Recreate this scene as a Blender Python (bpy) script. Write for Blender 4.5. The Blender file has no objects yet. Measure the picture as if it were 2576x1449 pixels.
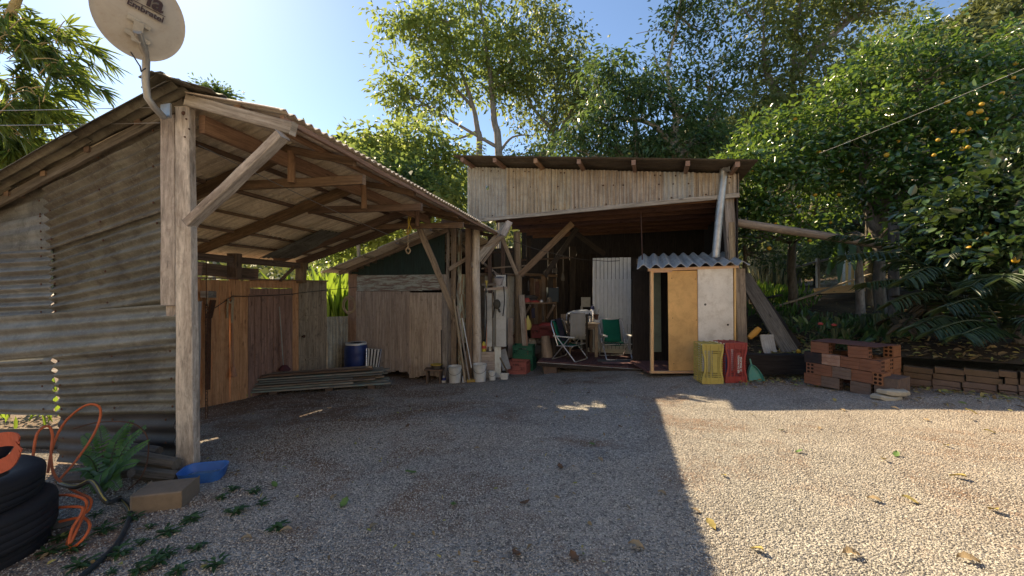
import bpy, math, random
import numpy as np
from mathutils import Vector, Matrix
random.seed(7); RNG = np.random.default_rng(7)
SC = bpy.context.scene; COL = SC.collection
R = math.radians
# ---------------------------------------------------------------- camera, sky, sun
F = 968.0; CX = 1288.0; CY = 724.5; ZC = 1.10      # focal length and centre in units of a 2576 px wide frame
cam = bpy.data.cameras.new("camera"); cam.sensor_width = 36.0; cam.lens = 36.0*F/2576.0
cam.clip_start = 0.05; cam.clip_end = 2000
co = bpy.data.objects.new("camera", cam); COL.objects.link(co)
co.location = (0, 0, ZC); co.rotation_euler = (R(90), 0, 0); SC.camera = co
SUN = Vector((-0.89, 0.93, 1.0)).normalized()
SUN_EL = math.asin(SUN.z); SUN_AZ = math.atan2(SUN.x, SUN.y)
world = bpy.data.worlds.new("World"); SC.world = world; world.use_nodes = True
wn = world.node_tree; wn.nodes.clear()
sky = wn.nodes.new("ShaderNodeTexSky"); sky.sky_type = 'NISHITA'; sky.sun_disc = False
sky.sun_elevation = SUN_EL; sky.sun_rotation = SUN_AZ; sky.air_density = 1.0; sky.dust_density = .2; sky.ozone_density = 2.0
bg = wn.nodes.new("ShaderNodeBackground"); bg.inputs[1].default_value = 0.057
wo = wn.nodes.new("ShaderNodeOutputWorld")
wn.links.new(sky.outputs[0], bg.inputs[0]); wn.links.new(bg.outputs[0], wo.inputs[0])
sl = bpy.data.lights.new("sun", 'SUN'); sl.energy = 3.3; sl.angle = R(0.5); sl.color = (1.0, 0.80, 0.52)
so = bpy.data.objects.new("sun", sl); COL.objects.link(so); so.location = (-8, 9, 12)
so.rotation_euler = SUN.to_track_quat('Z', 'Y').to_euler()
SC.view_settings.view_transform = 'Standard'; SC.view_settings.look = 'None'
SC.view_settings.exposure = 1.82; SC.view_settings.gamma = 1.0; SC.view_settings.use_curve_mapping = False
try:
    SC.cycles.max_bounces = 9; SC.cycles.diffuse_bounces = 6; SC.cycles.glossy_bounces = 2
    SC.cycles.transmission_bounces = 4; SC.cycles.transparent_max_bounces = 6
    SC.cycles.sample_clamp_indirect = 10.0
except Exception: pass

# ---------------------------------------------------------------- geometry of the place
def drop(x, y):                        # how far the yard lies below the lens
    yy = min(max(y, -3), 12); xx = min(max(x, -9), 9)
    return 1.0785 - .0429*xx + .0742*yy + .13*math.exp(-((xx+1)**2/6 + (yy-7.6)**2/4)) - .065*math.exp(-((xx+2.4)**2/1.6 + (yy-2.6)**2/1.2))
def ripple(x, y): return (math.sin(x*2.1+y*1.3)+math.sin(x*1.1-y*2.7+1)+math.sin(x*4.7+2)*math.sin(y*4.1))*.006
def gz(x, y): return ZC - drop(x, y) + ripple(x, y)
def P(px, py, d): return Vector(((px-CX)/F*d, d, ZC-(py-CY)/F*d))
def G(px, py):                         # ground point seen at a place of the photo
    d = 3.0
    for _ in range(40):
        d = d*.5 + .5*(ZC-gz((px-CX)/F*d, d))*F/max(py-CY, 5)
    return Vector(((px-CX)/F*d, d, gz((px-CX)/F*d, d)))
UK = Vector((.239, .971, 0)); VK = Vector((.971, -.239, 0)); OK = Vector((-2.34, 2.8, 0))
def K(a, b, z): v = OK + VK*a + UK*b; v.z = ZC + z; return v      # carport axes: a across, b back, z from eye height
U2 = Vector((.34, .94, 0)); V2 = Vector((.94, -.34, 0)); O2 = Vector((-.9, 8.2, 0))
def B(a, b, z): v = O2 + V2*a + U2*b; v.z = ZC + z; return v      # barn axes
def ray_plane(px, py, o, n):
    r = Vector(((px-CX)/F, 1.0, -(py-CY)/F)); t = ((o - Vector((0, 0, ZC))).dot(n))/r.dot(n)
    return Vector((0, 0, ZC)) + r*t
def KB(px, py, b): return ray_plane(px, py, K(0, b, 0), UK)       # on a plane across the carport
def KA(px, py, a): return ray_plane(px, py, K(a, 0, 0), VK)       # on a plane along the carport
def BB(px, py, b): return ray_plane(px, py, B(0, b, 0), U2)
def rnd(a, b): return random.uniform(a, b)
V = Vector

# ---------------------------------------------------------------- object helpers
def tag(o, label=None, cat=None, group=None, kind=None):
    if label: o['label'] = label
    if cat: o['category'] = cat
    if group: o['group'] = group
    if kind: o['kind'] = kind
    return o
def thing(name, label, cat, loc=(0, 0, 0), rz=0, group=None):
    o = bpy.data.objects.new(name, None); COL.objects.link(o); o.empty_display_size = .1
    o.location = loc; o.rotation_euler = (0, 0, rz)
    return tag(o, label, cat, group)
def copy_tree(o, parent=None):
    c = o.copy(); COL.objects.link(c)
    if parent: c.parent = parent
    for ch in list(o.children): copy_tree(ch, c)
    return c
def chain_loc(p):
    v = Vector((0, 0, 0))
    while p is not None: v += Vector(p.location); p = p.parent
    return v
class MB:
    def __init__(s): s.v = []; s.f = []; s.uv = []; s.m = []; s.s = []
    def vert(s, p): s.v.append((p[0], p[1], p[2])); return len(s.v)-1
    def face(s, idx, uv=None, m=0, smooth=False):
        s.f.append(tuple(idx)); s.m.append(m); s.s.append(smooth)
        if uv is None:
            a, b, d = V(s.v[idx[0]]), V(s.v[idx[1]]), V(s.v[idx[-1]])
            e1 = (b-a); e2 = (d-a)
            if e1.length < 1e-9: e1 = V((1, 0, 0))
            e1n = e1.normalized(); n = e1.cross(e2)
            if n.length < 1e-12: n = V((0, 0, 1))
            e2n = n.normalized().cross(e1n)
            uv = [((V(s.v[i])-a).dot(e1n), (V(s.v[i])-a).dot(e2n)) for i in idx]
        s.uv.append(uv)
    def poly(s, pts, m=0): s.face([s.vert(p) for p in pts], None, m)
    def bar(s, p0, p1, w, h, up=(0, 0, 1), m=0, seg=1, jit=0.0, w1=None, h1=None):
        p0 = V(p0); p1 = V(p1); d = (p1-p0); L = d.length; d.normalize(); up = V(up)
        if abs(d.dot(up.normalized())) > .98: up = V((0, -1, 0)) if abs(d.y) < .9 else V((1, 0, 0))
        sd = d.cross(up).normalized(); uu = sd.cross(d).normalized()
        if w1 is None: w1 = w
        if h1 is None: h1 = h
        ou = rnd(0, 40); ov = rnd(0, 40); rings = []
        for i in range(seg+1):
            t = i/seg; c = p0 + d*(L*t); ww = w+(w1-w)*t; hh = h+(h1-h)*t
            if jit and 0 < i < seg: c = c + sd*rnd(-jit, jit) + uu*rnd(-jit, jit)
            j = (lambda: rnd(-jit, jit)*.4) if jit else (lambda: 0)
            ring = []
            for a, b in ((-1, -1), (1, -1), (1, 1), (-1, 1)):
                ring.append(s.vert(c + sd*(a*ww/2+j()) + uu*(b*hh/2+j())))
            rings.append(ring)
        ext = (w, h, w, h); acc = [0, w, w+h, 2*w+h, 2*w+2*h]
        for i in range(seg):
            a, b = rings[i], rings[i+1]; u0 = ou+L*i/seg; u1 = ou+L*(i+1)/seg
            for k in range(4):
                k2 = (k+1) % 4; v0 = ov+acc[k]; v1 = ov+acc[k+1]
                s.face((a[k], b[k], b[k2], a[k2])[::-1], [(u0, v1), (u1, v1), (u1, v0), (u0, v0)], m)
        s.face(rings[0], [(ou, ov), (ou+.03, ov), (ou+.03, ov+h), (ou, ov+h)], m)
        s.face(rings[-1][::-1], [(ou, ov), (ou+.03, ov), (ou+.03, ov+h), (ou, ov+h)], m)
    def box(s, c, dx, dy, dz, m=0, rz=0, jit=0):
        c = V(c); M = Matrix.Rotation(rz, 3, 'Z')
        s.bar(c + M @ V((-dx/2, 0, 0)), c + M @ V((dx/2, 0, 0)), dy, dz, (0, 0, 1), m, 1, jit)
    def tube(s, pts, r, n=8, m=0, cap=True):
        pts = [V(p) for p in pts]; N = len(pts)
        rs = r if isinstance(r, (list, tuple)) else [r]*N
        t0 = (pts[1]-pts[0]).normalized(); up = V((0, 0, 1)) if abs(t0.z) < .9 else V((1, 0, 0))
        nx = t0.cross(up).normalized(); rings = []; acc = 0; uo = rnd(0, 20); uvv = []
        for i in range(N):
            t = (pts[min(i+1, N-1)]-pts[max(i-1, 0)])
            if t.length < 1e-9: t = t0
            t.normalize(); nx = (nx - t*nx.dot(t))
            if nx.length < 1e-6: nx = t.orthogonal()
            nx.normalize(); ny = t.cross(nx)
            if i: acc += (pts[i]-pts[i-1]).length
            rings.append([s.vert(pts[i] + nx*(rs[i]*math.cos(2*math.pi*k/n)) + ny*(rs[i]*math.sin(2*math.pi*k/n))) for k in range(n)])
            uvv.append(uo+acc)
        for i in range(N-1):
            for k in range(n):
                k2 = (k+1) % n; w = 2*math.pi*max(rs[i], .002)/n
                s.face((rings[i][k], rings[i][k2], rings[i+1][k2], rings[i+1][k]),
                       [(uvv[i], k*w), (uvv[i], (k+1)*w), (uvv[i+1], (k+1)*w), (uvv[i+1], k*w)], m, True)
        if cap:
            s.face(rings[0][::-1], None, m); s.face(rings[-1], None, m)
    def lathe(s, prof, n=20, o=(0, 0, 0), m=0, M=None, sx=1, sy=1):
        o = V(o); rings = []
        for r, z in prof:
            ring = []
            for k in range(n):
                p = V((r*math.cos(2*math.pi*k/n)*sx, r*math.sin(2*math.pi*k/n)*sy, z))
                if M is not None: p = M @ p
                ring.append(s.vert(o+p))
            rings.append(ring)
        for i in range(len(prof)-1):
            for k in range(n):
                k2 = (k+1) % n; w = 6.28*max(prof[i][0], .01)/n
                s.face((rings[i][k], rings[i][k2], rings[i+1][k2], rings[i+1][k]),
                       [(k*w, prof[i][1]), ((k+1)*w, prof[i][1]), ((k+1)*w, prof[i+1][1]), (k*w, prof[i+1][1])], m, True)
        if prof[0][0] > 1e-4: s.face(rings[0][::-1], None, m)
        if prof[-1][0] > 1e-4: s.face(rings[-1], None, m)
    def sheet(s, A, Bq, C, D, pitch=.076, amp=.009, thick=.004, m=0, nu=5, dent=.004, seg=6, skip=None, nrm=None):
        # corrugated sheet: ridges run A->B, waves repeat A->D; solid
        A, Bq, C, D = V(A), V(Bq), V(C), V(D)
        Lv = ((D-A).length+(C-Bq).length)/2; Lu = ((Bq-A).length+(C-D).length)/2
        nv = max(2, int(Lv/pitch*seg)); n = (Bq-A).cross(D-A).normalized() if nrm is None else V(nrm)
        ph = rnd(0, 6.28); ou = rnd(0, 30); ov = rnd(0, 30); top = []; bot = []
        for i in range(nu+1):
            u = i/nu; r1 = []; r2 = []
            du = rnd(-dent, dent)*(1 if 0 < i < nu else .3)
            for j in range(nv+1):
                v = j/nv; p = A*(1-u)*(1-v)+Bq*u*(1-v)+C*u*v+D*(1-u)*v
                w = amp*math.sin(ph+2*math.pi*v*Lv/pitch)+du*math.sin(3*v+ou)
                r1.append(s.vert(p+n*(w+thick/2))); r2.append(s.vert(p+n*(w-thick/2)))
            top.append(r1); bot.append(r2)
        def q(a, b, c, d, i, j, flip):
            uv = [(ou+Lu*i/nu, ov+Lv*j/nv), (ou+Lu*(i+1)/nu, ov+Lv*j/nv), (ou+Lu*(i+1)/nu, ov+Lv*(j+1)/nv), (ou+Lu*i/nu, ov+Lv*(j+1)/nv)]
            if flip: s.face((d, c, b, a), uv[::-1], m, True)
            else: s.face((a, b, c, d), uv, m, True)
        for i in range(nu):
            for j in range(nv):
                if skip and skip((i+.5)/nu, (j+.5)/nv): continue
                q(top[i][j], top[i+1][j], top[i+1][j+1], top[i][j+1], i, j, False)
                q(bot[i][j], bot[i+1][j], bot[i+1][j+1], bot[i][j+1], i, j, True)
        for j in range(nv):
            s.face((top[0][j+1], bot[0][j+1], bot[0][j], top[0][j]), None, m); s.face((top[nu][j], bot[nu][j], bot[nu][j+1], top[nu][j+1]), None, m)
        for i in range(nu):
            s.face((top[i][0], bot[i][0], bot[i+1][0], top[i+1][0]), None, m); s.face((top[i+1][nv], bot[i+1][nv], bot[i][nv], top[i][nv]), None, m)
    def build(s, name, mat, parent=None, loc=None, bevel=0, autosmooth=True):
        me = bpy.data.meshes.new(name)
        off = chain_loc(parent) if parent is not None else (V(loc) if loc is not None else V((0, 0, 0)))
        vv = [(x-off.x, y-off.y, z-off.z) for x, y, z in s.v]
        me.from_pydata(vv, [], s.f)
        ul = me.uv_layers.new(name="UVMap")
        flat = [c for f in s.uv for t in f for c in t]
        if len(flat) == 2*len(me.loops): ul.data.foreach_set("uv", flat)
        mats = mat if isinstance(mat, (list, tuple)) else [mat]
        for mm in mats: me.materials.append(mm)
        me.polygons.foreach_set("material_index", s.m)
        me.polygons.foreach_set("use_smooth", s.s)
        me.update()
        if any(s.s):
            try: me.set_sharp_from_angle(angle=R(50))
            except Exception: pass
        o = bpy.data.objects.new(name, me); COL.objects.link(o)
        if parent is not None: o.parent = parent
        else: o.location = off
        if bevel:
            bv = o.modifiers.new("bevel", 'BEVEL'); bv.width = bevel; bv.segments = 1; bv.limit_method = 'ANGLE'; bv.angle_limit = R(50)
        return o
def np_mesh(name, verts, faces_idx, nper, mat, parent=None, attr=None, smooth=False, loc=None):
    # verts (N,3) array, faces_idx (M,nper) array
    off = np.array(chain_loc(parent)) if parent is not None else (np.array(loc) if loc is not None else np.zeros(3))
    me = bpy.data.meshes.new(name); verts = np.asarray(verts, np.float32)-off.astype(np.float32)
    M = len(faces_idx); me.vertices.add(len(verts)); me.vertices.foreach_set("co", verts.ravel())
    me.loops.add(M*nper); me.loops.foreach_set("vertex_index", np.asarray(faces_idx, np.int32).ravel())
    me.polygons.add(M); me.polygons.foreach_set("loop_start", np.arange(0, M*nper, nper, dtype=np.int32))
    if smooth: me.polygons.foreach_set("use_smooth", np.ones(M, bool))
    me.update(calc_edges=True); me.validate()
    if attr is not None and len(me.polygons) == M:
        at = me.attributes.new("rnd", 'FLOAT', 'FACE'); at.data.foreach_set("value", np.asarray(attr, np.float32))
    me.materials.append(mat)
    o = bpy.data.objects.new(name, me); COL.objects.link(o)
    if parent is not None: o.parent = parent
    else: o.location = off
    return o
def text_mesh(name, body, size, mat, parent, M, depth=.0015, align='CENTER', bold=False):
    c = bpy.data.curves.new(name, 'FONT'); c.body = body; c.size = size; c.align_x = align; c.align_y = 'CENTER'; c.extrude = depth
    if bold: c.offset = size*.025
    t = bpy.data.objects.new(name+"_curve", c); COL.objects.link(t)
    dg = bpy.context.evaluated_depsgraph_get(); me = bpy.data.meshes.new_from_object(t.evaluated_get(dg))
    bpy.data.objects.remove(t); bpy.data.curves.remove(c)
    me.materials.clear(); me.materials.append(mat); me.transform(M)
    off = chain_loc(parent); me.transform(Matrix.Translation(-off))
    o = bpy.data.objects.new(name, me); COL.objects.link(o); o.parent = parent
    return o
# ---------------------------------------------------------------- materials
MATS = {}
class NT:
    def __init__(s, name):
        s.mat = bpy.data.materials.new(name); s.mat.use_nodes = True; s.t = s.mat.node_tree; s.t.nodes.clear()
        s.out = s.n('ShaderNodeOutputMaterial'); s.p = s.n('ShaderNodeBsdfPrincipled'); s.l(s.p.outputs[0], s.out.inputs[0])
    def n(s, typ, **kw):
        x = s.t.nodes.new(typ)
        for k, v in kw.items(): setattr(x, k, v)
        return x
    def l(s, a, b): s.t.links.new(a, b)
    def coord(s, which='UV', scale=(1, 1, 1), loc=None):
        tc = s.n('ShaderNodeTexCoord'); mp = s.n('ShaderNodeMapping'); mp.inputs['Scale'].default_value = scale
        s.l(tc.outputs[which], mp.inputs['Vector'])
        return mp.outputs[0]
    def noise(s, vec, scale, detail=4, rough=.6, dist=0):
        x = s.n('ShaderNodeTexNoise'); x.inputs['Scale'].default_value = scale; x.inputs['Detail'].default_value = detail
        x.inputs['Roughness'].default_value = rough; x.inputs['Distortion'].default_value = dist
        if vec is not None: s.l(vec, x.inputs['Vector'])
        return x.outputs['Fac']
    def ramp(s, fac, stops):
        x = s.n('ShaderNodeValToRGB'); e = x.color_ramp.elements
        while len(e) > 1: e.remove(e[-1])
        e[0].position = stops[0][0]; e[0].color = (*stops[0][1], 1)
        for pos, c in stops[1:]:
            k = e.new(pos); k.color = (*c, 1)
        s.l(fac, x.inputs[0]); return x.outputs[0]
    def val(s, fac, a, b, lo=0, hi=1):
        x = s.n('ShaderNodeMapRange'); x.inputs[1].default_value = a; x.inputs[2].default_value = b
        x.inputs[3].default_value = lo; x.inputs[4].default_value = hi; s.l(fac, x.inputs[0]); return x.outputs[0]
    def mix(s, fac, a, b, mode='MIX'):
        x = s.n('ShaderNodeMix', data_type='RGBA', blend_type=mode)
        for i, q in ((0, fac), (6, a), (7, b)):
            if isinstance(q, (int, float)): x.inputs[i].default_value = q
            elif isinstance(q, tuple): x.inputs[i].default_value = (*q, 1)
            else: s.l(q, x.inputs[i])
        return x.outputs[2]
    def hsv(s, col, h=.5, sat=1, v=1):
        x = s.n('ShaderNodeHueSaturation'); s.l(col, x.inputs['Color'])
        for k, q in (('Hue', h), ('Saturation', sat), ('Value', v)):
            if isinstance(q, (int, float)): x.inputs[k].default_value = q
            else: s.l(q, x.inputs[k])
        return x.outputs[0]
    def bump(s, h, strength=.3, dist=.01):
        x = s.n('ShaderNodeBump'); x.inputs['Strength'].default_value = strength; x.inputs['Distance'].default_value = dist
        s.l(h, x.inputs['Height']); s.l(x.outputs[0], s.p.inputs['Normal'])
    def base(s, c, rough=.7, spec=.3, metal=0):
        if isinstance(c, tuple): s.p.inputs['Base Color'].default_value = (*c, 1)
        else: s.l(c, s.p.inputs['Base Color'])
        if isinstance(rough, (int, float)): s.p.inputs['Roughness'].default_value = rough
        else: s.l(rough, s.p.inputs['Roughness'])
        s.p.inputs['Specular IOR Level'].default_value = spec; s.p.inputs['Metallic'].default_value = metal
        return s.mat
    def rand(s, lo, hi):
        oi = s.n('ShaderNodeObjectInfo'); return s.val(oi.outputs['Random'], 0, 1, lo, hi)
    def attr(s):
        a = s.n('ShaderNodeAttribute', attribute_name='rnd'); return a.outputs['Fac']
def wood(name, cols, stain=(.05, .04, .03), st=.35, knots=True, rough=.85, grain=40, var=.25, paint=None, pt=.5, mott=.25):
    if name in MATS: return MATS[name]
    cols = [tuple(min(.78, x*1.32) for x in c) for c in cols]; stain = tuple(x*1.7 for x in stain)
    s = NT(name); uv = s.coord('UV', (1, 1, 1)); g = s.coord('UV', (2.2, grain, 1)); g2 = s.coord('UV', (.7, 7, 1)); g3 = s.coord('UV', (5, grain*3, 1))
    f = s.noise(g, 1, 6, .7, .4); c = s.ramp(f, [(.3, cols[0]), (.5, cols[1]), (.72, cols[2])])
    big = s.noise(g2, 1, 3, .6); c = s.mix(s.val(big, .35, .75, 0, .55), c, stain)
    blot = s.noise(uv, 7, 5, .7, .6); c = s.mix(s.val(blot, .55, .7, 0, st), c, stain)
    mo = s.noise(s.coord('UV', (9, 26, 1)), 1, 6, .75, .5); c = s.mix(s.val(mo, .5, .66, 0, mott), c, tuple(x*.45 for x in cols[1])); c = s.mix(s.val(mo, .48, .34, 0, mott*.7), c, cols[2])
    fine = s.noise(g3, 1, 3, .7); c = s.mix(s.val(fine, .56, .72, 0, .6), c, tuple(x*.35 for x in cols[0]))
    if knots:
        vo = s.n('ShaderNodeTexVoronoi'); vo.inputs['Scale'].default_value = 1; s.l(s.coord('UV', (2.3, 9, 1)), vo.inputs['Vector'])
        c = s.mix(s.val(vo.outputs['Distance'], .05, .13, .75, 0), c, tuple(x*.25 for x in cols[0]))
    if paint:
        pn = s.noise(s.coord('UV', (3, 22, 1)), 1, 6, .75, .8); c = s.mix(s.val(pn, pt-.04, pt+.04, 0, 1), c, s.mix(s.val(blot, .4, .7, 0, .5), paint, tuple(x*.6 for x in paint)))
    if var: c = s.hsv(c, s.rand(.487, .513), s.rand(.8, 1.15), s.rand(1-var, 1+var))
    s.bump(s.mix(.5, f, fine), .45, .006)
    MATS[name] = s.base(c, rough, .25); return s.mat
def sheetmat(name, c1, c2, rust=(.09, .045, .025), rt=.5, moss=(.07, .08, .05), rough=.6, spec=.4, metal=0, var=.12, streak=.35):
    if name in MATS: return MATS[name]
    s = NT(name); uv = s.coord('UV'); st = s.coord('UV', (1.2, 14, 1))
    a = s.noise(uv, 2.2, 6, .7, .5); c = s.ramp(a, [(.35, c1), (.65, c2)])
    b = s.noise(st, 1, 5, .7, .3); c = s.mix(s.val(b, .45, .75, 0, rt), c, rust)
    d = s.noise(uv, 9, 6, .8, .8); c = s.mix(s.val(d, .5, .68, 0, rt*.9), c, rust)
    k = s.noise(s.coord('UV', (.8, 34, 1)), 1, 3, .6, .2); c = s.mix(s.val(k, .47, .62, 0, streak), c, tuple(x*.45 for x in rust))  # random dark streaks along the ribs, standing in for groove shade
    e = s.noise(s.coord('UV', (6, 3, 1)), 1, 5, .8); c = s.mix(s.val(e, .5, .72, 0, .45), c, moss)
    sp = s.noise(uv, 70, 3, .7); c = s.mix(s.val(sp, .58, .7, 0, .5), c, tuple(min(1, x*1.6) for x in c2))
    if var: c = s.hsv(c, s.rand(.49, .51), s.rand(.8, 1.1), s.rand(1-var, 1+var))
    s.bump(s.noise(uv, 60, 4, .7), .25, .003)
    MATS[name] = s.base(c, rough, spec, metal); return s.mat
def plain(name, c, rough=.5, spec=.4, metal=0, dirt=.35, dcol=(.09, .075, .06), sc=9, bump=.1, trans=0):
    if name in MATS: return MATS[name]
    s = NT(name); o = s.coord('Object'); n = s.noise(o, sc, 6, .72, .4)
    cc = s.mix(s.val(n, .45, .72, 0, dirt), c, dcol); n2 = s.noise(o, sc*7, 4, .7); cc = s.mix(s.val(n2, .55, .75, 0, dirt*.7), cc, dcol)
    n3 = s.noise(o, sc*.3, 2, .5); cc = s.hsv(cc, .5, 1, s.val(n3, .3, .7, .85, 1.12))
    rr = s.val(n, .3, .7, max(0, rough-.1), min(1, rough+.2))
    if bump: s.bump(n2, bump, .004)
    if trans: s.p.inputs['Transmission Weight'].default_value = trans
    MATS[name] = s.base(cc, rr, spec, metal); return s.mat
def leafmat(name, cols, rough=.45, tr=.35, tcol=None, spec=.5):
    if name in MATS: return MATS[name]
    s = NT(name); c = s.ramp(s.attr(), [(i/(len(cols)-1), x) for i, x in enumerate(cols)])
    s.base(c, rough, spec)
    if tr:
        t = s.n('ShaderNodeBsdfTranslucent'); mx = s.n('ShaderNodeMixShader'); mx.inputs[0].default_value = tr
        if tcol: s.l(s.mix(.6, c, tcol), t.inputs[0])
        else: s.l(s.hsv(c, .49, 1.1, 1.7), t.inputs[0])
        s.l(s.p.outputs[0], mx.inputs[1]); s.l(t.outputs[0], mx.inputs[2]); s.l(mx.outputs[0], s.out.inputs[0])
    MATS[name] = s.mat; return s.mat
W_POST = wood("weathered_post", [(.14, .12, .10), (.38, .335, .28), (.58, .52, .44)], (.14, .10, .07), .5, grain=15, mott=.6)
W_GREY = wood("grey_wood", [(.10, .085, .07), (.24, .21, .18), (.38, .35, .31)], (.07, .055, .045), .4)
W_BROWN = wood("brown_beam", [(.06, .04, .028), (.14, .092, .062), (.23, .155, .105)], (.03, .02, .015), .45)
W_RED = wood("reddish_beam", [(.13, .078, .052), (.24, .148, .098), (.33, .215, .148)], (.06, .035, .02), .4)
W_PINE = wood("pine_plank", [(.28, .13, .055), (.47, .24, .105), (.57, .33, .165)], (.16, .07, .03), .45, grain=22)
W_DOOR = wood("dull_door_wood", [(.19, .15, .118), (.40, .33, .265), (.50, .43, .35)], (.07, .05, .036), .45)
W_BATTEN = wood("dark_door_wood", [(.16, .085, .048), (.34, .185, .105), (.46, .275, .165)], (.04, .024, .015), .55)
W_OLDDOOR = wood("stained_door_wood", [(.12, .085, .05), (.34, .26, .16), (.48, .40, .27)], (.04, .03, .02), .8)
W_GREEN = wood("dark_green_boards", [(.014, .024, .02), (.02, .04, .033), (.035, .058, .048)], (.02, .022, .018), .4, var=.1)
W_PEEL = wood("peeling_white_board", [(.13, .09, .06), (.25, .18, .13), (.34, .26, .2)], (.08, .06, .05), .4, paint=(.50, .55, .47), pt=.5)
W_WHITE = wood("white_boards", [(.25, .2, .15), (.46, .43, .36), (.62, .60, .53)], (.16, .12, .09), .5, paint=(.60, .61, .55), pt=.44, knots=False)
W_LOG = wood("peeled_log", [(.22, .17, .12), (.46, .40, .32), (.60, .54, .45)], (.16, .10, .06), .6, grain=14)
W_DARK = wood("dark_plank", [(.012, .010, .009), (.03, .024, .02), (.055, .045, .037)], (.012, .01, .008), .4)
W_MID = wood("old_plank", [(.10, .076, .056), (.23, .18, .13), (.35, .28, .21)], (.05, .038, .03), .5)
W_PLANKG = wood("painted_plank", [(.10, .09, .078), (.2, .178, .15), (.30, .27, .23)], (.06, .05, .04), .5, paint=(.17, .23, .21), pt=.52, var=.3)
W_NEW = wood("new_pine", [(.42, .23, .10), (.58, .36, .17), (.70, .48, .26)], (.30, .16, .07), .3, var=.08)
W_RED2 = wood("purple_deck_board", [(.05, .025, .025), (.105, .05, .048), (.16, .085, .08)], (.04, .026, .024), .5)
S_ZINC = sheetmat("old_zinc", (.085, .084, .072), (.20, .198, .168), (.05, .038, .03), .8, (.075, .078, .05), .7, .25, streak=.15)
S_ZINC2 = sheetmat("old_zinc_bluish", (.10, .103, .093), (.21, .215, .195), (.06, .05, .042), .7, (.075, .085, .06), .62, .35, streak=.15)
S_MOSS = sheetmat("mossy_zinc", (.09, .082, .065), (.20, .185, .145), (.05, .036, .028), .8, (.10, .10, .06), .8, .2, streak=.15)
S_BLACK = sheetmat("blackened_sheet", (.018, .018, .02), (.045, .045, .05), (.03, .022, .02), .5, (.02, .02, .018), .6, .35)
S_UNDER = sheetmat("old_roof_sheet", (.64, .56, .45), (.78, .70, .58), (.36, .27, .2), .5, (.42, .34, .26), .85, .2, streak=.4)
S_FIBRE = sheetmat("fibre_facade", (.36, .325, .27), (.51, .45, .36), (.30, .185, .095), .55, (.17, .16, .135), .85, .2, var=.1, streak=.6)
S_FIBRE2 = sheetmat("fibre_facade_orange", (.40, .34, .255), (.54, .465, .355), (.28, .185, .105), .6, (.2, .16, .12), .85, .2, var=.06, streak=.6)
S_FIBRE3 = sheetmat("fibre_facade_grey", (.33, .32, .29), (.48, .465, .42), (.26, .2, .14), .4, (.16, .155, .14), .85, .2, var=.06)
W_VERGE = wood("verge_wood", [(.04, .033, .027), (.095, .082, .068), (.16, .14, .12)], (.03, .025, .02), .4)
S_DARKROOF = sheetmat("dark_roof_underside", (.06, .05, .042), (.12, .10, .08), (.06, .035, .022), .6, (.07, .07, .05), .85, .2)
W_CEIL = wood("barn_joist", [(.05, .026, .017), (.11, .055, .035), (.17, .09, .058)], (.03, .018, .014), .4)
S_WAVE = sheetmat("hut_roof_sheet", (.31, .295, .27), (.48, .46, .42), (.16, .16, .16), .35, (.14, .15, .15), .7, .35)
S_LOW = sheetmat("low_wall_sheet", (.26, .24, .20), (.40, .38, .32), (.12, .09, .07), .5, (.12, .11, .09), .7, .3)
METAL = plain("galvanised_metal", (.42, .42, .40), .42, .5, .75, .35, (.16, .13, .1))
ALU = plain("bright_tube", (.80, .80, .80), .28, .5, .85, .12)
DISH = plain("dish_paint", (.40, .38, .34), .55, .35, 0, .4, (.22, .17, .12), 5)
INK = plain("dish_lettering", (.045, .03, .04), .6, .3, 0, .15)
INKRED = plain("dish_lettering_wine", (.13, .03, .035), .6, .3, 0, .15)
RUBBER = plain("tyre_rubber", (.016, .017, .021), .75, .3, 0, .4, (.035, .033, .032), 14)
ORANGE = plain("orange_cord", (.50, .115, .035), .6, .35, 0, .35, (.2, .06, .025), 20)
ORCLOTH = plain("orange_cloth", (.42, .10, .05), .8, .2, 0, .4, (.18, .05, .03), 12)
HOSE = plain("dark_hose", (.025, .032, .036), .5, .4, 0, .3)
HOSEY = plain("hose_stripe", (.30, .25, .07), .6, .3, 0, .4)
BLUE = plain("blue_plastic", (.04, .15, .46), .42, .45, 0, .3, (.05, .06, .09))
NAVY = plain("blue_barrel_plastic", (.014, .035, .16), .4, .45, 0, .25, (.04, .045, .06))
WHITEP = plain("white_plastic", (.66, .67, .64), .45, .4, 0, .35, (.3, .27, .22), 11)
WHITED = plain("dirty_white", (.50, .50, .46), .7, .3, 0, .5, (.2, .17, .13), 6)
YELLOW = plain("yellow_plastic", (.50, .40, .10), .5, .4, 0, .3, (.2, .16, .05))
YCLEAR = plain("yellow_bag_plastic", (.50, .44, .12), .4, .4, 0, .2)
REDP = plain("red_plastic", (.34, .055, .045), .5, .4, 0, .3, (.13, .04, .035))
REDDK = plain("dark_red_plastic", (.17, .022, .022), .5, .4, 0, .3, (.06, .02, .02))
PINKP = plain("faded_red_plastic", (.36, .12, .10), .55, .35, 0, .35, (.16, .07, .06))
GREENP = plain("green_plastic", (.02, .13, .075), .5, .4, 0, .35, (.03, .06, .045))
TEAL = plain("teal_plastic", (.08, .30, .23), .45, .4, 0, .45, (.22, .26, .22), 12)
GREENC = plain("green_canvas", (.014, .15, .095), .85, .2, 0, .2, (.02, .08, .06))
GREYC = plain("grey_towel", (.26, .26, .245), .95, .1, 0, .2, (.16, .15, .14))
DARKC = plain("dark_cloth", (.03, .03, .05), .95, .1, 0, .3)
BLACK = plain("black_plastic", (.014, .014, .016), .55, .4, 0, .2)
RUST = plain("rusty_iron", (.09, .045, .028), .8, .3, .2, .5, (.04, .02, .015), 20)
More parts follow.
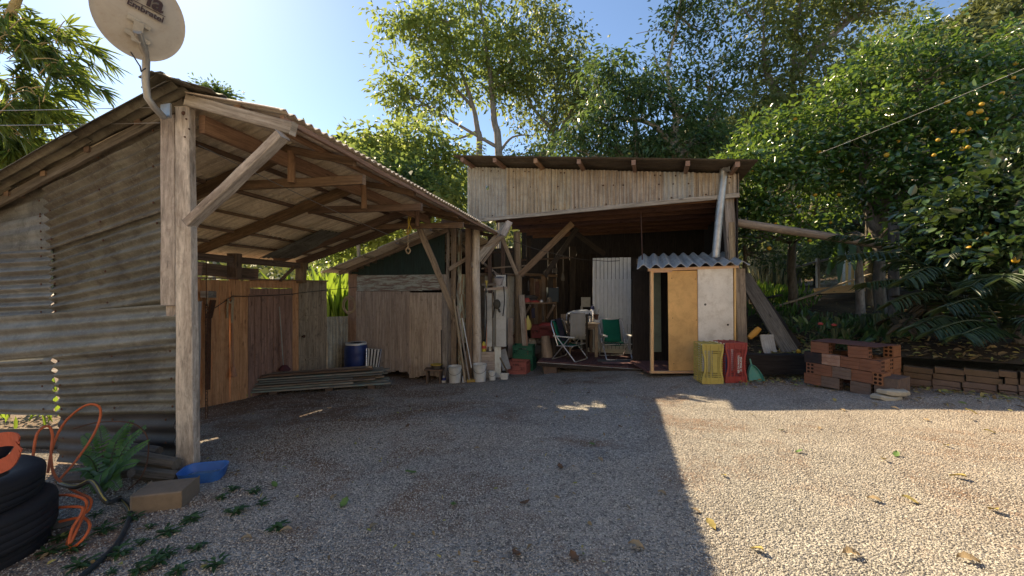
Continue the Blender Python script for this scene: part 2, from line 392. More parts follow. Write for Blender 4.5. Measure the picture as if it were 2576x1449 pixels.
IRON = plain("dark_iron", (.035, .033, .033), .6, .4, .5, .4)
CONC = plain("concrete_block", (.22, .175, .13), .95, .1, 0, .55, (.11, .095, .07), 5, .4)
STONE = plain("pale_stone", (.42, .37, .28), .9, .2, 0, .5, (.2, .17, .12), 9, .4)
STONED = plain("dark_stone", (.12, .105, .085), .9, .2, 0, .5, (.06, .06, .045), 9, .4)
TAN = plain("tan_board", (.72, .43, .16), .75, .25, 0, .45, (.36, .20, .08), 6)
WBOARD = plain("white_board", (.78, .72, .62), .75, .25, 0, .5, (.40, .32, .22), 7)
BRICKM = [plain("brick_red", (.20, .092, .056), .9, .15, 0, .55, (.15, .085, .06), 13, .4), plain("brick_orange", (.26, .12, .062), .9, .15, 0, .4, (.22, .11, .065), 13, .4),
          plain("brick_grey", (.17, .12, .095), .9, .15, 0, .6, (.08, .065, .055), 13, .4), plain("brick_black", (.025, .023, .026), .9, .2, 0, .4, (.1, .05, .035), 13, .4),
          plain("brick_dusty", (.29, .17, .12), .9, .15, 0, .6, (.44, .34, .28), 12, .4)]
HOLE = plain("hole_dark", (.02, .012, .009), .95, .1, 0, .2)
SHEETRED = plain("rusty_flat_sheet", (.15, .065, .052), .65, .35, .2, .4, (.08, .045, .04), 6)
ROPE = plain("pale_rope", (.40, .31, .2), .95, .1, 0, .3)
ROPEY = plain("yellow_rope", (.48, .33, .05), .9, .1, 0, .3)
WIREM = plain("wire_metal", (.32, .33, .33), .4, .5, .8, .2)
WIRED = plain("dark_wire", (.05, .045, .042), .6, .4, .2, .2)
FRUIT = plain("ripe_orange", (.50, .20, .012), .45, .4, 0, .3, (.5, .2, .02), 12)
FRUITY = plain("yellow_fruit", (.48, .28, .02), .45, .4, 0, .3, (.4, .32, .03), 12)
CARD = plain("printed_box", (.46, .34, .12), .7, .25, 0, .4, (.30, .25, .16), 14)
TIN = plain("tin_band", (.55, .45, .25), .3, .5, .7, .3, (.3, .2, .1), 12)
BARK = wood("bark", [(.03, .026, .02), (.10, .085, .065), (.20, .175, .14)], (.03, .025, .02), .5, knots=False, grain=12)
BARKP = wood("pale_bark", [(.10, .08, .055), (.24, .2, .15), (.38, .33, .26)], (.07, .055, .04), .5, knots=False, grain=10)
BARKB = wood("bamboo_culm", [(.26, .2, .04), (.45, .33, .08), (.52, .40, .12)], (.2, .17, .05), .3, knots=False, grain=6)
# ---------------------------------------------------------------- ground, garden bed, hills
def gravel_mat():
    s = NT("gravel"); o = s.coord('Object')
    vo = s.n('ShaderNodeTexVoronoi'); vo.inputs['Scale'].default_value = 85; s.l(o, vo.inputs['Vector'])
    sep = s.n('ShaderNodeSeparateColor'); s.l(vo.outputs['Color'], sep.inputs[0])
    c = s.ramp(sep.outputs[0], [(0, (.14, .134, .12)), (.5, (.31, .294, .262)), (.85, (.42, .40, .355)), (1, (.54, .49, .42))])
    n = s.noise(o, .85, 6, .72, .5); n2 = s.noise(o, 3.2, 5, .75, .3); n3 = s.noise(o, 14, 4, .7)
    # bare reddish soil shows through in patches, more of it under the carport side (x < -1)
    sx = s.n('ShaderNodeSeparateXYZ'); s.l(o, sx.inputs[0])
    side = s.val(sx.outputs[0], -3.2, .2, .16, 0)
    m = s.n('ShaderNodeMath', operation='ADD'); s.l(n, m.inputs[0]); s.l(side, m.inputs[1])
    m2 = s.n('ShaderNodeMath', operation='MULTIPLY_ADD'); s.l(n2, m2.inputs[0]); m2.inputs[1].default_value = .35; s.l(m.outputs[0], m2.inputs[2])
    soil = s.ramp(n3, [(.35, (.12, .078, .055)), (.65, (.25, .165, .115))])
    c = s.mix(s.val(m2.outputs[0], .69, .82, 0, .85), c, soil)
    right = s.val(sx.outputs[0], 1.0, 4.5, 0, .42)
    c = s.mix(right, c, s.mix(.5, c, (.55, .36, .21)))
    mp = s.n('ShaderNodeMapping'); mp.inputs['Rotation'].default_value = (0, 0, R(16)); s.l(o, mp.inputs['Vector']); tx = s.n('ShaderNodeSeparateXYZ'); s.l(mp.outputs[0], tx.inputs[0])
    wv = s.n('ShaderNodeMath', operation='SINE'); ad = s.n('ShaderNodeMath', operation='MULTIPLY_ADD'); s.l(tx.outputs[0], ad.inputs[0]); ad.inputs[1].default_value = 4.2; s.l(s.val(n, 0, 1, -1.5, 1.5), ad.inputs[2]); s.l(ad.outputs[0], wv.inputs[0])
    c = s.mix(s.val(wv.outputs[0], .35, .95, 0, .4), c, s.mix(.5, c, soil))
    c = s.hsv(c, .5, 1, s.val(n2, .3, .7, .72, 1.12))
    b = s.n('ShaderNodeBump'); b.inputs['Strength'].default_value = .9; b.inputs['Distance'].default_value = .012
    s.l(vo.outputs['Distance'], b.inputs['Height']); b.invert = True; s.l(b.outputs[0], s.p.inputs['Normal'])
    return s.base(c, .9, .2)
def soil_mat(name, c1, c2, c3):
    s = NT(name); o = s.coord('Object'); n = s.noise(o, 1.2, 7, .75, .4); n2 = s.noise(o, 17, 5, .8)
    c = s.ramp(n, [(.3, c1), (.5, c2), (.7, c3)]); c = s.mix(s.val(n2, .5, .68, 0, .7), c, tuple(x*.4 for x in c1)); s.bump(n2, .8, .03)
    return s.base(c, .95, .1)
GRAVEL = gravel_mat()
SOIL = soil_mat("leafy_soil", (.04, .03, .02), (.09, .066, .04), (.15, .11, .06))
HILLM = soil_mat("hill_green", (.02, .03, .012), (.05, .065, .025), (.09, .10, .04))
def axis(lo, hi, fine_lo, fine_hi, step, growth=1.25):
    a = list(np.arange(fine_lo, fine_hi, step)); s = step; x = fine_lo
    left = []
    while x > lo: s *= growth; x -= s; left.append(x)
    s = step; x = a[-1]; right = []
    while x < hi: s *= growth; x += s; right.append(x)
    return np.array(left[::-1]+a+right)
gx = axis(-160, 220, -6, 7, .12); gy = axis(-30, 320, .6, 10, .12)
xx, yy = np.meshgrid(gx, gy); zz = np.vectorize(gz)(xx, yy)
nxg = len(gx)
I, J = np.meshgrid(np.arange(len(gy)-1), np.arange(nxg-1), indexing='ij'); q = (I*nxg+J).ravel()
yard = np_mesh("ground", np.stack([xx, yy, zz], -1).reshape(-1, 3), np.stack([q, q+1, q+1+nxg, q+nxg], 1), 4, GRAVEL, smooth=True)
tag(yard, "grey crushed stone yard in front of the sheds", "ground", kind="structure")

EDGE = [(3.62, 9.0, -.95), (3.6, 5.72, -1.02), (4.45, 5.62, -1.0), (4.78, 5.0, -.88), (5.5, 4.12, -.82), (6.9, 2.7, -.80), (9.5, .2, -.78)]
def edge_at(s):
    s = min(max(s, 0), len(EDGE)-1.0001); i = int(s); t = s-i
    return tuple(EDGE[i][k]*(1-t)+EDGE[i+1][k]*t for k in range(3))
def garden(s, t):
    x, y, z = edge_at(s); dx, dy = .80, .60
    px_, py_ = x+dx*t+.04*t*(3-s)*-.5, y+dy*t+.10*t*max(0, 3-s)
    h = .135*min(t, 7)+.05*max(0, min(t, 40)-7)+.05*math.sin(px_*1.7+py_)*min(t, 1)+.04*math.sin(px_*.9-py_*2.1)*min(t, 1)
    return V((px_, py_, ZC+z+h))
def gardz(x, y):                       # height of the garden bed by nearest sample
    best = min(GSAMP, key=lambda p: (p.x-x)**2+(p.y-y)**2); return best.z
ts = [0, .06]+list(np.arange(.2, 10, .25))+[11, 13, 16, 20, 26, 34, 45]; ss = list(np.linspace(0, 6, 61))
gv = [garden(s, t) for s in ss for t in ts]; GSAMP = gv; nt = len(ts)
gf = [(i*nt+j, (i+1)*nt+j, (i+1)*nt+j+1, i*nt+j+1) for i in range(len(ss)-1) for j in range(nt-1)]
gb = np_mesh("garden_bed", np.array([tuple(p) for p in gv]), np.array(gf), 4, SOIL, smooth=True)
tag(gb, "dark leafy soil of the raised garden bed under the orange trees", "garden", kind="structure")

def ridge(px):                         # skyline of the wooded hill
    pts = [(300, 690), (900, 640), (1200, 560), (1450, 450), (1600, 352), (1700, 338), (2000, 230), (2350, 72), (2576, -90), (3100, -320)]
    for (a, ya), (b, yb) in zip(pts, pts[1:]):
        if px <= b: return ya+(yb-ya)*(px-a)/(b-a)
    return -320
def hillp(px, t):
    D = 24+34*t; top = (724-ridge(px))/F*58
    x = (px-CX)/F*D; base = gz(9, 12)-.0+1.2*max(0, min(1, (px-1200)/900)); z = base+(top+ZC-base)*(t**1.25)
    z += (math.sin(x*.55)+math.sin(D*.6+x*.2))*.45*t
    return V((x, D, z))
hp = list(range(300, 3100, 50)); ht = list(np.linspace(0, 1, 16)); hv = [hillp(a, t) for a in hp for t in ht]; n = len(ht)
hill = np_mesh("hillside", np.array([tuple(p) for p in hv]), np.array([(i*n+j, (i+1)*n+j, (i+1)*n+j+1, i*n+j+1) for i in range(len(hp)-1) for j in range(n-1)]), 4, HILLM, smooth=True)
tag(hill, "steep green hillside rising behind the trees", "hill", kind="structure")
fr = []
for i, px in enumerate(range(-900, 1100, 40)):
    h = 430-60*math.exp(-((px-100)/120)**2)+90*math.sin(px*.004+1)+12*math.sin(px*.05)
    for t in (0, .5, 1): fr.append(((px-CX)/F*(150+60*t), 150+60*t, ZC-2+(t)*((724-h)/F*210+2)))
m = len(fr)//3
far = np_mesh("far_hills", np.array(fr), np.array([(i*3+j, (i+1)*3+j, (i+1)*3+j+1, i*3+j+1) for i in range(m-1) for j in range(2)]), 4, HILLM, smooth=True)
tag(far, "distant wooded ridge seen past the bamboo", "hill", kind="structure")

# loose stones of the yard: one mass nobody could count
def pebbles(n, ylo, yhi, power, rlo, rhi, xlim):
    u = RNG.random(n); Y = (ylo**power+(yhi**power-ylo**power)*u)**(1/power)
    X = (RNG.random(n)*2-1)*np.minimum(Y*1.42+.2, xlim)
    r = rlo+(rhi-rlo)*RNG.random(n)**2
    return X, Y, r
X1, Y1, r1 = pebbles(170000, 1.25, 4.2, 1.0, .003, .007, 7)
X2, Y2, r2 = pebbles(80000, 3.2, 8.2, 1.2, .0042, .0078, 6.0)
X = np.concatenate([X1, X2]); Y = np.concatenate([Y1, Y2]); r = np.concatenate([r1, r2])
# keep them on the yard side of the garden edge
ok = np.ones(len(X), bool)
for (ax, ay, _), (bx, by, _) in zip(EDGE, EDGE[1:]):
    yin = (Y <= max(ay, by)) & (Y > min(ay, by)) if abs(ay-by) > .02 else np.zeros(len(Y), bool)
    t = (Y-ay)/((by-ay) or 1); ok &= ~(yin & (X > ax+(bx-ax)*t-.05))
soily = (np.sin(X*1.3+.5)+np.sin(Y*1.9+X*.6)+np.sin(X*3.1-Y*2.3)*.6+np.clip(-(X+.6)*.5, 0, 1.2)) > 1.0
ok &= ~(soily & (RNG.random(len(X)) < .62))
X, Y, r = X[ok], Y[ok], r[ok]; N = len(X)
D = 1.0785-.0429*np.clip(X, -9, 9)+.0742*np.clip(Y, -3, 12)+.13*np.exp(-((X+1)**2/6+(Y-7.6)**2/4))-.065*np.exp(-((X+2.4)**2/1.6+(Y-2.6)**2/1.2))
Z = ZC-D+(np.sin(X*2.1+Y*1.3)+np.sin(X*1.1-Y*2.7+1)+np.sin(X*4.7+2)*np.sin(Y*4.1))*.006
octa = np.array([(1, 0, 0), (0, 1, 0), (-1, 0, 0), (0, -1, 0), (0, 0, 1), (0, 0, -1)], float)
ofc = np.array([(0, 1, 4), (1, 2, 4), (2, 3, 4), (3, 0, 4), (1, 0, 5), (2, 1, 5), (3, 2, 5), (0, 3, 5)])
vv = octa[None]*(1+RNG.uniform(-.35, .35, (N, 6, 1)))*np.stack([np.ones(N), RNG.uniform(.6, 1, N), RNG.uniform(.45, .8, N)], 1)[:, None]
ang = RNG.random(N)*6.283; ca, sa = np.cos(ang), np.sin(ang); tl = RNG.uniform(-.5, .5, N)
vx = vv[..., 0]*ca[:, None]-vv[..., 1]*sa[:, None]; vy = vv[..., 0]*sa[:, None]+vv[..., 1]*ca[:, None]; vz = vv[..., 2]+vx*tl[:, None]
vv = np.stack([vx, vy, vz], -1)*r[:, None, None]+np.stack([X, Y, Z+r*.25], -1)[:, None]
fc = (ofc[None]+(np.arange(N)*6)[:, None, None]).reshape(-1, 3)
def stone_mat():
    s = NT("gravel_stone"); at = s.attr()
    c = s.ramp(at, [(0, (.19, .182, .165)), (.5, (.38, .36, .32)), (.85, (.47, .445, .395)), (.985, (.54, .51, .45)), (1, (.80, .75, .66))])
    o = s.coord('Object'); sx = s.n('ShaderNodeSeparateXYZ'); s.l(o, sx.inputs[0])
    c = s.mix(s.val(sx.outputs[0], 1.0, 4.5, 0, .42), c, s.mix(.5, c, (.55, .36, .21)))
    return s.base(c, .9, .2)
pb = np_mesh("gravel", vv.reshape(-1, 3), fc, 3, stone_mat(), attr=np.repeat(RNG.random(N), 8))
tag(pb, "loose grey stone chips covering the yard", "gravel", kind="stuff")
# ---------------------------------------------------------------- carport
carport = thing("carport", "open timber carport with ridge roof and a patched gable wall of rusty corrugated sheets", "shed", (OK.x, OK.y, gz(OK.x, OK.y)))
def zr(a, b): return 1.40-.015*b-(.30*-a if a < 0 else .255*a)
def KR(a, b, dz=0): return K(a, b, zr(a, b)+dz)
# roof: left slope laid in three overlapping rows of sheets, right strip in two lengths
mb = MB()
for ri, (a0, a1, lift) in enumerate(((.06, -1.0, .012), (-.90, -1.97, .004), (-1.87, -2.86, -.004))):
    b = -.02
    while b < 3.85:
        b1 = min(b+rnd(.85, 1.05), 3.92); l = lift+rnd(-.004, .006); sk = rnd(-.02, .02)
        mb.sheet(KR(a0, b, l+rnd(-.004, .004)), KR(a1+sk, b, l+rnd(-.008, .004)), KR(a1+sk+rnd(-.02, .02), b1+.07, l+.006), KR(a0, b1+.07, l+.006), .08, .015, .005, 0, 6, .006)
        b = b1
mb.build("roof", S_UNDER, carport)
mb = MB()
for a0, a1, l in ((.05, -1.0, .016), (-.9, -1.97, .009), (-1.87, -2.9, .002)): mb.sheet(KR(a0, -.20, l), KR(a1, -.20, l-.004), KR(a1, .10, l+.004), KR(a0, .10, l+.006), .08, .013, .006, 0, 7, .007)
mb.build("verge_sheet", S_MOSS, carport)
mb = MB(); b = -.06
while b < 5.55:
    b1 = min(b+rnd(.9, 1.1), 5.62); l = rnd(0, .008)
    mb.sheet(KR(-.02, b, .014+l), KR(.83, b+.01, l), KR(.83+rnd(-.008, .008), b1+.06, l+.005), KR(-.02, b1+.06, .018+l), .08, .012, .005, 0, 5, .005)
    b = b1
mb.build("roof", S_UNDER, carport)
mb = MB(); b = -.22
while b < 3.8:                        # ridge tiles, the front one broken
    b1 = b+rnd(.7, .9)
    for sgn in (-1, 1):
        mb.sheet(KR(0, b, .045), KR(sgn*.17, b+rnd(0, .03), .03), KR(sgn*.17, b1, .03), KR(0, b1, .045), .3, .004, .008, 0, 3, .008)
    b = b1-.04
mb.sheet(K(-.13, -.24, 1.43), K(.02, -.26, 1.44), K(.03, -.06, 1.46), K(-.12, -.05, 1.44), .1, .012, .008, 0, 3, .02)
mb.sheet(K(-.05, -.20, 1.455), K(.3, -.10, 1.36), K(.32, .15, 1.36), K(-.02, .1, 1.455), .1, .008, .006, 0, 3, .01)
mb.build("ridge_cap", S_MOSS, carport)
# timbers
def part_bar(name, mat, parent, p0, p1, w, h, up=(0, 0, 1), seg=5, jit=.004, w1=None, h1=None, bev=.004):
    m = MB(); m.bar(p0, p1, w, h, up, 0, seg, jit, w1, h1); return m.build(name, mat, parent, bevel=bev)
for b in (.867, 1.985, 3.354, 3.86):
    part_bar("rafter", W_BROWN, carport, KR(-2.66, b, -.085), KR(.03, b, -.085), .05, .12)
    part_bar("rafter", W_BROWN, carport, KR(0, b, -.075), KR(.74, b, -.065), .04, .07)
for b in (4.5, 5.5): part_bar("rafter", W_BROWN, carport, KR(-.05, b, -.07), KR(.76, b, -.065), .04, .07)
for b, aL, zl, zh in ((.867, -.62, 1.02, .985), (1.985, -.78, 1.0, .965), (3.354, -.72, 1.0, .965)):
    part_bar("tie_beam", W_BROWN, carport, K(aL, b+.05, zl), K(.80, b+.05, zh), .045, .085)
    part_bar("king_post", W_RED, carport, K(.06, b-.005, zl-.03), K(.06, b-.005, zl+.27), .06, .04)
part_bar("ridge_beam", W_RED, carport, K(.03, .06, 1.215), K(-.02, 3.9, 1.16), .05, .13, seg=10)
for a in (-.45, -.98, -1.48, -1.93, -2.35): part_bar("purlin", W_BROWN, carport, KR(a, -.05, -.03), KR(a, 3.88, -.03), .05, .035, seg=10, jit=.007)
part_bar("purlin", W_RED, carport, KR(.42, .0, -.03), KR(.42, 5.5, -.03), .045, .04, seg=12, jit=.006)
part_bar("eave_batten", W_RED, carport, KR(.785, .02, -.042), KR(.785, 5.58, -.042), .03, .04, seg=14, jit=.006)
part_bar("front_arm", W_GREY, carport, K(.02, -.03, 1.345), K(.905, -.005, 1.065), .045, .08)
part_bar("verge_board", W_VERGE, carport, K(-.02, -.02, 1.335), K(-2.95, -.02, .475), .03, .07, seg=8)
part_bar("brace", W_POST, carport, KB(478, 562, -.11), KB(712, 340, -.045), .055, .085, up=(0, -1, 0))
# front post and boards
pf = KB(474, 1182, -.02); part_bar("front_post", W_POST, carport, V((pf.x, pf.y, gz(pf.x, pf.y)-.05)), K(-.02, -.02, 1.30), .128, .065, (0, -1, 0), 8, .002, .10, .06)
part_bar("inner_post", W_RED, carport, KB(449, 800, .06), KB(450, 255, .06), .10, .06, (0, -1, 0), 6, .004)
part_bar("inner_post", W_GREY, carport, V((K(-.15, .09, 0).x, K(-.15, .09, 0).y, gz(-2.5, 2.9)-.05)), K(-.12, .09, -.1), .11, .08, (0, -1, 0), 8, .005)
m = MB(); m.bar(KB(426, 768, -.02), KB(425, 258, -.02), .105, .03, (0, -1, 0), 0, 6, .003); m.bar(KB(433, 795, .0), KB(436, 420, .0), .075, .025, (0, -1, 0), 0, 6, .003); m.build("gable_board", W_POST, carport, bevel=.003)
for px, py in ((462, 285), (470, 300), (477, 325), (466, 345)):
    bolt = MB(); bolt.lathe([(.016 if py == 285 else .006, 0), (.012 if py == 285 else .005, .008), (.0001, .009)], 9, KB(px, py, -.085), 0, V((0, 0, 1)).rotation_difference(-UK).to_matrix()); bolt.build("bolt_head", RUST, carport)
# gable wall sheets
def gsheet(q, mat, b, pitch=.078, amp=.0165):
    m = MB(); A, Bq, C, D = [KB(x, y, b) for x, y in q]
    m.sheet(A, Bq, C, D, pitch, amp, .004, 0, 8, .006, 8, nrm=-UK); o = m.build("wall_sheet", mat, carport); n_ = MB(); q4 = V((0, 0, 1)).rotation_difference(-UK).to_matrix()
    for t in (.06, .5, .94):
        for v in (.12, .5, .88): p = A.lerp(Bq, t).lerp(D.lerp(C, t), v); n_.lathe([(.009, 0), (.009, .004), (.0001, .007)], 7, p-UK*(amp+.001), 0, q4)
    n_.build("nail_heads", RUST, o); return o
gsheet([(112, 446), (412, 292), (412, 533), (123, 630)], S_MOSS, .02)
gsheet([(128, 628), (418, 528), (445, 763), (131, 806)], S_ZINC, .035)
gsheet([(-200, 560), (122, 455), (127, 545), (-200, 612)], S_ZINC, .05, .11, .006)
gsheet([(-200, 604), (126, 535), (128, 580), (-200, 640)], S_ZINC2, .042, .09, .006)
gsheet([(-200, 632), (128, 572), (130, 628), (-200, 655)], S_ZINC, .034, .09, .006)
gsheet([(-200, 640), (134, 622), (134, 805), (-200, 822)], S_ZINC2, .03)
gsheet([(-200, 815), (134, 800), (456, 762), (452, 862), (-200, 924)], S_ZINC2, .012) if False else None
m = MB(); m.sheet(KB(-200, 812, .008), KB(452, 763, .008), KB(454, 863, .008), KB(-200, 925, .008), .1, .012, .004, 0, 12, .008, 8, nrm=-UK); m.build("wall_sheet", S_ZINC2, carport)
gsheet([(-200, 915), (133, 893), (141, 1046), (-200, 1038)], S_ZINC2, .035)
gsheet([(137, 890), (455, 858), (463, 1042), (147, 1047)], S_ZINC, .022)
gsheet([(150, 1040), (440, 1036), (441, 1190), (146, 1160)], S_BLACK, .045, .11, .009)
gsheet([(-240, 1082), (158, 1078), (158, 1165), (-240, 1165)], S_BLACK, .35, .11, .009)  # added black sheet behind the gap, hides the sunlit ground beyond
for z in (.2, -.35): part_bar("wall_rail", W_MID, carport, K(-2.9, .10, z), K(-.12, .10, z-.02), .04, .06)
part_bar("corner_post", W_MID, carport, V((K(-2.6, .1, 0).x, K(-2.6, .1, 0).y, gz(-4.8, 3.3)-.05)), K(-2.6, .1, .55), .1, .1, (0, -1, 0))
# long side wall of pine planks with two doors, on a = -2.56
AW = -2.56
def wallp(px, top, bot=None, name="wall_plank", mat=W_PINE, off=0, px2=None, th=.02):
    px2 = px2 or px+20
    p, q = KA(px, top, AW+off), KA(px2, top, AW+off); b = (p+q)/2; w = (q-p).length
    zb = gz(b.x, b.y)-.03 if bot is None else KA((px+px2)/2, bot, AW+off).z
    m = MB(); m.bar(V((b.x, b.y, zb)), V((b.x, b.y, p.z)), w-.004, th, VK, 0, 5, .003); return m
wall = MB()
edges = [505, 531, 551, 577, 601, 627]
def addw(px, px2, top, bot, off=0, th=.02):
    mm = wallp(px, top, bot, px2=px2, off=off, th=th); base = len(wall.v); wall.v += mm.v; wall.f += [tuple(i+base for i in f) for f in mm.f]; wall.uv += mm.uv; wall.m += mm.m; wall.s += mm.s
for e0, e1 in zip(edges, edges[1:]): addw(e0, e1, 703+rnd(-1, 3), None, rnd(-.006, .006))
for e0 in (380, 410, 440, 470): addw(e0, e0+35, 700, None)
addw(627, 652, 703, 724); addw(652, 684, 704, 724); addw(684, 739, 705, 725); addw(735, 751, 704, None, .004)
wall.build("side_wall", W_PINE, carport)
part_bar("wall_plate", W_RED, carport, KA(500, 699, AW+.02), KA(818, 707, AW+.02), .14, .02, seg=6)
mb = MB(); xs = [625, 642, 658, 673, 689, 703, 718, 736]
for e0, e1 in zip(xs, xs[1:]):
    p, qv = KA(e0, 726, AW), KA(e1, 726, AW); c = (p+qv)/2; zb = gz(c.x, c.y)-.02
    mb.bar(V((c.x, c.y, zb)), V((c.x, c.y, p.z)), (qv-p).length-.003, .02, VK, 0, 5, .002)
    e = p; mb.bar(V((e.x, e.y, zb))+VK*.014, V((e.x, e.y, KA(e0, 745, AW).z))+VK*.014, .045, .016, VK, 0, 5, .003)
mb.bar(KA(626, 743, AW+.02), KA(737, 742, AW+.02), .016, .035)
pd = mb.build("plank_door", W_BATTEN, carport)
mb = MB()
for e0, e1 in ((750, 768), (768, 787), (787, 805), (805, 821)):
    p, qv = KA(e0, 707+rnd(-2, 2), AW+.01), KA(e1, 707, AW+.01); c = (p+qv)/2
    mb.bar(V((c.x, c.y, gz(c.x, c.y)-.0)), V((c.x, c.y, p.z)), (qv-p).length-.004, .022, VK, 0, 5, .002)
mb.bar(KA(768, 793, AW+.03), KA(806, 792, AW+.03), .02, .03); mb.bar(KA(768, 905, AW+.03), KA(806, 900, AW+.03), .02, .03)
sd = mb.build("side_door", W_OLDDOOR, carport)
m = MB(); c = KA(760, 846, AW+.04); m.lathe([(.0, 0), (.012, 0), (.012, .03), (.028, .035), (.028, .05), (0, .055)], 10, c, 0, V((0, 0, 1)).rotation_difference(VK).to_matrix()); m.build("door_knob", RUST, sd)
for px, t, bt in ((590, 638, 700), (757, 661, 712)):
    p = KA(px, bt, AW+.05); part_bar("wall_post", W_BROWN, carport, V((p.x, p.y, p.z)) if True else V((p.x, p.y, p.z)), V((p.x, p.y, KA(px, t, AW+.05).z)), .15, .12, (0, -1, 0))
part_bar("eave_beam", W_BROWN, carport, K(-2.5, -.05, .47), K(-2.5, 3.9, .40), .06, .10, seg=8)
part_bar("eave_beam", W_BROWN, carport, KA(500, 676, -2.62), KA(642, 690, -2.62), .12, .17, seg=4)
mb = MB(); mb.sheet(KR(-1.35, 2.9, -.05), KR(-2.3, 2.7, -.20), KR(-2.25, 3.35, -.16), KR(-1.3, 3.5, -.05), .076, .01, .004, 0, 4, .01); mb.build("roof", S_ZINC, carport)
part_bar("brace", W_BROWN, carport, KA(705, 706, AW+.1), KA(740, 672, AW+.1), .04, .05, (0, -1, 0))
# low sheet between the side wall and the tool shed
mb = MB(); A = KA(821, 795, AW); A = K(-2.56, 4.5, (724-795)*8/F); mb.sheet(K(-2.56, 4.5, -.585), V((K(-2.56, 4.5, 0).x, K(-2.56, 4.5, 0).y, gz(-3.8, 7.8)-.02)), V((K(-2.38, 5.0, 0).x, K(-2.38, 5.0, 0).y, gz(-3.5, 8.2)-.02)), K(-2.38, 5.0, -.60), .076, .009, .004, 0, 6, .006)
mb.build("low_wall", S_LOW, carport)
# leaning prop under the right eave
p0 = P(1148, 800, 7.05); part_bar("prop", W_MID, carport, P(1052, 566, 6.35), p0, .10, .06, (0, -1, 0), 6, .006)
part_bar("prop", W_BROWN, carport, V((K(.35, 4.9, 0).x, K(.35, 4.9, 0).y, gz(-1, 7.5))), K(.33, 4.9, 1.2), .11, .1, (0, -1, 0))
# ---------------------------------------------------------------- dish and wires
dish = thing("satellite_dish", "weathered grey satellite dish with dark lettering on a bent pipe above the carport gable", "satellite dish", tuple(KB(405, 290, -.12)))
dc = P(352, 42, 2.36); nrm = V((.62, -.62, -.48)).normalized()       # its back looks down at the yard
right = V((0, 0, 1)).cross(nrm).normalized()
up = nrm.cross(right).normalized()
rollm = Matrix.Rotation(R(-5), 3, nrm)
MD = (rollm @ Matrix((right, up, nrm)).transposed()).to_4x4()
M3 = MD.to_3x3()
mb = MB(); pr = [(0.0001, .0), (.1, -.004), (.2, -.017), (.27, -.032), (.30, -.04), (.312, -.036), (.312, -.046), (.30, -.048), (.2, -.025), (.1, -.012), (.0001, -.008)]
mb.lathe([(r_*.74, z_*.74) for r_, z_ in pr], 56, dc, 0, M3, .93, 1.07); refl = mb.build("reflector", DISH, dish)
def on_dish(x, y, z=.004): return dc + M3 @ V((x, y, z-.42*(x*x+y*y)))
text_mesh("lettering", "Via", .125, INK, dish, Matrix.Translation(on_dish(.022, .118, .012)) @ MD @ Matrix.Rotation(R(-7), 4, 'Z'), .002, bold=True)
text_mesh("lettering", "Embratel", .046, INK, dish, Matrix.Translation(on_dish(.022, .044, .010)) @ MD @ Matrix.Rotation(R(-7), 4, 'Z'), .002, bold=True)
mb = MB(); mb.bar(on_dish(-.06, .076, .009), on_dish(.11, .060, .009), .004, .002, nrm); mb.build("lettering_line", INK, dish)
mb = MB()
for y0, w in ((-.03, .085), (-.115, .09)): mb.bar(on_dish(-w/1.6, y0+.008, .012), on_dish(w/1.6, y0-.012, .012), .026, .012, nrm)
mb.bar(on_dish(.0, -.025, .025), on_dish(-.005, -.145, .025), .045, .03, nrm)
for x0, y0 in ((-.045, -.025), (.047, -.038), (-.05, -.106), (.052, -.124)):
    mb.lathe([(.0001, .022), (.009, .022), (.009, .012), (.0001, .012)], 8, on_dish(x0, y0, .0), 0, M3)
mb.build("mount_bracket", METAL, dish)
mb = MB(); top = on_dish(-.004, -.085, .045)
pp = [top, P(368, 140, 2.48), P(366, 205, 2.53), P(371, 245, 2.56), P(388, 270, 2.60), P(412, 295, 2.68)]
mb.tube(pp, .021, 12); mb.build("mast_pipe", METAL, dish)
mb = MB(); mb.box(P(418, 280, 2.70), .09, .012, .10, 0, R(-14)); mb.build("base_plate", METAL, dish)
mb = MB(); mb.tube([P(352, 165, 2.4), P(355, 180, 2.43), P(366, 172, 2.47)], .004, 6); mb.tube([on_dish(-.02, -.22, 0), P(351, 165, 2.42)], .004, 6); mb.build("cable", WIRED, dish)
def wire(name, label, pts, r, mat, sag=0, n=10, cat="wire"):
    out = []
    for p, q in zip(pts, pts[1:]):
        for i in range(n): t = i/n; c = p.lerp(q, t); c.z -= sag*4*t*(1-t); out.append(c)
    out.append(pts[-1]); m = MB(); m.tube(out, r, 5); o = m.build(name, mat, loc=out[0]); return tag(o, label, cat)
wire("fence_wire", "thin upper steel wire strung left from the carport gable post", [P(-300, 279, 3.6), P(392, 270, 2.72)], .0028, WIREM, .01)
wire("fence_wire", "thin lower steel wire strung left from the carport gable post", [P(-300, 315, 3.6), P(402, 309, 2.74)], .0028, WIREM, .01)
wire("rope_line", "pale twisted clothes line crossing in front of the orange trees", [P(2062, 385, 5.6), P(2800, 75, 2.7)], .0017, METAL, .02, 14)
wire("power_cable", "dark cable sagging from the carport eave across to the white partition", [P(1278, 600, 7.9), P(1395, 638, 7.9), P(1500, 655, 8.3), P(1580, 652, 8.7)], .006, WIRED, .03)
wire("tie_wire", "two thin wires running back under the carport ridge", [KB(500, 365, .1), K(-.1, 3.3, .72)], .004, WIREM, .03)
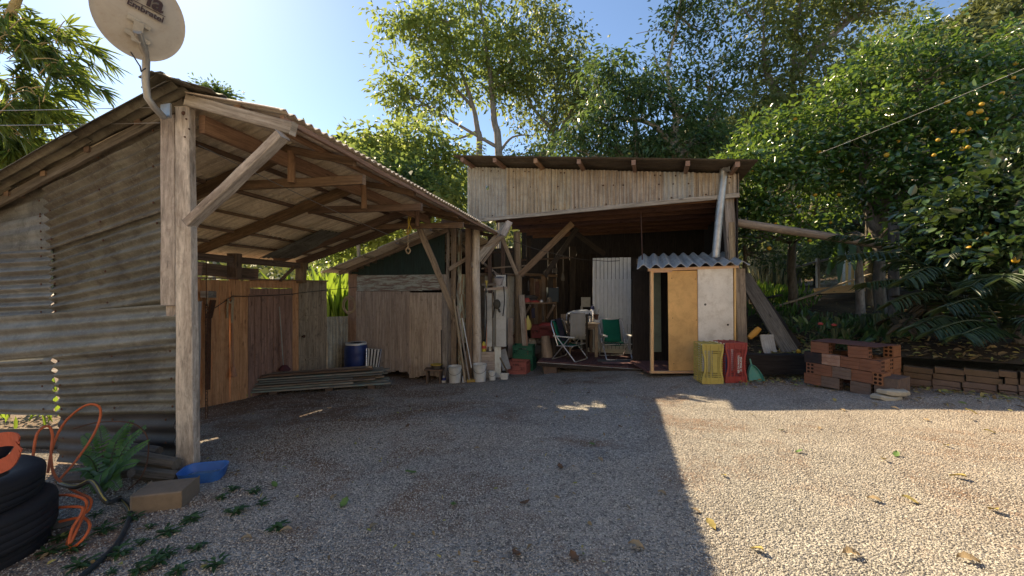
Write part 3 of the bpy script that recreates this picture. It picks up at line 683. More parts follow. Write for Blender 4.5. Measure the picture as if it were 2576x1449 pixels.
# ---------------------------------------------------------------- tool shed behind the carport
BF = 4.97
shed = thing("tool_shed", "low tool shed with grey plank double doors and a dark green boarded gable", "shed", tuple(V((K(-1.3, BF, 0).x, K(-1.3, BF, 0).y, gz(-2.4, 8)))))
def sg(px, b=BF): p = KB(px, 900, b); return gz(p.x, p.y)
mb = MB(); x0 = 886
while x0 < 1116:
    x1 = x0+rnd(14, 19); ytop = lambda x: 690-(x-890)*(690-580)/225.0
    a, b2 = KB(x0, ytop(x0), BF+.03), KB(x1-.6, ytop(x1), BF+.03); zb = KB(x0, 692, BF+.03).z
    mb.bar(V(((a.x+b2.x)/2, (a.y+b2.y)/2, zb)), V(((a.x+b2.x)/2, (a.y+b2.y)/2, (a.z+b2.z)/2+.03)), (b2-a).length, .02, -UK, 0, 2, .002); x0 = x1
mb.build("gable_boards", W_GREEN, shed)
mb = MB()
for e0, e1, t0, t1 in ((896, 1062, 692, 731), (1062, 1108, 690, 729)):
    mb.bar(KB(e0, (t0+t1)/2+1, BF), KB(e1, (t0+t1)/2, BF), .025, KB(e0, t0, BF).z-KB(e0, t1, BF).z, UK, 0, 5, .003) if False else mb.bar(KB(e0, (t0+t1)/2+1, BF), KB(e1, (t0+t1)/2, BF), .025, KB(e0, t0, BF).z-KB(e0, t1, BF).z, (0, 0, 1), 0, 5, .003)
mb.build("header_board", W_PEEL, shed)
def door(xa, xb, top, bot, n, name="door"):
    m = MB()
    for i in range(n):
        a = xa+(xb-xa)*i/n; b_ = xa+(xb-xa)*(i+1)/n; p, q = KB(a, top, BF-.005), KB(b_, top, BF-.005); c = (p+q)/2
        z0 = KB((a+b_)/2, bot, BF-.005).z+rnd(-.03, .03)
        m.bar(V((c.x, c.y, z0)), V((c.x, c.y, p.z)), (q-p).length-.004, .022, -UK, 0, 4, .002)
        m.bar(V((p.x, p.y, z0))-UK*.016, V((p.x, p.y, p.z))-UK*.016, .022, .012, -UK, 0, 4, .002)
    return m.build(name, W_DOOR, shed)
door(898, 1031, 733, 934, 11); door(1032, 1112, 736, 947, 7)
m = MB(); m.bar(KB(1028, 733, BF-.03), KB(1028, 770, BF-.03), .045, .02, -UK); m.build("door_stop", W_DOOR, shed); m = MB(); m.bar(KB(1030, 900, BF-.03), KB(1030, 940, BF-.03), .06, .02, -UK); m.build("door_stop", W_DOOR, shed)
part_bar("corner_post", W_RED, shed, V((KB(888, 900, BF).x, KB(888, 900, BF).y, sg(888)-.03)), KB(888, 690, BF), .20, .05, -UK)
part_bar("corner_post", W_GREY, shed, V((KB(1119, 900, BF).x, KB(1119, 900, BF).y, sg(1119)-.03)), KB(1119, 690, BF), .12, .05, -UK)
part_bar("corner_post", W_GREY, shed, V((KB(1134, 900, BF+.1).x, KB(1134, 900, BF+.1).y, sg(1134)-.03)), KB(1134, 700, BF+.1), .10, .04, -UK)
SR = lambda a, b, dz=0: K(a, b, .335+.335*(a+2.705)+dz)
mb = MB(); a = -2.72
for a0, a1 in ((-.05, -1.4), (-1.3, -2.74)):
    b = BF-.46
    while b < BF+2.8:
        b1 = b+.95; l = rnd(0, .008)+(.008 if a0 > -.5 else 0); mb.sheet(SR(a0, b, l), SR(a1, b, l), SR(a1, b1+.06, l+.006), SR(a0, b1+.06, l+.006), .08, .011, .005, 0, 5, .005); b = b1
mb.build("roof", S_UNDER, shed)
for b in (BF-.02, BF+1.2, BF+2.6): part_bar("rafter", W_MID, shed, SR(-2.6, b, -.05), SR(-.1, b, -.05), .05, .08)
for a in (-2.45, -1.75, -1.0, -.3): part_bar("purlin", W_MID, shed, SR(a, BF-.42, -.03), SR(a, BF+2.6, -.03), .06, .035)
mb = MB()
for i in range(14):
    a = -2.4; b = BF+.1+i*.2; c = K(a, b, 0); mb.bar(V((c.x, c.y, gz(c.x, c.y)-.05)), SR(a, b, -.03), .19, .02, VK, 0, 2)
mb.build("side_wall", W_MID, shed)
mb = MB()
for i in range(13):
    a = -2.35+i*.19; c = K(a, BF+2.7, 0); mb.bar(V((c.x, c.y, gz(c.x, c.y)-.05)), SR(a, BF+2.7, -.03), .185, .02, UK, 0, 2)
mb.build("back_wall", W_DARK, shed)

# ---------------------------------------------------------------- open barn with the corrugated front
barn = thing("open_barn", "tall open fronted barn with tan corrugated fascia and shallow sloping roof", "barn", tuple(V((B(2.4, 0, 0).x, B(2.4, 0, 0).y, gz(1.5, 7.4)))))
zt = lambda a: 2.575-.129*a
zb_ = lambda a: 1.43+.028*a
xs = [1182, 1277, 1384, 1436, 1552, 1672, 1746, 1856]
def a_at(px):
    p = BB(px, 500, 0); return (p-B(0, 0, 0)).dot(V2)
AA = [a_at(x) for x in xs]; ARIGHT = AA[-1]
mm = [S_FIBRE3, S_FIBRE, S_FIBRE, S_FIBRE2, S_FIBRE2, S_FIBRE3, S_FIBRE2]
for i, (a0, a1) in enumerate(zip(AA, AA[1:])):
    mb = MB(); b = -.012*(i % 2)
    hole = (lambda u, v: .33 < u < .40 and .44 < v < .52) if i == 0 else None
    mb.sheet(B(a0-.01, b, zt(a0)), B(a0-.01, b, zb_(a0)), B(a1+.02, b, zb_(a1)), B(a1+.02, b, zt(a1)), .076, .019, .005, 0, 14 if i == 0 else 5, .004, 8, hole, nrm=-U2)
    sh = mb.build("fascia_sheet", mm[i], barn)
    mb = MB()
    for k in range(5):
        aa = rnd(a0+.05, a1-.05); zz_ = random.choice([zt(aa)-.07, (zt(aa)*.62+zb_(aa)*.38)-.02, zb_(aa)+.06])
        mb.lathe([(.014, 0), (.014, .006), (.006, .012), (.0001, .014)], 8, B(aa, b-.014, zz_), 0, V((0, 0, 1)).rotation_difference(-U2).to_matrix())
    mb.build("screw_cap", RUST, sh)
part_bar("sill_beam", W_GREY, barn, B(-.02, -.03, zb_(0)-.01), B(ARIGHT+.02, -.03, zb_(ARIGHT)-.01), .05, .075, seg=10, jit=.003)
part_bar("trim_strip", WHITED, barn, B(-.02, -.03, zb_(0)), B(-.02, -.03, zt(0)), .03, .02)
RB = lambda a, b, dz=0: B(a, b, 2.64-.129*a+dz)
mb = MB(); b = -.52
while b < 4.5:
    b1 = b+.95; l = rnd(0, .01)
    for a0, a1 in ((-.12, 1.9), (1.8, 3.8), (3.7, 5.19)): mb.sheet(RB(a0, b, l+(.008 if a0 < 1 else 0)), RB(a1, b, l), RB(a1, b1+.06, l+.006), RB(a0, b1+.06, l+.006), .08, .012, .005, 0, 7, .007)
    b = b1
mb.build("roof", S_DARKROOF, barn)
for px in (1162, 1244, 1347, 1456, 1594, 1731, 1856):
    p = BB(px, 402, -.50); a = (p-B(0, -.50, 0)).dot(V2); part_bar("purlin", W_RED, barn, RB(a, -.50, -.055), RB(a, 4.3, -.055), .06, .075)
for b in (.10, .62, 1.15, 1.7, 2.3, 2.9, 3.5): part_bar("joist", W_CEIL, barn, B(.35, b, 1.50+.035), B(ARIGHT-.02, b, 1.56), .045, .13, seg=6)
mb = MB()
for i in range(26):
    a = -2.2+i*.29; c = B(a, 4.3, 0); mb.bar(V((c.x, c.y, gz(c.x, c.y)-.05)), RB(max(a, -.1), 4.3, -.02) if a > -.2 else B(a, 4.3, 1.3), .3, .02, U2, 0, 2)
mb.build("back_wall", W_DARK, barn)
mb = MB()
for i in range(15):
    b = .05+i*.29; c = B(ARIGHT, b+.1, 0); mb.bar(V((c.x, c.y, gz(c.x, c.y)-.05)), RB(ARIGHT, b+.1, -.03), .3, .02, V2, 0, 2)
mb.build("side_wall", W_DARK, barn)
pr = P(1868, 868, 6.62); part_bar("corner_post", W_GREY, barn, V((P(1864, 868, 6.62).x, 6.62, gz(3.9, 6.6)-.02)), P(1830, 500, 6.62), .20, .10, (0, -1, 0), 6, .005, .17)
part_bar("corner_post", W_MID, barn, V((P(1852, 868, 6.5).x, 6.5, gz(3.8, 6.5)-.02)), P(1838, 560, 6.6), .10, .06, (0, -1, 0), 6, .004)
# white tongue-and-groove partition and dark wall beside it
FL = -1.47                                    # deck height
aW0 = (BB(1491, 700, 1.5)-B(0, 1.5, 0)).dot(V2); aW1 = (BB(1588, 700, 1.5)-B(0, 1.5, 0)).dot(V2)
mb = MB()
for i in range(10):
    a = aW0+(aW1-aW0)*(i+.5)/10; mb.bar(B(a, 1.5, FL+.10), B(a, 1.5, .68+rnd(-.004, .004)), (aW1-aW0)/10-.009, .02, -U2, 0, 2, .001)
mb.bar(B(aW0, 1.512, -.3), B(aW1, 1.512, -.3), .012, 1.0)
wp = mb.build("white_partition", wood("partition_white", [(.40, .42, .41), (.48, .5, .49), (.55, .57, .56)], (.36, .36, .33), .25, False, .6, var=0), barn, bevel=.003)
mb = MB(); mb.bar(B(aW0-.1, 1.48, FL+.05), B(5.0, 1.48, FL+.05), .05, .10); mb.build("sill_board", W_WHITE, barn)
mb = MB(); mb.box(B(aW0+.07, 1.47, -.62), .04, .02, .06, 0, R(-20)); mb.tube([B(aW0+.07, 1.475, -.6), B(aW0+.065, 1.475, .64)], .005, 6); mb.build("light_switch", WHITED, wp)
mb = MB()
for i in range(8):
    a = aW1+.03+i*.22; mb.bar(B(a+.1, 1.58, FL+.05), B(a+.1, 1.58, .66), .21, .02, -U2, 0, 2)
mb.build("dark_partition", W_DARK, barn)
m = MB(); m.bar(B(aW1+.12, 1.5, .58), B(aW1+.42, 1.5, .58), .03, .12); m.build("lintel_board", W_MID, barn)
# posts, braces and plank wall of the workshop corner (left part of the barn)
def standing(name, mat, px, top, d, w, h, lean=0, w1=None):
    p = P(px, top, d); q = P(px+lean, 850, d); return part_bar(name, mat, barn, V((q.x, q.y, gz(q.x, q.y)-.03)), p, w, h, (0, -1, 0), 7, .007, w1)
standing("post", W_GREY, 1127, 572, 7.75, .06, .06); standing("post", W_MID, 1142, 575, 7.75, .10, .08); standing("post", W_GREEN and W_PEEL, 1157, 580, 7.9, .08, .05)
m = MB(); lp = P(1197, 560, 7.55); lq = V((P(1199, 850, 7.55).x, 7.55, gz(-.7, 7.55)-.03))
m.tube([lq, lq.lerp(lp, .3)+V((.01, 0, 0)), lq.lerp(lp, .65)-V((.008, 0, 0)), lp], [.098, .09, .085, .075], 12); m.build("log_post", W_LOG, barn)
m = MB(); q = P(1163, 852, 7.7); pts = [P(1167, 862, 7.7), P(1163, 800, 7.7), P(1160, 740, 7.7), P(1163, 690, 7.7)]
m.tube(pts, [.05, .09, .10, .085], 9); m.build("bark_slab", W_PEEL, barn)
m = MB(); m.tube([V((P(1306, 870, 8.85).x, 8.85, gz(.2, 8.85)-.03)), P(1304, 700, 8.75), P(1300, 583, 8.4)], [.09, .085, .075], 9); m.build("log_post", W_MID, barn)
for (xa, ya, xb, yb, d0, d1, w, mt) in ((1129, 678, 1266, 594, 7.5, 7.75, .075, W_MID), (1186, 672, 1278, 563, 7.5, 7.9, .13, W_GREY), (1212, 664, 1262, 596, 7.65, 7.9, .05, W_MID), (1308, 692, 1440, 562, 8.2, 8.3, .13, W_BROWN), (1370, 694, 1452, 575, 8.9, 9.0, .12, W_DARK),
      (1262, 596, 1300, 690, 8.1, 8.2, .08, W_MID), (1140, 598, 1262, 700, 8.3, 8.5, .05, W_GREY), (1395, 545, 1520, 640, 9.2, 9.6, .12, W_DARK)):
    part_bar("brace", mt, barn, P(xa, ya, d0), P(xb, yb, d1), w, .05, (0, -1, 0), 5, .004)
m = MB(); m.bar(P(1266, 592, 7.55), P(1283, 557, 7.55), .12, .03, (0, -1, 0)); m.build("brace", W_POST, barn, bevel=.003)
for px, t, d, w in ((1190, 560, 8.3, .10), (1232, 590, 8.4, .08), (1265, 600, 8.6, .09), (1330, 600, 9.6, .12), (1385, 610, 9.9, .14), (1440, 620, 10.2, .16)): standing("post", W_BROWN if px < 1300 else W_DARK, px, t, d, w, .08)
part_bar("rail", W_MID, barn, P(1205, 690, 8.5), P(1318, 692, 8.95), .05, .06); part_bar("rail", W_BROWN, barn, P(1318, 690, 8.95), P(1400, 694, 9.9), .05, .06)
wpts = [(1140, 8.05), (1206, 8.3), (1300, 8.42), (1400, 9.9), (1500, 10.6)]
def strip(px0, px1, d0, d1, n, top, mats, bot=None):
    groups = {}
    for i in range(n):
        t0 = i/n; t1 = (i+1)/n; d = d0+(d1-d0)*(t0+t1)/2; a = P(px0+(px1-px0)*t0, top+rnd(-5, 5), d0+(d1-d0)*t0); b_ = P(px0+(px1-px0)*t1, top, d0+(d1-d0)*t1)
        c = (a+b_)/2; mt = random.choice(mats); mb_ = groups.setdefault(mt.name, (MB(), mt))[0]
        dv = (b_-a); dv.z = 0; nv = V((-dv.y, dv.x, 0)).normalized()
        mb_.bar(V((c.x, c.y, gz(c.x, c.y)-.03)), V((c.x+rnd(-.01, .01), c.y, a.z)), dv.length-.006, .022, nv, 0, 5, .004)
    for mb_, mt in groups.values(): mb_.build("plank_wall", mt, barn)
strip(1136, 1208, 8.0, 8.3, 5, 694, [W_GREY, W_DARK])
strip(1208, 1304, 8.6, 9.1, 9, 690, [W_WHITE, W_DOOR, W_MID])
strip(1304, 1400, 9.2, 10.3, 10, 700, [W_DARK, W_MID, W_BROWN])
strip(1400, 1500, 10.3, 10.6, 6, 640, [W_DARK])
part_bar("door_bar", W_MID, barn, P(1212, 716, 8.3), P(1258, 715, 8.3), .03, .06)

# ---------------------------------------------------------------- wooden deck in the barn
deck = thing("deck", "low deck of dark purple boards on brick feet at the barn front", "deck", tuple(B(2.4, .1, FL-.1)))
d0, d1 = P(1353, 910, 7.72), P(1640, 930, 6.98)
e = (d1-d0); e.z = 0; L = e.length; e.normalize(); nb = V((-e.y, e.x, 0))
mb = MB(); w = .115; k = 0
while k*w < L+2.1:
    s0 = d0+e*(k*w+w/2); s0.z = ZC+FL; mb.bar(s0, s0+nb*1.75, w-.006, .03, (0, 0, 1), 0, 3, .001); k += 1
mb.build("deck_boards", W_RED2, deck)
f0 = d0.copy(); f0.z = ZC+FL-.04; f0 -= nb*.012; mb = MB(); mb.bar(f0, f0+e*(L-.02), .022, .05, seg=4, jit=.002); mb.build("front_trim", W_WHITE, deck)
mb = MB()
for t in (0, .6, 1.2, 1.7): c = d0+nb*t; c.z = ZC+FL-.055; mb.bar(c, c+e*(L+2), .06, .07)
mb.build("deck_joists", W_DARK, deck)
for t, bb in ((.12, .08), (.55, .12), (.9, .1)):
    c = d0+e*(L*t)+nb*bb; g = gz(c.x, c.y); h = ZC+FL-.09-g; mb = MB(); mb.box(V((c.x, c.y, g+h/2-.01)), .26, .16, h+.02, 0, math.atan2(e.y, e.x), .004); mb.build("brick_foot", BRICKM[2], deck, bevel=.006)

# ---------------------------------------------------------------- plywood hut with wavy roof
hut = thing("plywood_hut", "small hut of tan and white plywood with a wavy grey roof and steel flue", "hut", tuple(V((P(1740, 935, 6.2).x, 6.5, gz(2.9, 6.2)))))
DH = 6.2; gh = gz(2.9, DH)
def H(px, py, dd=0): return P(px, py, DH+dd)
mb = MB(); mb.bar(H(1640, 938), H(1639, 676), .048, .045, (0, -1, 0), 0, 4, .002); mb.build("corner_stud", W_NEW, hut, bevel=.003)
for nm_, a_, b_, w_, h_ in (("roof_rail", H(1630, 679, -.02), H(1857, 671, -.02), .03, .045), ("door_head", H(1642, 682, .0), H(1690, 681, 0), .03, .05), ("bottom_rail", H(1635, 936, -.01), H(1757, 936, -.01), .05, .035), ("roof_rail", H(1632, 679, .9), H(1857, 671, .9), .04, .05)):
    mb = MB(); mb.bar(a_, b_, w_, h_); mb.build(nm_, W_NEW, hut, bevel=.003)
mb = MB(); mb.bar(H(1720, 932), H(1717, 681), .48, .018, (0, -1, 0), 0); mb.build("tan_panel", TAN, hut, bevel=.002)
for px, py in ((1690, 700), (1750, 702), (1692, 800), (1752, 805), (1695, 915), (1754, 912)):
    mb = MB(); mb.lathe([(.007, 0), (.007, .002), (.0001, .003)], 8, H(px, py, -.0095), 0, Matrix.Rotation(R(90), 3, "X")); mb.build("nail_head", RUST, hut)
mb = MB(); mb.bar(H(1801, 934, -.022), H(1799, 674, -.022), .565, .018, (0, -1, 0), 0); wpn = mb.build("white_panel", WBOARD, hut, bevel=.002)
mb = MB(); mb.lathe([(.016, 0), (.016, .004), (.0001, .004)], 14, H(1831, 817, -.031), 0, Matrix.Rotation(R(90), 3, 'X')); mb.build("peep_hole", HOLE, wpn)
mb = MB(); mb.lathe([(.018, 0), (.018, .003), (.0001, .004)], 14, H(1774, 766, -.031), 0, Matrix.Rotation(R(90), 3, 'X')); mb.lathe([(.022, 0), (.022, .003), (.0001, .004)], 14, H(1776, 862, -.031), 0, Matrix.Rotation(R(90), 3, 'X')); mb.build("grey_plug", STONED, wpn)
mb = MB(); mb.bar(H(1848, 936), H(1847, 674), .03, .05, (0, -1, 0), 0, 3, .002); mb.build("edge_stud", W_NEW, hut, bevel=.003)
mb = MB(); mb.bar(H(1866, 866, .05), H(1860, 676, .05), .16, .05, (0, -1, 0), 0, 5, .004); mb.build("side_board", W_MID, hut, bevel=.004)
mb = MB(); c0 = H(1848, 900, .04); mb.bar(V((c0.x, DH+.5, gh)), V((c0.x, DH+.5, H(0, 676).z)), .92, .02, V((1, 0, 0))); mb.build("side_wall", W_MID, hut)
mb = MB(); mb.bar(V((H(1740, 0).x, DH+.95, gh)), V((H(1740, 0).x, DH+.95, H(0, 676).z)), 1.32, .02, V((0, 1, 0))); mb.build("back_wall", W_DARK, hut)
mb = MB(); mb.bar(P(1653, 885, 7.0), P(1651, 684, 7.0), .15, .02, V((0, 1, 0))); mb.build("inner_board", plain("pale_green_paint", (.2, .235, .17), .7), hut)
mb = MB(); mb.bar(V((H(1640, 0).x, DH+.02, gh+.05)), V((H(1640, 0).x, DH+.9, gh+.05)), .02, .03); 
for i in range(7): mb.bar(V((H(1645, 0).x+.2*i, DH+.03, gh+.055)), V((H(1645, 0).x+.2*i, DH+.92, gh+.055)), .195, .03)
mb.build("floor_boards", W_RED2, hut)
mb = MB()
A = H(1602, 672, -.14); Bq = H(1888, 662, -.14); C = Bq+V((.36, 1.25, .27)); D = A+V((0.44, 1.25, .29))
mb.sheet(A, D, C, Bq, .192, .031, .008, 0, 6, .0, 14, nrm=(0, 0, 1)); mb.build("roof", S_WAVE, hut)
flue = MB(); b0 = P(1800, 648, 6.55); flue.tube([b0, P(1809, 545, 6.55), P(1818, 462, 6.55), P(1820, 440, 6.55)], .062, 16, 0, False)
fl = flue.build("flue_pipe", METAL, hut)
el = MB(); el.tube([P(1820, 443, 6.55), P(1820, 430, 6.55), P(1823, 424, 6.52), P(1832, 421, 6.46), P(1844, 421, 6.38)], [.066, .066, .067, .068, .068], 16, 0, False)
for y in (545, 462): 
    q = P(1809 if y == 545 else 1818, y, 6.55); el.tube([q-V((0.002, 0, .012)), q+V((0.002, 0, .012))], .066, 16)
el.build("elbow", METAL, fl)
m = MB(); m.tube([P(1836, 421, 6.44), P(1841, 421, 6.40)], .06, 14); m.build("dark_mouth", HOLE, fl)
m = MB(); m.tube([P(1612, 520, 7.3), P(1616, 655, 6.6)], .010, 6); o = m.build("hanging_rod", RUST, loc=P(1612, 520, 7.3)); tag(o, "thin rusty rod hanging from the barn joists above the hut roof", "rod")
# ---------------------------------------------------------------- things standing about
def one(mb, name, mat, label, cat, loc=None, group=None, bevel=0):
    o = mb.build(name, mat, loc=loc if loc is not None else tuple(mb.v[0]), bevel=bevel); return tag(o, label, cat, group)
def ground(px, py): return G(px, py)
def at(px, py_base, dz=0): p = G(px, py_base); p.z += dz; return p
def smooth(pts, n=6):
    out = []; N = len(pts)
    for i in range(N-1):
        p0, p1, p2, p3 = pts[max(i-1, 0)], pts[i], pts[i+1], pts[min(i+2, N-1)]
        for k in range(n):
            t = k/n; out.append(.5*((2*p1)+(-p0+p2)*t+(2*p0-5*p1+4*p2-p3)*t*t+(-p0+3*p1-3*p2+p3)*t**3))
    out.append(pts[-1]); return out
# --- tyres, cords, hose, tray, block by the gable wall
def tyre(name_label, x, y, z, R_, w, tilt=(0, 0), rz=0):
    t = thing("tyre", name_label, "tyre", (x, y, z), 0, "tyres stacked at the gable wall"); mb = MB()
    pr = []
    prof = [(.62, .12), (.60, .30), (.66, .44), (.80, .5), (.93, .49), (.985, .42), (1, .30), (.994, .285), (1, .27), (1, .12), (.992, .105), (1, .09), (1, -.09), (.992, -.105), (1, -.12), (1, -.27), (.994, -.285), (1, -.30), (.985, -.42), (.93, -.49), (.80, -.5), (.66, -.44), (.60, -.30), (.62, -.12)]
    M = Matrix.Rotation(tilt[0], 3, 'X') @ Matrix.Rotation(tilt[1], 3, 'Y')
    mb.lathe([(a*R_, b*w) for a, b in prof]+[(prof[0][0]*R_, prof[0][1]*w)], 48, (x, y, z+w/2), 0, M)
    mb.f = [f for f in mb.f if len(f) == 4]; mb.uv = [u for u in mb.uv if len(u) == 4]; mb.m = mb.m[:len(mb.f)]; mb.s = [True]*len(mb.f)
    mb.build("tread", RUBBER, t); return t
tc = V((-2.60, 1.78, 0)); tg = gz(tc.x, tc.y)
tyre("lowest dusty tyre of the stack, pressed into the gravel", tc.x-.02, tc.y, tg-.11, .315, .19)
tyre("middle black tyre of the stack with a wide worn tread", tc.x+.01, tc.y, tg+.07, .32, .175)
tyre("topmost smaller tyre of the stack holding an orange strap", tc.x-.07, tc.y+.03, tg+.24, .305, .155, (R(-3), R(4)))
m = MB(); zc = tg+.64
for off, wd in ((0, 1), (.02, .7)):
    pts = [P(-60, 1190, 1.75), P(20, 1165, 1.66), P(48, 1120, 1.62), P(30, 1104, 1.66), P(-30, 1112, 1.72), P(-90, 1130, 1.8)]
    pts = smooth(pts, 5)
    for p, q in zip(pts, pts[1:]): m.bar(p, q, .004, .06*wd, (0, 0, 1), 0, 1, .001)
one(m, "strap", ORCLOTH, "orange lashing strap folded inside the top tyre", "strap")
m = MB(); m.tube([P(-70, 1150, 1.8), P(-10, 1140, 1.75), P(14, 1118, 1.74), P(-20, 1105, 1.78)], [.03, .04, .03, .02], 8); one(m, "blue_cloth", DARKC, "dark blue cloth tucked in the top tyre", "cloth")
m = MB(); pts = [P(x, y, d) for x, y, d in ((80, 1180, 2.2), (92, 1095, 2.25), (120, 1072, 2.3), (132, 1095, 2.3), (128, 1150, 2.25), (140, 1200, 2.2), (190, 1236, 2.15), (228, 1255, 2.1), (222, 1285, 2.08), (200, 1300, 2.05), (170, 1365, 1.92), (186, 1375, 1.88), (214, 1350, 1.9), (226, 1320, 1.95), (206, 1302, 2.0), (150, 1312, 2.0))]
m.tube(smooth(pts), .0065, 7); one(m, "orange_rope", ORANGE, "orange cord looping from the tyres down to the weeds", "rope")
m = MB(); pts = [P(x, y, d) for x, y, d in ((120, 1190, 2.25), (134, 1120, 2.3), (165, 1060, 2.35), (215, 1020, 2.38), (248, 1022, 2.4), (252, 1050, 2.4), (232, 1100, 2.35), (190, 1160, 2.28), (155, 1200, 2.22), (150, 1205, 2.2))]
m.tube(smooth(pts), .0065, 7); one(m, "orange_rope", ORANGE, "faded orange cord rising in a tall loop against the gable wall", "rope")
m = MB(); pts = [P(x, y, d) for x, y, d in ((110, 1252, 2.1), (170, 1245, 2.05), (215, 1258, 2.0), (212, 1290, 1.98), (190, 1340, 1.9), (175, 1368, 1.86), (182, 1330, 1.9), (206, 1290, 1.95), (200, 1275, 1.97), (130, 1278, 2.02), (60, 1285, 2.05))]
m.tube(smooth(pts), .0065, 7); one(m, "orange_rope", ORANGE, "bright orange cord folded low beside the tyres", "rope")
m = MB(); pts = [P(x, y, d) for x, y, d in ((150, 1215, 2.2), (190, 1225, 2.12), (232, 1212, 2.12), (268, 1262, 2.0)) ]+[G(x, y)+V((0, 0, .014)) for x, y in ((300, 1262), (325, 1290), (322, 1320), (296, 1372), (250, 1420), (190, 1470), (90, 1560))]
m.tube(smooth(pts), .0125, 9); hs = one(m, "garden_hose", HOSE, "dark garden hose curving over the gravel by the weeds", "hose")
m = MB(); pts2 = [p+V((.004, -.006, .0105)) for p in smooth(pts)][:34]; m.tube(pts2, .0035, 5); m.build("stripe", HOSEY, hs)
m = MB(); pts = [P(x, y, d) for x, y, d in ((185, 1078, 2.5), (250, 1062, 2.5), (330, 1064, 2.5), (368, 1095, 2.5), (372, 1150, 2.45), (355, 1200, 2.4), (322, 1232, 2.35))]
m.tube(smooth(pts), .004, 5); one(m, "bent_wire", RUST, "thin rusty wire arching in front of the black wall sheet", "wire")
# tray
tr = thing("plastic_tray", "blue cut plastic tray at the foot of the gable post", "tray", tuple(at(512, 1205)))
def rrect(cx, cy, hx, hy, r, z, n=5):
    o = []
    for sx, sy, a0 in ((1, 1, 0), (-1, 1, 90), (-1, -1, 180), (1, -1, 270)):
        for k in range(n+1):
            a = R(a0+90*k/n); o.append(V((cx+sx*(hx-r)+r*math.cos(a), cy+sy*(hy-r)+r*math.sin(a), z)))
    return o
def loft(mb, rings, m=0, close=False):
    idx = [[mb.vert(p) for p in r_] for r_ in rings]; n = len(idx[0])
    for a, b in zip(idx, idx[1:]):
        for k in range(n): k2 = (k+1) % n; mb.face((a[k], a[k2], b[k2], b[k]), None, m, True)
    return idx
c = at(512, 1205); mb = MB(); Mz = Matrix.Rotation(R(14), 3, 'Z')
def rr_at(hx, hy, r, z, tilt=.03): return [c + Mz @ (p+V((0, 0, p.y*tilt))) for p in rrect(0, 0, hx, hy, r, z)]
ix = loft(mb, [rr_at(.115, .075, .05, .004), rr_at(.128, .086, .058, .05), rr_at(.134, .09, .06, .072), rr_at(.136, .092, .06, .078), rr_at(.129, .085, .056, .075), rr_at(.124, .08, .052, .045), rr_at(.108, .068, .045, .012)])
mb.face(ix[0][::-1]); mb.face(ix[-1]); mb.build("tray_body", BLUE, tr)
mb = MB(); mb.face([mb.vert(p) for p in rr_at(.112, .072, .045, .024)]); mb.build("water", plain("murky_water", (.12, .2, .3), .15, .5, 0, .3), tr)
# concrete block (turned towards the yard)
b = at(380, 1290); mb = MB(); mb.box(V((b.x, b.y+.10, b.z+.045)), .25, .18, .11, 0, R(14), .004); one(mb, "concrete_block", CONC, "brown concrete block lying on the gravel beside the weeds", "block", (b.x, b.y+.1, b.z), bevel=.006)
# firewood under the wall
for i, (x0, y0, x1, y1, d, r_, lb) in enumerate(((290, 1150, 446, 1168, 2.72, .045, "split log on top of the small pile under the gable wall"), (330, 1185, 450, 1200, 2.66, .04, "split log at the bottom of the pile next to the gable post"), (230, 1120, 400, 1135, 2.85, .035, "thin mossy log behind the pile under the gable wall"), (150, 1205, 330, 1190, 2.55, .03, "dark pole lying behind the ferns"))):
    m = MB(); p, q = P(x0, y0, d), P(x1, y1, d-.05); m.tube([p, p.lerp(q, .5)+V((0, 0, rnd(-.01, .01))), q], [r_, r_*1.1, r_*.95], 7); one(m, "log", W_VERGE, lb, "log")
c = at(335, 1210); m = MB(); M_ = Matrix.Rotation(R(-55), 3, 'X'); m.lathe([(.0001, .0), (.06, 0), (.085, .03), (.09, .03), (.062, -.006), (.0001, -.006)], 18, V((c.x, c.y+.1, c.z+.10)), 0, M_, 1.0, .75); one(m, "pan", BLACK, "dark plastic pan leaning behind the fern", "pan")
for px, py, r_, lb in ((160, 1322, .045, "mossy stone beside the tyres under the orange cord"), (420, 1150, .03, "small stone by the gable post")):
    p = at(px, py); m = MB(); m.lathe([(.0001, -.4*r_), (r_*.8, -.2*r_), (r_, .2*r_), (r_*.7, .6*r_), (.0001, .75*r_)], 8, p, 0, Matrix.Rotation(rnd(0, 6), 3, 'Z'), 1.2, .9); one(m, "stone", STONED, lb, "stone", tuple(p))

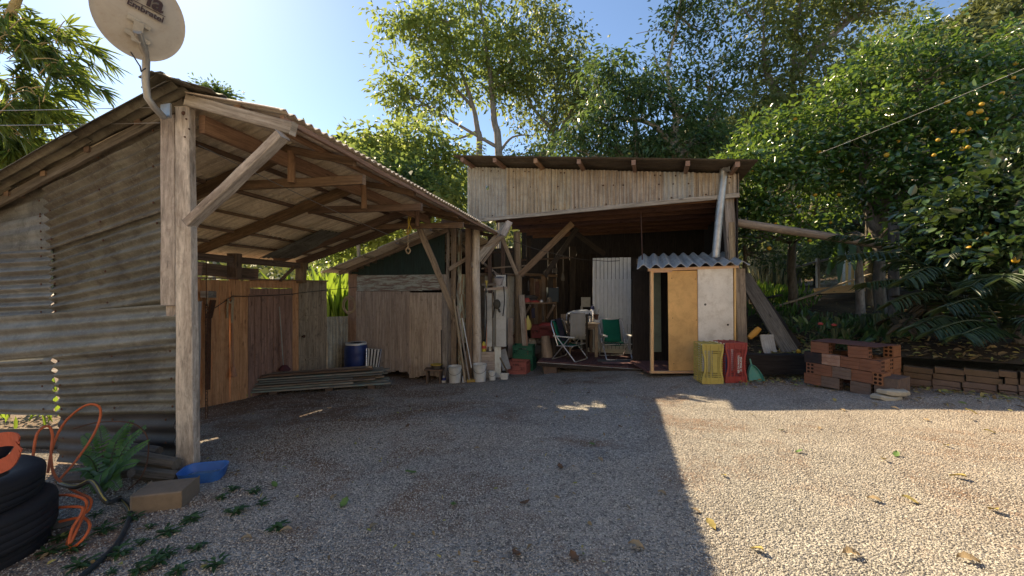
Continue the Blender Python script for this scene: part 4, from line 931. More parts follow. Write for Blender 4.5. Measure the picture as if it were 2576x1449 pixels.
# --- carport interior
# lumber pile
LP0 = [(640, 935), (628, 985)]
def lumber():
    base_l = G(612, 1000); base_r = G(985, 978)
    e = (base_r-base_l); e.z = 0; L = e.length; e.normalize(); nb = V((-e.y, e.x, 0)); z0 = max(base_l.z, base_r.z)-.03
    for t, lb in ((.18, "left brick under the lumber pile"), (.55, "cracked brick propping the lumber pile in front"), (.85, "right brick under the lumber pile")):
        c = base_l+e*(L*t)+nb*.16; g = gz(c.x, c.y); m = MB(); m.box(V((c.x, c.y, (g+z0+.09)/2)), .12, .26, z0+.09-g, 0, math.atan2(e.y, e.x), .004); one(m, "brick", BRICKM[2], lb, "brick", (c.x, c.y, g), "bricks under the lumber pile", .005)
    names = ["bottom", "second", "third", "fourth", "fifth", "sixth", "top"]; pos = ["front", "middle", "rear"]
    for ly in range(7):
        z = z0+.09+.018+ly*.036; n = 3 if ly < 6 else 2
        for k in range(n):
            st = rnd(-.02, .12)+.02*ly; en = L*rnd(.82, 1.0) if ly < 6 else L*.86
            if ly in (1, 3) and k == 0: en = L*.72
            off = .05+k*.155+rnd(-.015, .015)+.01*ly
            p = base_l+e*st+nb*off; q = base_l+e*en+nb*(off+rnd(-.04, .04)); p.z = z+rnd(-.003, .003); q.z = z+rnd(-.003, .003)+(.03 if ly > 5 else 0)
            m = MB(); m.bar(p, q, rnd(.11, .145), .028, (0, 0, 1), 0, 4, .003)
            mt = random.choice([W_PLANKG, W_PLANKG, W_PLANKG, W_MID, W_BROWN]); col = {W_PLANKG: "green flecked", W_MID: "grey brown", W_BROWN: "dark brown"}[mt]
            one(m, "plank", mt, f"{col} plank in the {names[ly]} layer of the lumber pile, {pos[k]} of its layer", "plank", tuple(p), "planks in the lumber pile", .002)
lumber()
# log stump with tin band, box, broom, rope, chain
p = G(541, 1008); m = MB(); m.tube([p-V((0, 0, .02)), p+V((0.01, 0, .18)), p+V((.0, 0, .36))], [.10, .095, .10], 10); st = one(m, "chopping_stump", W_BROWN, "upright wooden stump by the pine wall with a tin on it", "stump", tuple(p))
q = p+V((0, 0, .365)); m = MB(); m.lathe([(.0001, 0), (.105, 0), (.108, .01), (.108, .085), (.104, .085), (.102, .01), (.0001, .008)], 20, q); one(m, "tin", TIN, "shiny round tin on the stump behind the gable post", "tin", tuple(q))
p = G(597, 1003); bx = thing("printed_box", "tilted yellow and orange printed carton leaning against the pine wall", "box", tuple(p))
Mt = Matrix.Translation(p+V((0, .02, .0))) @ Matrix.Rotation(R(-9), 4, 'Z') @ Matrix.Rotation(R(-14), 4, 'Y') @ Matrix.Rotation(R(-16), 4, 'X')
def tb(x0, y0, z0, x1, y1, z1, M): 
    m = MB(); m.bar(M @ V((x0, (y0+y1)/2, (z0+z1)/2)), M @ V((x1, (y0+y1)/2, (z0+z1)/2)), y1-y0, z1-z0, (M.to_3x3() @ V((0, 0, 1)))); return m
tb(-.13, 0, .0, .15, .10, .25, Mt).build("carton", CARD, bx)
tb(-.13, -.003, .0, -.06, .0, .25, Mt).build("printed_stripe", plain("pale_print", (.55, .47, .33), .7), bx); tb(-.06, -.003, .17, .15, 0, .25, Mt).build("printed_stripe", plain("orange_print", (.50, .21, .04), .7), bx)
tb(-.02, -.004, .08, .08, -.001, .15, Mt).build("printed_patch", plain("dark_print", (.10, .07, .04), .7, dirt=.6, sc=30), bx); tb(-.13, -.004, .0, -.06, -.001, .07, Mt).build("printed_patch", plain("yellow_print", (.6, .42, .03), .7), bx)
m = MB(); m.tube([KA(587, 920, AW+.10), KA(584, 812, AW+.07)], .011, 7); m.tube([KA(587, 920, AW+.10), KA(588, 948, AW+.12)], [.018, .045], 8); one(m, "broom", W_PINE, "short handled broom leaning on the pine wall", "broom")
m = MB()
for (xa, xb, ya, yb) in ((584, 583, 748, 830), (587, 585, 748, 855), (574, 572, 750, 800)): m.tube(smooth([KA(xa, ya, AW+.05), KA((xa+xb)/2-1.5, (ya+yb)/2, AW+.06), KA(xb, yb, AW+.05)], 4), .012, 6)
m.tube(smooth([KA(572, 752, AW+.06), KA(580, 762, AW+.08), KA(588, 750, AW+.06)], 5), .012, 6); one(m, "hanging_rope", ROPE, "pale frayed rope hanging in a bunch on the pine wall", "rope")
m = MB(); m.bar(KA(514, 740, AW+.2), KA(535, 741, AW+.05), .09, .09); one(m, "wall_block", W_POST, "pale wooden block fixed at the end of the pine wall", "block")
m = MB(); m.tube(smooth([KA(524, 748, AW+.15), KA(520, 765, AW+.15), KA(527, 772, AW+.15), KA(524, 785, AW+.15), KA(519, 778, AW+.15)], 5), .010, 6); one(m, "rope_knot", ROPE, "knotted rope dangling from the pale wooden block", "rope")
m = MB(); p0 = P(519, 770, 3.9)
for i in range(34):
    z = p0.z-i*.034; a = R(90*(i % 2)); dx, dy = math.cos(a)*.010, math.sin(a)*.010
    m.tube([V((p0.x+dx, p0.y+dy, z+.018)), V((p0.x+dx, p0.y+dy, z-.018)), V((p0.x-dx, p0.y-dy, z-.018)), V((p0.x-dx, p0.y-dy, z+.018)), V((p0.x+dx, p0.y+dy, z+.018))], .004, 5, 0, False)
m.tube([p0, P(519, 655, 3.9)], .004, 5); one(m, "chain", RUST, "rusty chain hanging just right of the gable post", "chain")
m = MB(); m.bar(P(536, 755, 5.35), P(526, 800, 5.35), .03, .08, (0, -1, 0)); m.tube([P(526, 800, 5.35), P(523, 980, 5.3)], .03, 7); one(m, "old_pipe", RUST, "dark rusty pole standing at the near end of the pine wall", "pole")
m = MB(); m.tube([KA(703, 772, AW+.08), KA(713, 920, AW+.12)], .008, 6); pm = one(m, "mop", WIREM, "mop with a wine red head leaning on the battened plank door", "mop")
m = MB(); q = KA(716, 925, AW+.16); m.lathe([(.0001, .05), (.05, .04), (.11, -.03), (.09, -.05), (.0001, -.05)], 10, q, 0, None, 1, .5); m.build("mop_head", plain("wine_mop", (.09, .03, .045), .95), pm)
m = MB(); m.tube([KA(540, 775, AW+.08), KA(585, 745, AW+.06), KA(640, 745, AW+.05), KA(735, 740, AW+.05), KA(752, 737, AW+.05), KA(810, 731, AW+.05), P(902, 722, 7.9)], .006, 5); one(m, "old_cable", WIRED, "dark cable stapled along the pine wall and its doors", "cable")
p = P(600, 990, 5.7); m = MB(); m.bar(G(520, 1012), G(640, 985), .13, .03); one(m, "floor_board", W_BROWN, "flat board on the ground along the pine wall", "board")
m = MB(); m.bar(G(540, 1010)+V((0, 0, .01)), G(565, 990)+V((0, 0, .18)), .05, .03); one(m, "offcut", W_RED, "short offcut propped against the stump", "offcut")
# barrel
p = at(897, 936); p = V((P(896, 925, 7.9).x, 7.9, gz(-3.2, 7.9))); brl = thing("barrel", "blue plastic barrel with a bright lid ring beside the tool shed doors", "barrel", tuple(p))
bh = P(0, 862, 7.9).z-p.z; br = 29.0/F*7.9*.98
m = MB(); m.lathe([(.0001, 0), (br*.86, 0), (br*.92, .03), (br, bh*.18), (br*1.005, bh*.3), (br*.985, bh*.32), (br*1.01, bh*.35), (br*1.01, bh*.62), (br*.985, bh*.66), (br, bh*.70), (br*.98, bh*.84), (br*.90, bh*.91), (br*.86, bh*.95), (br*.86, bh), (.0001, bh)], 36, p); m.build("barrel_body", NAVY, brl)
m = MB(); m.lathe([(br*.86, bh*.955), (br*.90, bh*.955), (br*.905, bh*.985), (br*.88, bh*1.004), (br*.5, bh*1.0), (.0001, bh*1.0)], 36, p); m.build("lid_ring", plain("lid_bright", (.62, .64, .62), .35, .5, .2, .15), brl)
# striped folded beach chair behind it
p = V((P(940, 930, 7.6).x, 7.6, gz(-2.7, 7.6))); ch = thing("beach_chair", "folded beach chair with black and white stripes beside the barrel", "chair", tuple(p))
t0, t1, b0, b1 = P(922, 876, 7.75), P(959, 879, 7.75), P(921, 938, 7.6), P(946, 940, 7.55); b0.z = b1.z = p.z+.02
for i in range(9):
    u0, u1 = i/9, (i+1)/9; m = MB(); A, B2, C, D_ = t0.lerp(t1, u0), t0.lerp(t1, u1), b0.lerp(b1, u1).lerp(t0.lerp(t1, u1), .15), b0.lerp(b1, u0).lerp(t0.lerp(t1, u0), .15)
    m.bar((A+B2)/2, (C+D_)/2, (B2-A).length*.98, .006, (0, -1, 0)); m.build("stripe", WHITEP if i % 2 else BLACK, ch)
m = MB(); m.tube([b0, t0, t1, b1], .012, 8); m.build("frame", ALU, ch)
# coil on the corner of the tool shed
m = MB(); c = KB(880, 768, BF-.12)
for k in range(7):
    r_ = .145+rnd(-.025, .025); o_ = V((rnd(-.02, .02), rnd(-.03, .01), rnd(-.02, .02))); m.tube([c+o_+V((r_*math.cos(t)*.8, -.02*k/3, r_*math.sin(t)*1.1)) for t in np.linspace(0, 6.28, 26)], .007, 5, 0, False)
one(m, "wire_coil", ROPE, "round coil of pale wire hung on the tool shed corner", "coil")
# lifting hook and yellow rope under the carport
m = MB(); m.tube(smooth([P(1030, 532, 6.0), P(1027, 560, 6.0), P(1034, 575, 6.0), P(1024, 590, 6.0), P(1030, 560, 6.0), P(1036, 534, 6.0)], 5), .010, 6); one(m, "yellow_rope", ROPEY, "yellow rope knotted round the rearmost tie beam of the carport", "rope")
m = MB(); m.tube([P(1027, 560, 6.0), P(1026, 625, 6.0)], .008, 6); m.tube(smooth([P(1026, 622, 6.0), P(1021, 630, 6.0), P(1027, 638, 6.0), P(1032, 630, 6.0), P(1027, 624, 6.0)], 4), .013, 7); one(m, "hook_rope", ROPE, "rope with a round loop hanging below the yellow rope", "rope")

# --- row of buckets and clutter before the workshop
def bucket(px, py, h, r, label, group="white buckets in front of the workshop", handle=True, mat=WHITEP):
    p = at(px, py); p.y += r*.7; p.z = gz(p.x, p.y); t = thing("bucket", label, "bucket", tuple(p), 0, group); m = MB()
    m.lathe([(.0001, .0), (r*.86, 0), (r*.88, .01), (r*.97, h*.78), (r*1.05, h*.79), (r*1.05, h*.81), (r*.98, h*.82), (r*.99, h*.9), (r*1.06, h*.905), (r*1.06, h*.925), (r*1.0, h*.93), (r*1.02, h*.985), (r*1.06, h), (r*.98, h), (r*.96, h*.9), (r*.84, .02), (.0001, .02)], 32, p); m.build("bucket_body", mat, t)
    if handle:
        m = MB(); m.tube([p+V((r*1.04*math.cos(a), -r*.25-r*.85*math.sin(a)*.9, h*.86-h*.34*math.sin(a))) for a in np.linspace(0, math.pi, 14)], .0035, 6); m.build("bail", WIRED, t)
    return p
bh1 = 47/F*6.4
bucket(1143, 964, .315, .125, "large cream white bucket, left of the tall one")
bucket(1206, 961, .33, .125, "tall bright white bucket beside the leaning tools")
bucket(1238, 957, .165, .07, "small white bucket to the right of the tall bucket")
p = at(1269, 955); cb = MB(); M_ = Matrix.Rotation(R(-12), 3, 'Z')
def box_open(m, p, hx0, hy0, hx1, hy1, h, rz=0, r0=.01):
    Mz = Matrix.Rotation(rz, 3, 'Z'); f = lambda hx, hy, z: [p+Mz @ q for q in rrect(0, 0, hx, hy, r0, z, 3)]
    ix = loft(m, [f(hx0, hy0, 0), f(hx1, hy1, h*.93), f(hx1+.006, hy1+.006, h*.93), f(hx1+.006, hy1+.006, h), f(hx1-.004, hy1-.004, h), f(hx0-.004, hy0-.004, .006)]); m.face(ix[0][::-1]); m.face(ix[-1])
box_open(cb, p+V((0, .05, 0)), .065, .05, .078, .06, .10, R(-10)); one(cb, "food_tub", WHITEP, "translucent square tub right of the small bucket", "tub", tuple(p))
p = at(1272, 935); m = MB(); m.lathe([(.0001, 0), (.045, 0), (.05, .08), (.052, .085), (.0001, .085)], 14, p+V((0, .1, 0))); one(m, "jar", WHITED, "small white pot behind the square tub", "pot", tuple(p))
m = MB(); m.bar(at(1281, 945), P(1258, 900, 6.9), .022, .02); one(m, "stick", W_MID, "short wooden stick leaning behind the square tub", "stick")
def bottle(px, py, h, r, mat, label, cap=WHITEP, dz=0, base=None):
    p = at(px, py) if base is None else V(base); t = thing("bottle", label, "bottle", tuple(p)); m = MB()
    m.lathe([(.0001, 0), (r*.95, 0), (r, .012), (r, h*.58), (r*.8, h*.70), (r*.4, h*.80), (r*.36, h*.9), (.0001, h*.9)], 16, p); m.build("bottle_body", mat, t)
    m = MB(); m.lathe([(r*.42, h*.86), (r*.42, h), (.0001, h)], 12, p); m.build("cap", cap, t); return t
bottle(1167, 962, .165, .035, plain("pale_blue_bottle", (.55, .6, .66), .4), "white bottle with blue label between the two large buckets")
b = bottle(1116, 962, .13, .045, WHITEP, "white and blue pack beside the stool"); m = MB(); p = at(1116, 962); m.lathe([(.0462, .045), (.0462, .095)], 16, p); m.build("label_band", plain("label_blue", (.05, .07, .28), .5), b)
p = at(1183, 962); m = MB(); m.box(p+V((.02, .03, .03)), .17, .09, .055, 0, R(8), .006); one(m, "yellow_sponge", plain("ochre_foam", (.42, .28, .07), .9, dirt=.5), "ochre sponge block on the ground between the large buckets", "sponge", tuple(p), bevel=.008)
# stool with basin
p = at(1089, 966); st = thing("stool", "low dark plank stool with a basin on it before the plank doors", "stool", tuple(p))
zt_ = P(0, 930, p.y).z
m = MB(); m.bar(V((p.x-.17, p.y+.12, zt_-.015)), V((p.x+.18, p.y+.12, zt_-.015)), .24, .03, seg=3, jit=.003); m.build("seat", W_BROWN, st, bevel=.003)
for dx in (-.12, .13): m = MB(); m.bar(V((p.x+dx, p.y+.12, p.z)), V((p.x+dx, p.y+.12, zt_-.031)), .03 if dx < 0 else .03, .21, (0, -1, 0)); m.build("leg", W_BROWN, st, bevel=.003)
q = V((p.x+.05, p.y+.12, zt_+.001)); ba = thing("basin", "grey basin with a yellow rim on the low stool", "basin", tuple(q)); m = MB()
m.lathe([(.0001, 0), (.08, 0), (.115, .07), (.11, .07), (.076, .006), (.0001, .006)], 26, q); m.build("bowl", STONED, ba); m = MB(); m.lathe([(.112, .068), (.122, .07), (.122, .078), (.108, .078)], 26, q); m.build("rim", plain("rim_yellow", (.55, .38, .04), .5), ba)
# wooden box with bowl, pot, cleaner bottle
p = V((P(1208, 915, 7.75).x, 7.75, gz(-.6, 7.75))); zt_ = P(0, 884, 7.65).z; bxn = thing("wooden_box", "weathered wooden box carrying a white pot behind the buckets", "box", (p.x, p.y, p.z))
hh = zt_-p.z
for k in range(3): m = MB(); m.bar(V((p.x-.30, p.y-.14, p.z+hh*(k+.5)/3)), V((p.x+.30, p.y-.14, p.z+hh*(k+.5)/3)), .02, hh/3-.008, (0, 0, 1), 0, 4, .003); m.build("slat", W_DOOR, bxn, bevel=.002)
m = MB(); m.bar(V((p.x-.30, p.y, zt_-.01)), V((p.x+.30, p.y, zt_-.01)), .26, .02, seg=3, jit=.002); m.build("lid", W_MID, bxn, bevel=.002)
for sx in (-1, 1): m = MB(); m.bar(V((p.x+sx*.29, p.y, p.z)), V((p.x+sx*.29, p.y, zt_-.021)), .24, .02, (1, 0, 0)); m.build("end_panel", W_DOOR, bxn)
q = V((P(1187, 880, 7.7).x, 7.7, zt_)); m = MB(); m.lathe([(.0001, 0), (.075, 0), (.09, .14), (.085, .14), (.07, .01), (.0001, .01)], 20, q); one(m, "white_pot", WHITED, "open white pot standing on the wooden box", "pot", tuple(q))
q = V((P(1210, 884, 7.75).x, 7.81, zt_)); m = MB(); M_ = Matrix.Rotation(R(50), 3, 'Y'); m.lathe([(.0001, .0), (.07, .015), (.09, .04), (.085, .04), (.0001, .01)], 16, q+V((0, 0, .07)), 0, M_); one(m, "old_ladle_bowl", IRON, "dark metal bowl tipped beside the white pot", "bowl", tuple(q))
b = bottle(0, 0, .23, .045, plain("cleaner_yellow", (.55, .47, .06), .4), "yellow green cleaner bottle with dark cap on the wooden box", IRON, base=V((P(1216, 884, 7.55).x, 7.65, zt_)))
m = MB(); m.lathe([(.0457, .06), (.0457, .12)], 16, V((P(1216, 884, 7.55).x, 7.65, zt_))); m.build("label_band", plain("label_red", (.5, .08, .06), .5), b)
# leaning tools
for (xa, ya, xb, yb, d, r_, mt, lb, nm) in ((1140, 745, 1170, 960, 6.9, .022, W_MID, "long dark pole leaning from the prop to the ground", "pole"), (1150, 770, 1180, 955, 6.95, .018, W_GREY, "grey handle leaning beside the long dark pole", "pole"), (1163, 800, 1186, 925, 7.0, .010, WHITEP, "thin white pipe leaning on the wooden box", "pipe"), (1224, 745, 1224, 880, 7.7, .010, W_PINE, "wooden handle standing beside the pale log post", "handle"), (1110, 830, 1112, 955, 7.4, .009, IRON, "thin iron bar standing by the shed corner", "bar")):
    m = MB(); q = P(xb, yb, d-.1); m.tube([P(xa, ya, d), q], r_, 8); one(m, nm, mt, lb, nm)
m = MB(); q = P(1224, 712, 7.75); m.lathe([(.03, .05), (.035, .02), (.01, -.04), (.008, -.10)], 12, q); m.lathe([(.036, .02), (.036, .03)], 12, q); one(m, "yellow_funnel", YELLOW, "yellow funnel head on a handle by the pale log post", "funnel")
# white leaning panel with hung things
p = V((P(1252, 905, 7.62).x, 7.62, gz(-.2, 7.62))); wpn = thing("white_slab", "old white slab standing on a post beside the buckets", "panel", tuple(p))
m = MB(); m.bar(P(1261, 872, 7.62), P(1260, 692, 7.77), .20, .035, (0, -1, 0), 0, 3, .003); m.build("slab", WHITED, wpn, bevel=.004)
m = MB(); m.bar(P(1230, 872, 7.67), P(1229, 738, 7.80), .13, .03, (0, -1, 0), 0, 3, .003); m.build("slab", WHITED, wpn, bevel=.004)
m = MB(); m.bar(V((P(1252, 0, 7.64).x, 7.66, p.z)), V((P(1252, 0, 7.64).x, 7.66, P(0, 873, 7.62).z)), .13, .05, (0, -1, 0), 0, 3, .003); m.build("slab_post", W_WHITE, wpn); m = MB(); m.bar(V((P(1233, 0, 7.72).x, 7.72, p.z)), V((P(1233, 0, 7.72).x, 7.72, P(0, 873, 7.62).z)), .05, .04, (0, -1, 0)); m.build("slab_post", W_WHITE, wpn)
m = MB(); m.bar(P(1218, 728, 7.70), P(1276, 724, 7.70), .05, .05); m.build("top_rail", W_DOOR, wpn)
q = P(1256, 706, 7.57); m = MB()
rings = []
for k in range(7):
    t = k/6; rings.append([q+V(((.105-.06*t)*math.cos(a)+.02*math.sin(3*a)*t, .04*math.sin(a), .06-.15*t+.02*math.cos(2*a))) for a in np.linspace(0, 2*math.pi, 16, endpoint=False)])
ix = loft(m, rings); m.face(ix[0][::-1]); m.face(ix[-1]); one(m, "rag", plain("grey_rag", (.30, .28, .27), .95), "grey rag draped over the top of the white slab", "rag", tuple(q))
q = P(1250, 765, 7.55); m = MB(); M_ = Matrix.Rotation(R(70), 3, 'X'); m.lathe([(.0001, .05), (.06, .045), (.088, .01), (.09, -.02), (.08, -.02), (.0001, .03)], 16, q, 0, M_, .8, 1.1); m.bar(q+V((.03, -.03, -.09)), q+V((.06, -.05, -.16)), .06, .01); one(m, "cap", plain("dark_olive_cloth", (.06, .055, .04), .95), "dark cap hanging on the white slab", "cap", tuple(q))
for i, (px, ya, yb, lb) in enumerate(((1242, 735, 800, "dark strap hanging left of the cap on the white slab"), (1267, 720, 795, "dark strap hanging right of the cap on the white slab"), (1222, 725, 860, "long dark strap hanging from the left end of the slab rail"))):
    m = MB(); m.tube(smooth([P(px, ya, 7.58), P(px+2, (ya+yb)/2, 7.57), P(px-2, yb, 7.58)], 4), .012, 6); one(m, "strap", IRON, lb, "strap")
m = MB(); m.bar(P(1258, 716, 8.2), P(1240, 682, 8.2), .02, .02); m.bar(P(1258, 716, 8.2), P(1262, 685, 8.2), .02, .02); m.bar(P(1258, 716, 8.2), P(1256, 735, 8.2), .02, .02); one(m, "slingshot_fork", IRON, "dark forked tool hung on the pale plank wall", "tool")
m = MB(); m.tube([P(1270, 690, 8.22), P(1271, 726, 8.22)], .05, 8); one(m, "file_pouch", IRON, "dark narrow tool hung right of the forked tool", "tool")
m = MB(); m.bar(P(1275, 930, 7.77), P(1262, 880, 7.92), .17, .02, (0, -1, 0)); one(m, "thin_slate", plain("grey_slab", (.3, .31, .31), .8), "thin grey slab leaning behind the square tub", "slab")

# --- crates
def lattice_crate(name, label, loc, L, W, H, mat, rz, group=None, texture=False):
    t = thing(name, label, "crate", tuple(loc), 0, group); M = Matrix.Translation(loc) @ Matrix.Rotation(rz, 4, 'Z')
    def side(hx, c, ax):            # vertical wall of given half width with a grid of ribs
        m = MB(); X = V((1, 0, 0)) if ax == 0 else V((0, 1, 0)); N_ = V((0, 1, 0)) if ax == 0 else V((1, 0, 0))
        def bar(p, q, w, h, up=(0, 0, 1)): m.bar(M @ p, M @ q, w, h, M.to_3x3() @ V(up))
        for z, h in ((.02, .04), (H*.36, .014), (H*.50, .014), (H*.66, .02), (H*.92, .05)): bar(c-X*hx+V((0, 0, z)), c+X*hx+V((0, 0, z)), .012, h)
        n = 7
        for i in range(n+1): x = -hx+2*hx*i/n; bar(c+X*x+V((0, 0, 0))+N_*.0, c+X*x+V((0, 0, H)), .016, .012, (0, 1, 0) if ax == 0 else (1, 0, 0))
        z0 = H*.36; bar(c+V((0, 0, z0+H*.15))-X*hx*.35, c+V((0, 0, z0+H*.15))+X*hx*.35, .008, H*.3)
        bar(c+V((0, 0, H*.17))-X*hx*.95, c+V((0, 0, H*.17))+X*hx*.95, .005, H*.26); bar(c+V((0, 0, H*.79))-X*hx*.95-X*hx*.0, c+V((0, 0, H*.79))-X*hx*.4, .005, H*.2); bar(c+V((0, 0, H*.79))+X*hx*.4, c+V((0, 0, H*.79))+X*hx*.95, .005, H*.2)
        m.build("crate_side", mat, t)
    side(L/2, V((0, -W/2, 0)), 0); side(L/2, V((0, W/2, 0)), 0); side(W/2-.006, V((-L/2, 0, 0)), 1); side(W/2-.006, V((L/2, 0, 0)), 1)
    m = MB(); m.bar(M @ V((-L/2+.01, 0, .01)), M @ V((L/2-.01, 0, .01)), W-.02, .012); m.build("crate_floor", mat, t); return t
p = P(1305, 930, 8.0); fc_ = V((p.x, 8.05, gz(p.x, 8.05)))
lattice_crate("crate", "faded red plastic crate on the ground in front of the green crates", fc_, .40, .30, .26, PINKP, R(-18), "plastic crates by the workshop")
p2 = fc_+V((.14, .36, 0)); p2.z = gz(p2.x, p2.y); lattice_crate("crate", "lower green plastic crate behind the faded red crate", p2, .42, .32, .27, GREENP, R(-16), "plastic crates by the workshop")
lattice_crate("crate", "upper green plastic crate stacked on the other green one", p2+V((-.02, 0, .272)), .42, .32, .27, GREENP, R(-13), "plastic crates by the workshop")
p3 = P(1368, 838, 9.0); pz = gz(p3.x, 9.0); lattice_crate("crate", "dark red crate with red tools on the log heap at the back", V((p3.x, 9.0, P(0, 848, 9.0).z)), .55, .36, .28, REDDK, R(-5), "plastic crates by the workshop")
# upright slotted crates beside the hut
def upright_crate(label, px0, px1, py, d, mat, Hh=.565, dp=.30, text=None, rz=0):
    a, b = P(px0, py, d), P(px1, py, d); W = (b-a).length; g = gz((a.x+b.x)/2, d); loc = V(((a.x+b.x)/2, d+dp/2, g))
    t = thing("fruit_crate", label, "crate", tuple(loc), 0, "fruit crates standing on end by the hut"); M = Matrix.Translation(loc) @ Matrix.Rotation(rz, 4, 'Z')
    wx = lambda z: W/2-.030*math.exp(-((z/Hh-.48)/.26)**4)          # waist of the nested shape
    def panel(y, nm):
        m = MB(); bar = lambda p, q, w, h, up=(0, 0, 1): m.bar(M @ V(p), M @ V(q), w, h, M.to_3x3() @ V(up))
        zz = [Hh*i/14 for i in range(15)]
        for s_ in (-1, 1):
            for z0, z1 in zip(zz, zz[1:]): bar((s_*(wx(z0)-.012), y, z0), (s_*(wx(z1)-.012), y, z1), .024, .016, (0, -1, 0))
        for x in (-.27, -.08, .27): bar((x*W, y, .012), (x*W, y, Hh-.012), .010, .018, (0, -1, 0))
        bar((.1*W, y, .16), (.1*W, y, Hh*.74), W*.22, .006, (0, -1, 0))
        for z in (.012, .05, .09, Hh-.012, Hh-.05, Hh-.09): bar((-wx(z)+.01, y, z), (wx(z)-.01, y, z), .016, .010)
        bar((0, y, .03), (0, y, .031), W*.9, .006, (0, -1, 0))
        bar((-W/2+.02, y+.003, .045), (W/2-.02, y+.003, .045), .005, .09); bar((-W/2+.02, y+.003, Hh-.045), (W/2-.02, y+.003, Hh-.045), .005, .09)
        n = 13
        for i in range(n): z = .10+(Hh-.2)*(i+.5)/n; bar((-wx(z)+.02, y, z), (wx(z)-.02, y, z), .008, .0135)
        return m.build(nm, mat, t)
    fp = panel(-dp/2, "slotted_bottom")
    for s_ in (-1, 1):
        m = MB(); bar = lambda p, q, w, h, up=(0, 0, 1): m.bar(M @ V(p), M @ V(q), w, h, M.to_3x3() @ V(up))
        n = 16
        for i in range(n): z = .02+(Hh-.04)*(i+.5)/n; bar((s_*(W/2-.008), -dp/2+.012, z), (s_*(W/2-.008), dp/2, z), .006, .022)
        for y in (-.25, .05, .48): bar((s_*(W/2-.006), dp*y, .0), (s_*(W/2-.006), dp*y, Hh), .010, .012, (1, 0, 0))
        m.build("slotted_side", mat, t)
    for z in (.006, Hh-.006):
        m = MB(); m.bar(M @ V((-W/2+.012, 0, z)), M @ V((W/2-.012, 0, z)), dp-.03, .010, (0, 0, 1))
        for x in (-.3, -.05, .25): m.bar(M @ V((x*W, -dp/2+.02, z+.008)), M @ V((x*W, dp/2-.01, z+.008)), .008, .012)
        m.build("end_wall", mat, t)
    if text:
        TM = M @ Matrix.Translation((.045*1, -dp/2-.0125, Hh*.47)) @ Matrix.Rotation(R(90), 4, 'X') @ Matrix.Rotation(R(90), 4, 'Z')
        text_mesh("printed_lettering", text, .036, WHITEP, t, TM, .0012, bold=True)
    return t
upright_crate("yellow slotted fruit crate standing on end before the white plywood", 1769, 1821, 958, 5.42, YELLOW, rz=R(-4))
upright_crate("red slotted fruit crate with white lettering standing on end", 1823, 1879, 958, 5.42, REDP, text="REI DA MANGA\n51 9944-0758", rz=R(2))
upright_crate("blue fruit crate glimpsed between the yellow and the red crate", 1806, 1838, 950, 5.80, BLUE, .47, .2)
# dustpan
p = P(1904, 940, 5.42); p.z = gz(p.x, p.y); dpn = thing("dustpan", "teal plastic dustpan standing against the dark sleeper", "dustpan", tuple(p)); p = p+V((0, .03, 0))
m = MB(); n = 12; rows = []
for i in range(n+1):
    t = i/n; w = .105*(1-t**2.2*.86); z = .215*t; rows.append((w, z))
lf = []
for w, z in rows:
    y = p.y+.10*z/.215; c_ = V((p.x, y, p.z+z+.004))
    lf.append([c_+V((-w, -.045, 0)), c_+V((-w*.96, 0, 0)), c_+V((w*.96, 0, 0)), c_+V((w, -.045, 0))])
ids = [[m.vert(q) for q in r_] for r_ in lf]
for a, b in zip(ids, ids[1:]):
    for k in range(3): m.face((a[k], a[k+1], b[k+1], b[k]), None, 0, False)
o = m.build("scoop", TEAL, dpn); sm = o.modifiers.new("thick", 'SOLIDIFY'); sm.thickness = .005
m = MB(); m.tube([V((p.x, p.y+.085, p.z+.20)), V((p.x-.003, p.y+.105, p.z+.25)), V((p.x-.006, p.y+.12, p.z+.30))], [.014, .012, .011], 10); m.build("handle", TEAL, dpn)
# dark sleeper, things behind it
m = MB(); m.bar(P(1872, 914, 5.72), P(2062, 916, 5.60), .16, .28, (0, 0, 1), 0, 5, .005); one(m, "timber_sleeper", W_DARK, "dark heavy timber edging the garden bed", "timber")
m = MB(); m.tube([P(1884, 850, 5.9), P(1898, 838, 5.9), P(1910, 826, 5.9)], [.035, .05, .04], 10); one(m, "orange_float", plain("orange_foam", (.48, .23, .03), .7), "orange plastic piece leaning by the hut's side", "piece")
m = MB(); m.bar(P(1940, 892, 5.85), P(1928, 842, 5.95), .20, .02, (0, -1, 0), 0, 3, .006); one(m, "roof_scrap", S_FIBRE3, "grey roofing scrap leaning behind the timber sleeper", "scrap")
m = MB(); m.bar(P(2000, 905, 5.8), P(1868, 690, 6.9), .26, .035, (0, -1, 0), 0, 5, .004); one(m, "leaning_plank", W_VERGE, "wide dark plank leaning on the hut corner", "plank")
m = MB(); m.bar(P(2028, 905, 5.9), P(1880, 700, 7.1), .16, .03, (0, -1, 0), 0, 5, .004); one(m, "leaning_plank", W_DARK, "narrower plank leaning behind the wide dark one", "plank")

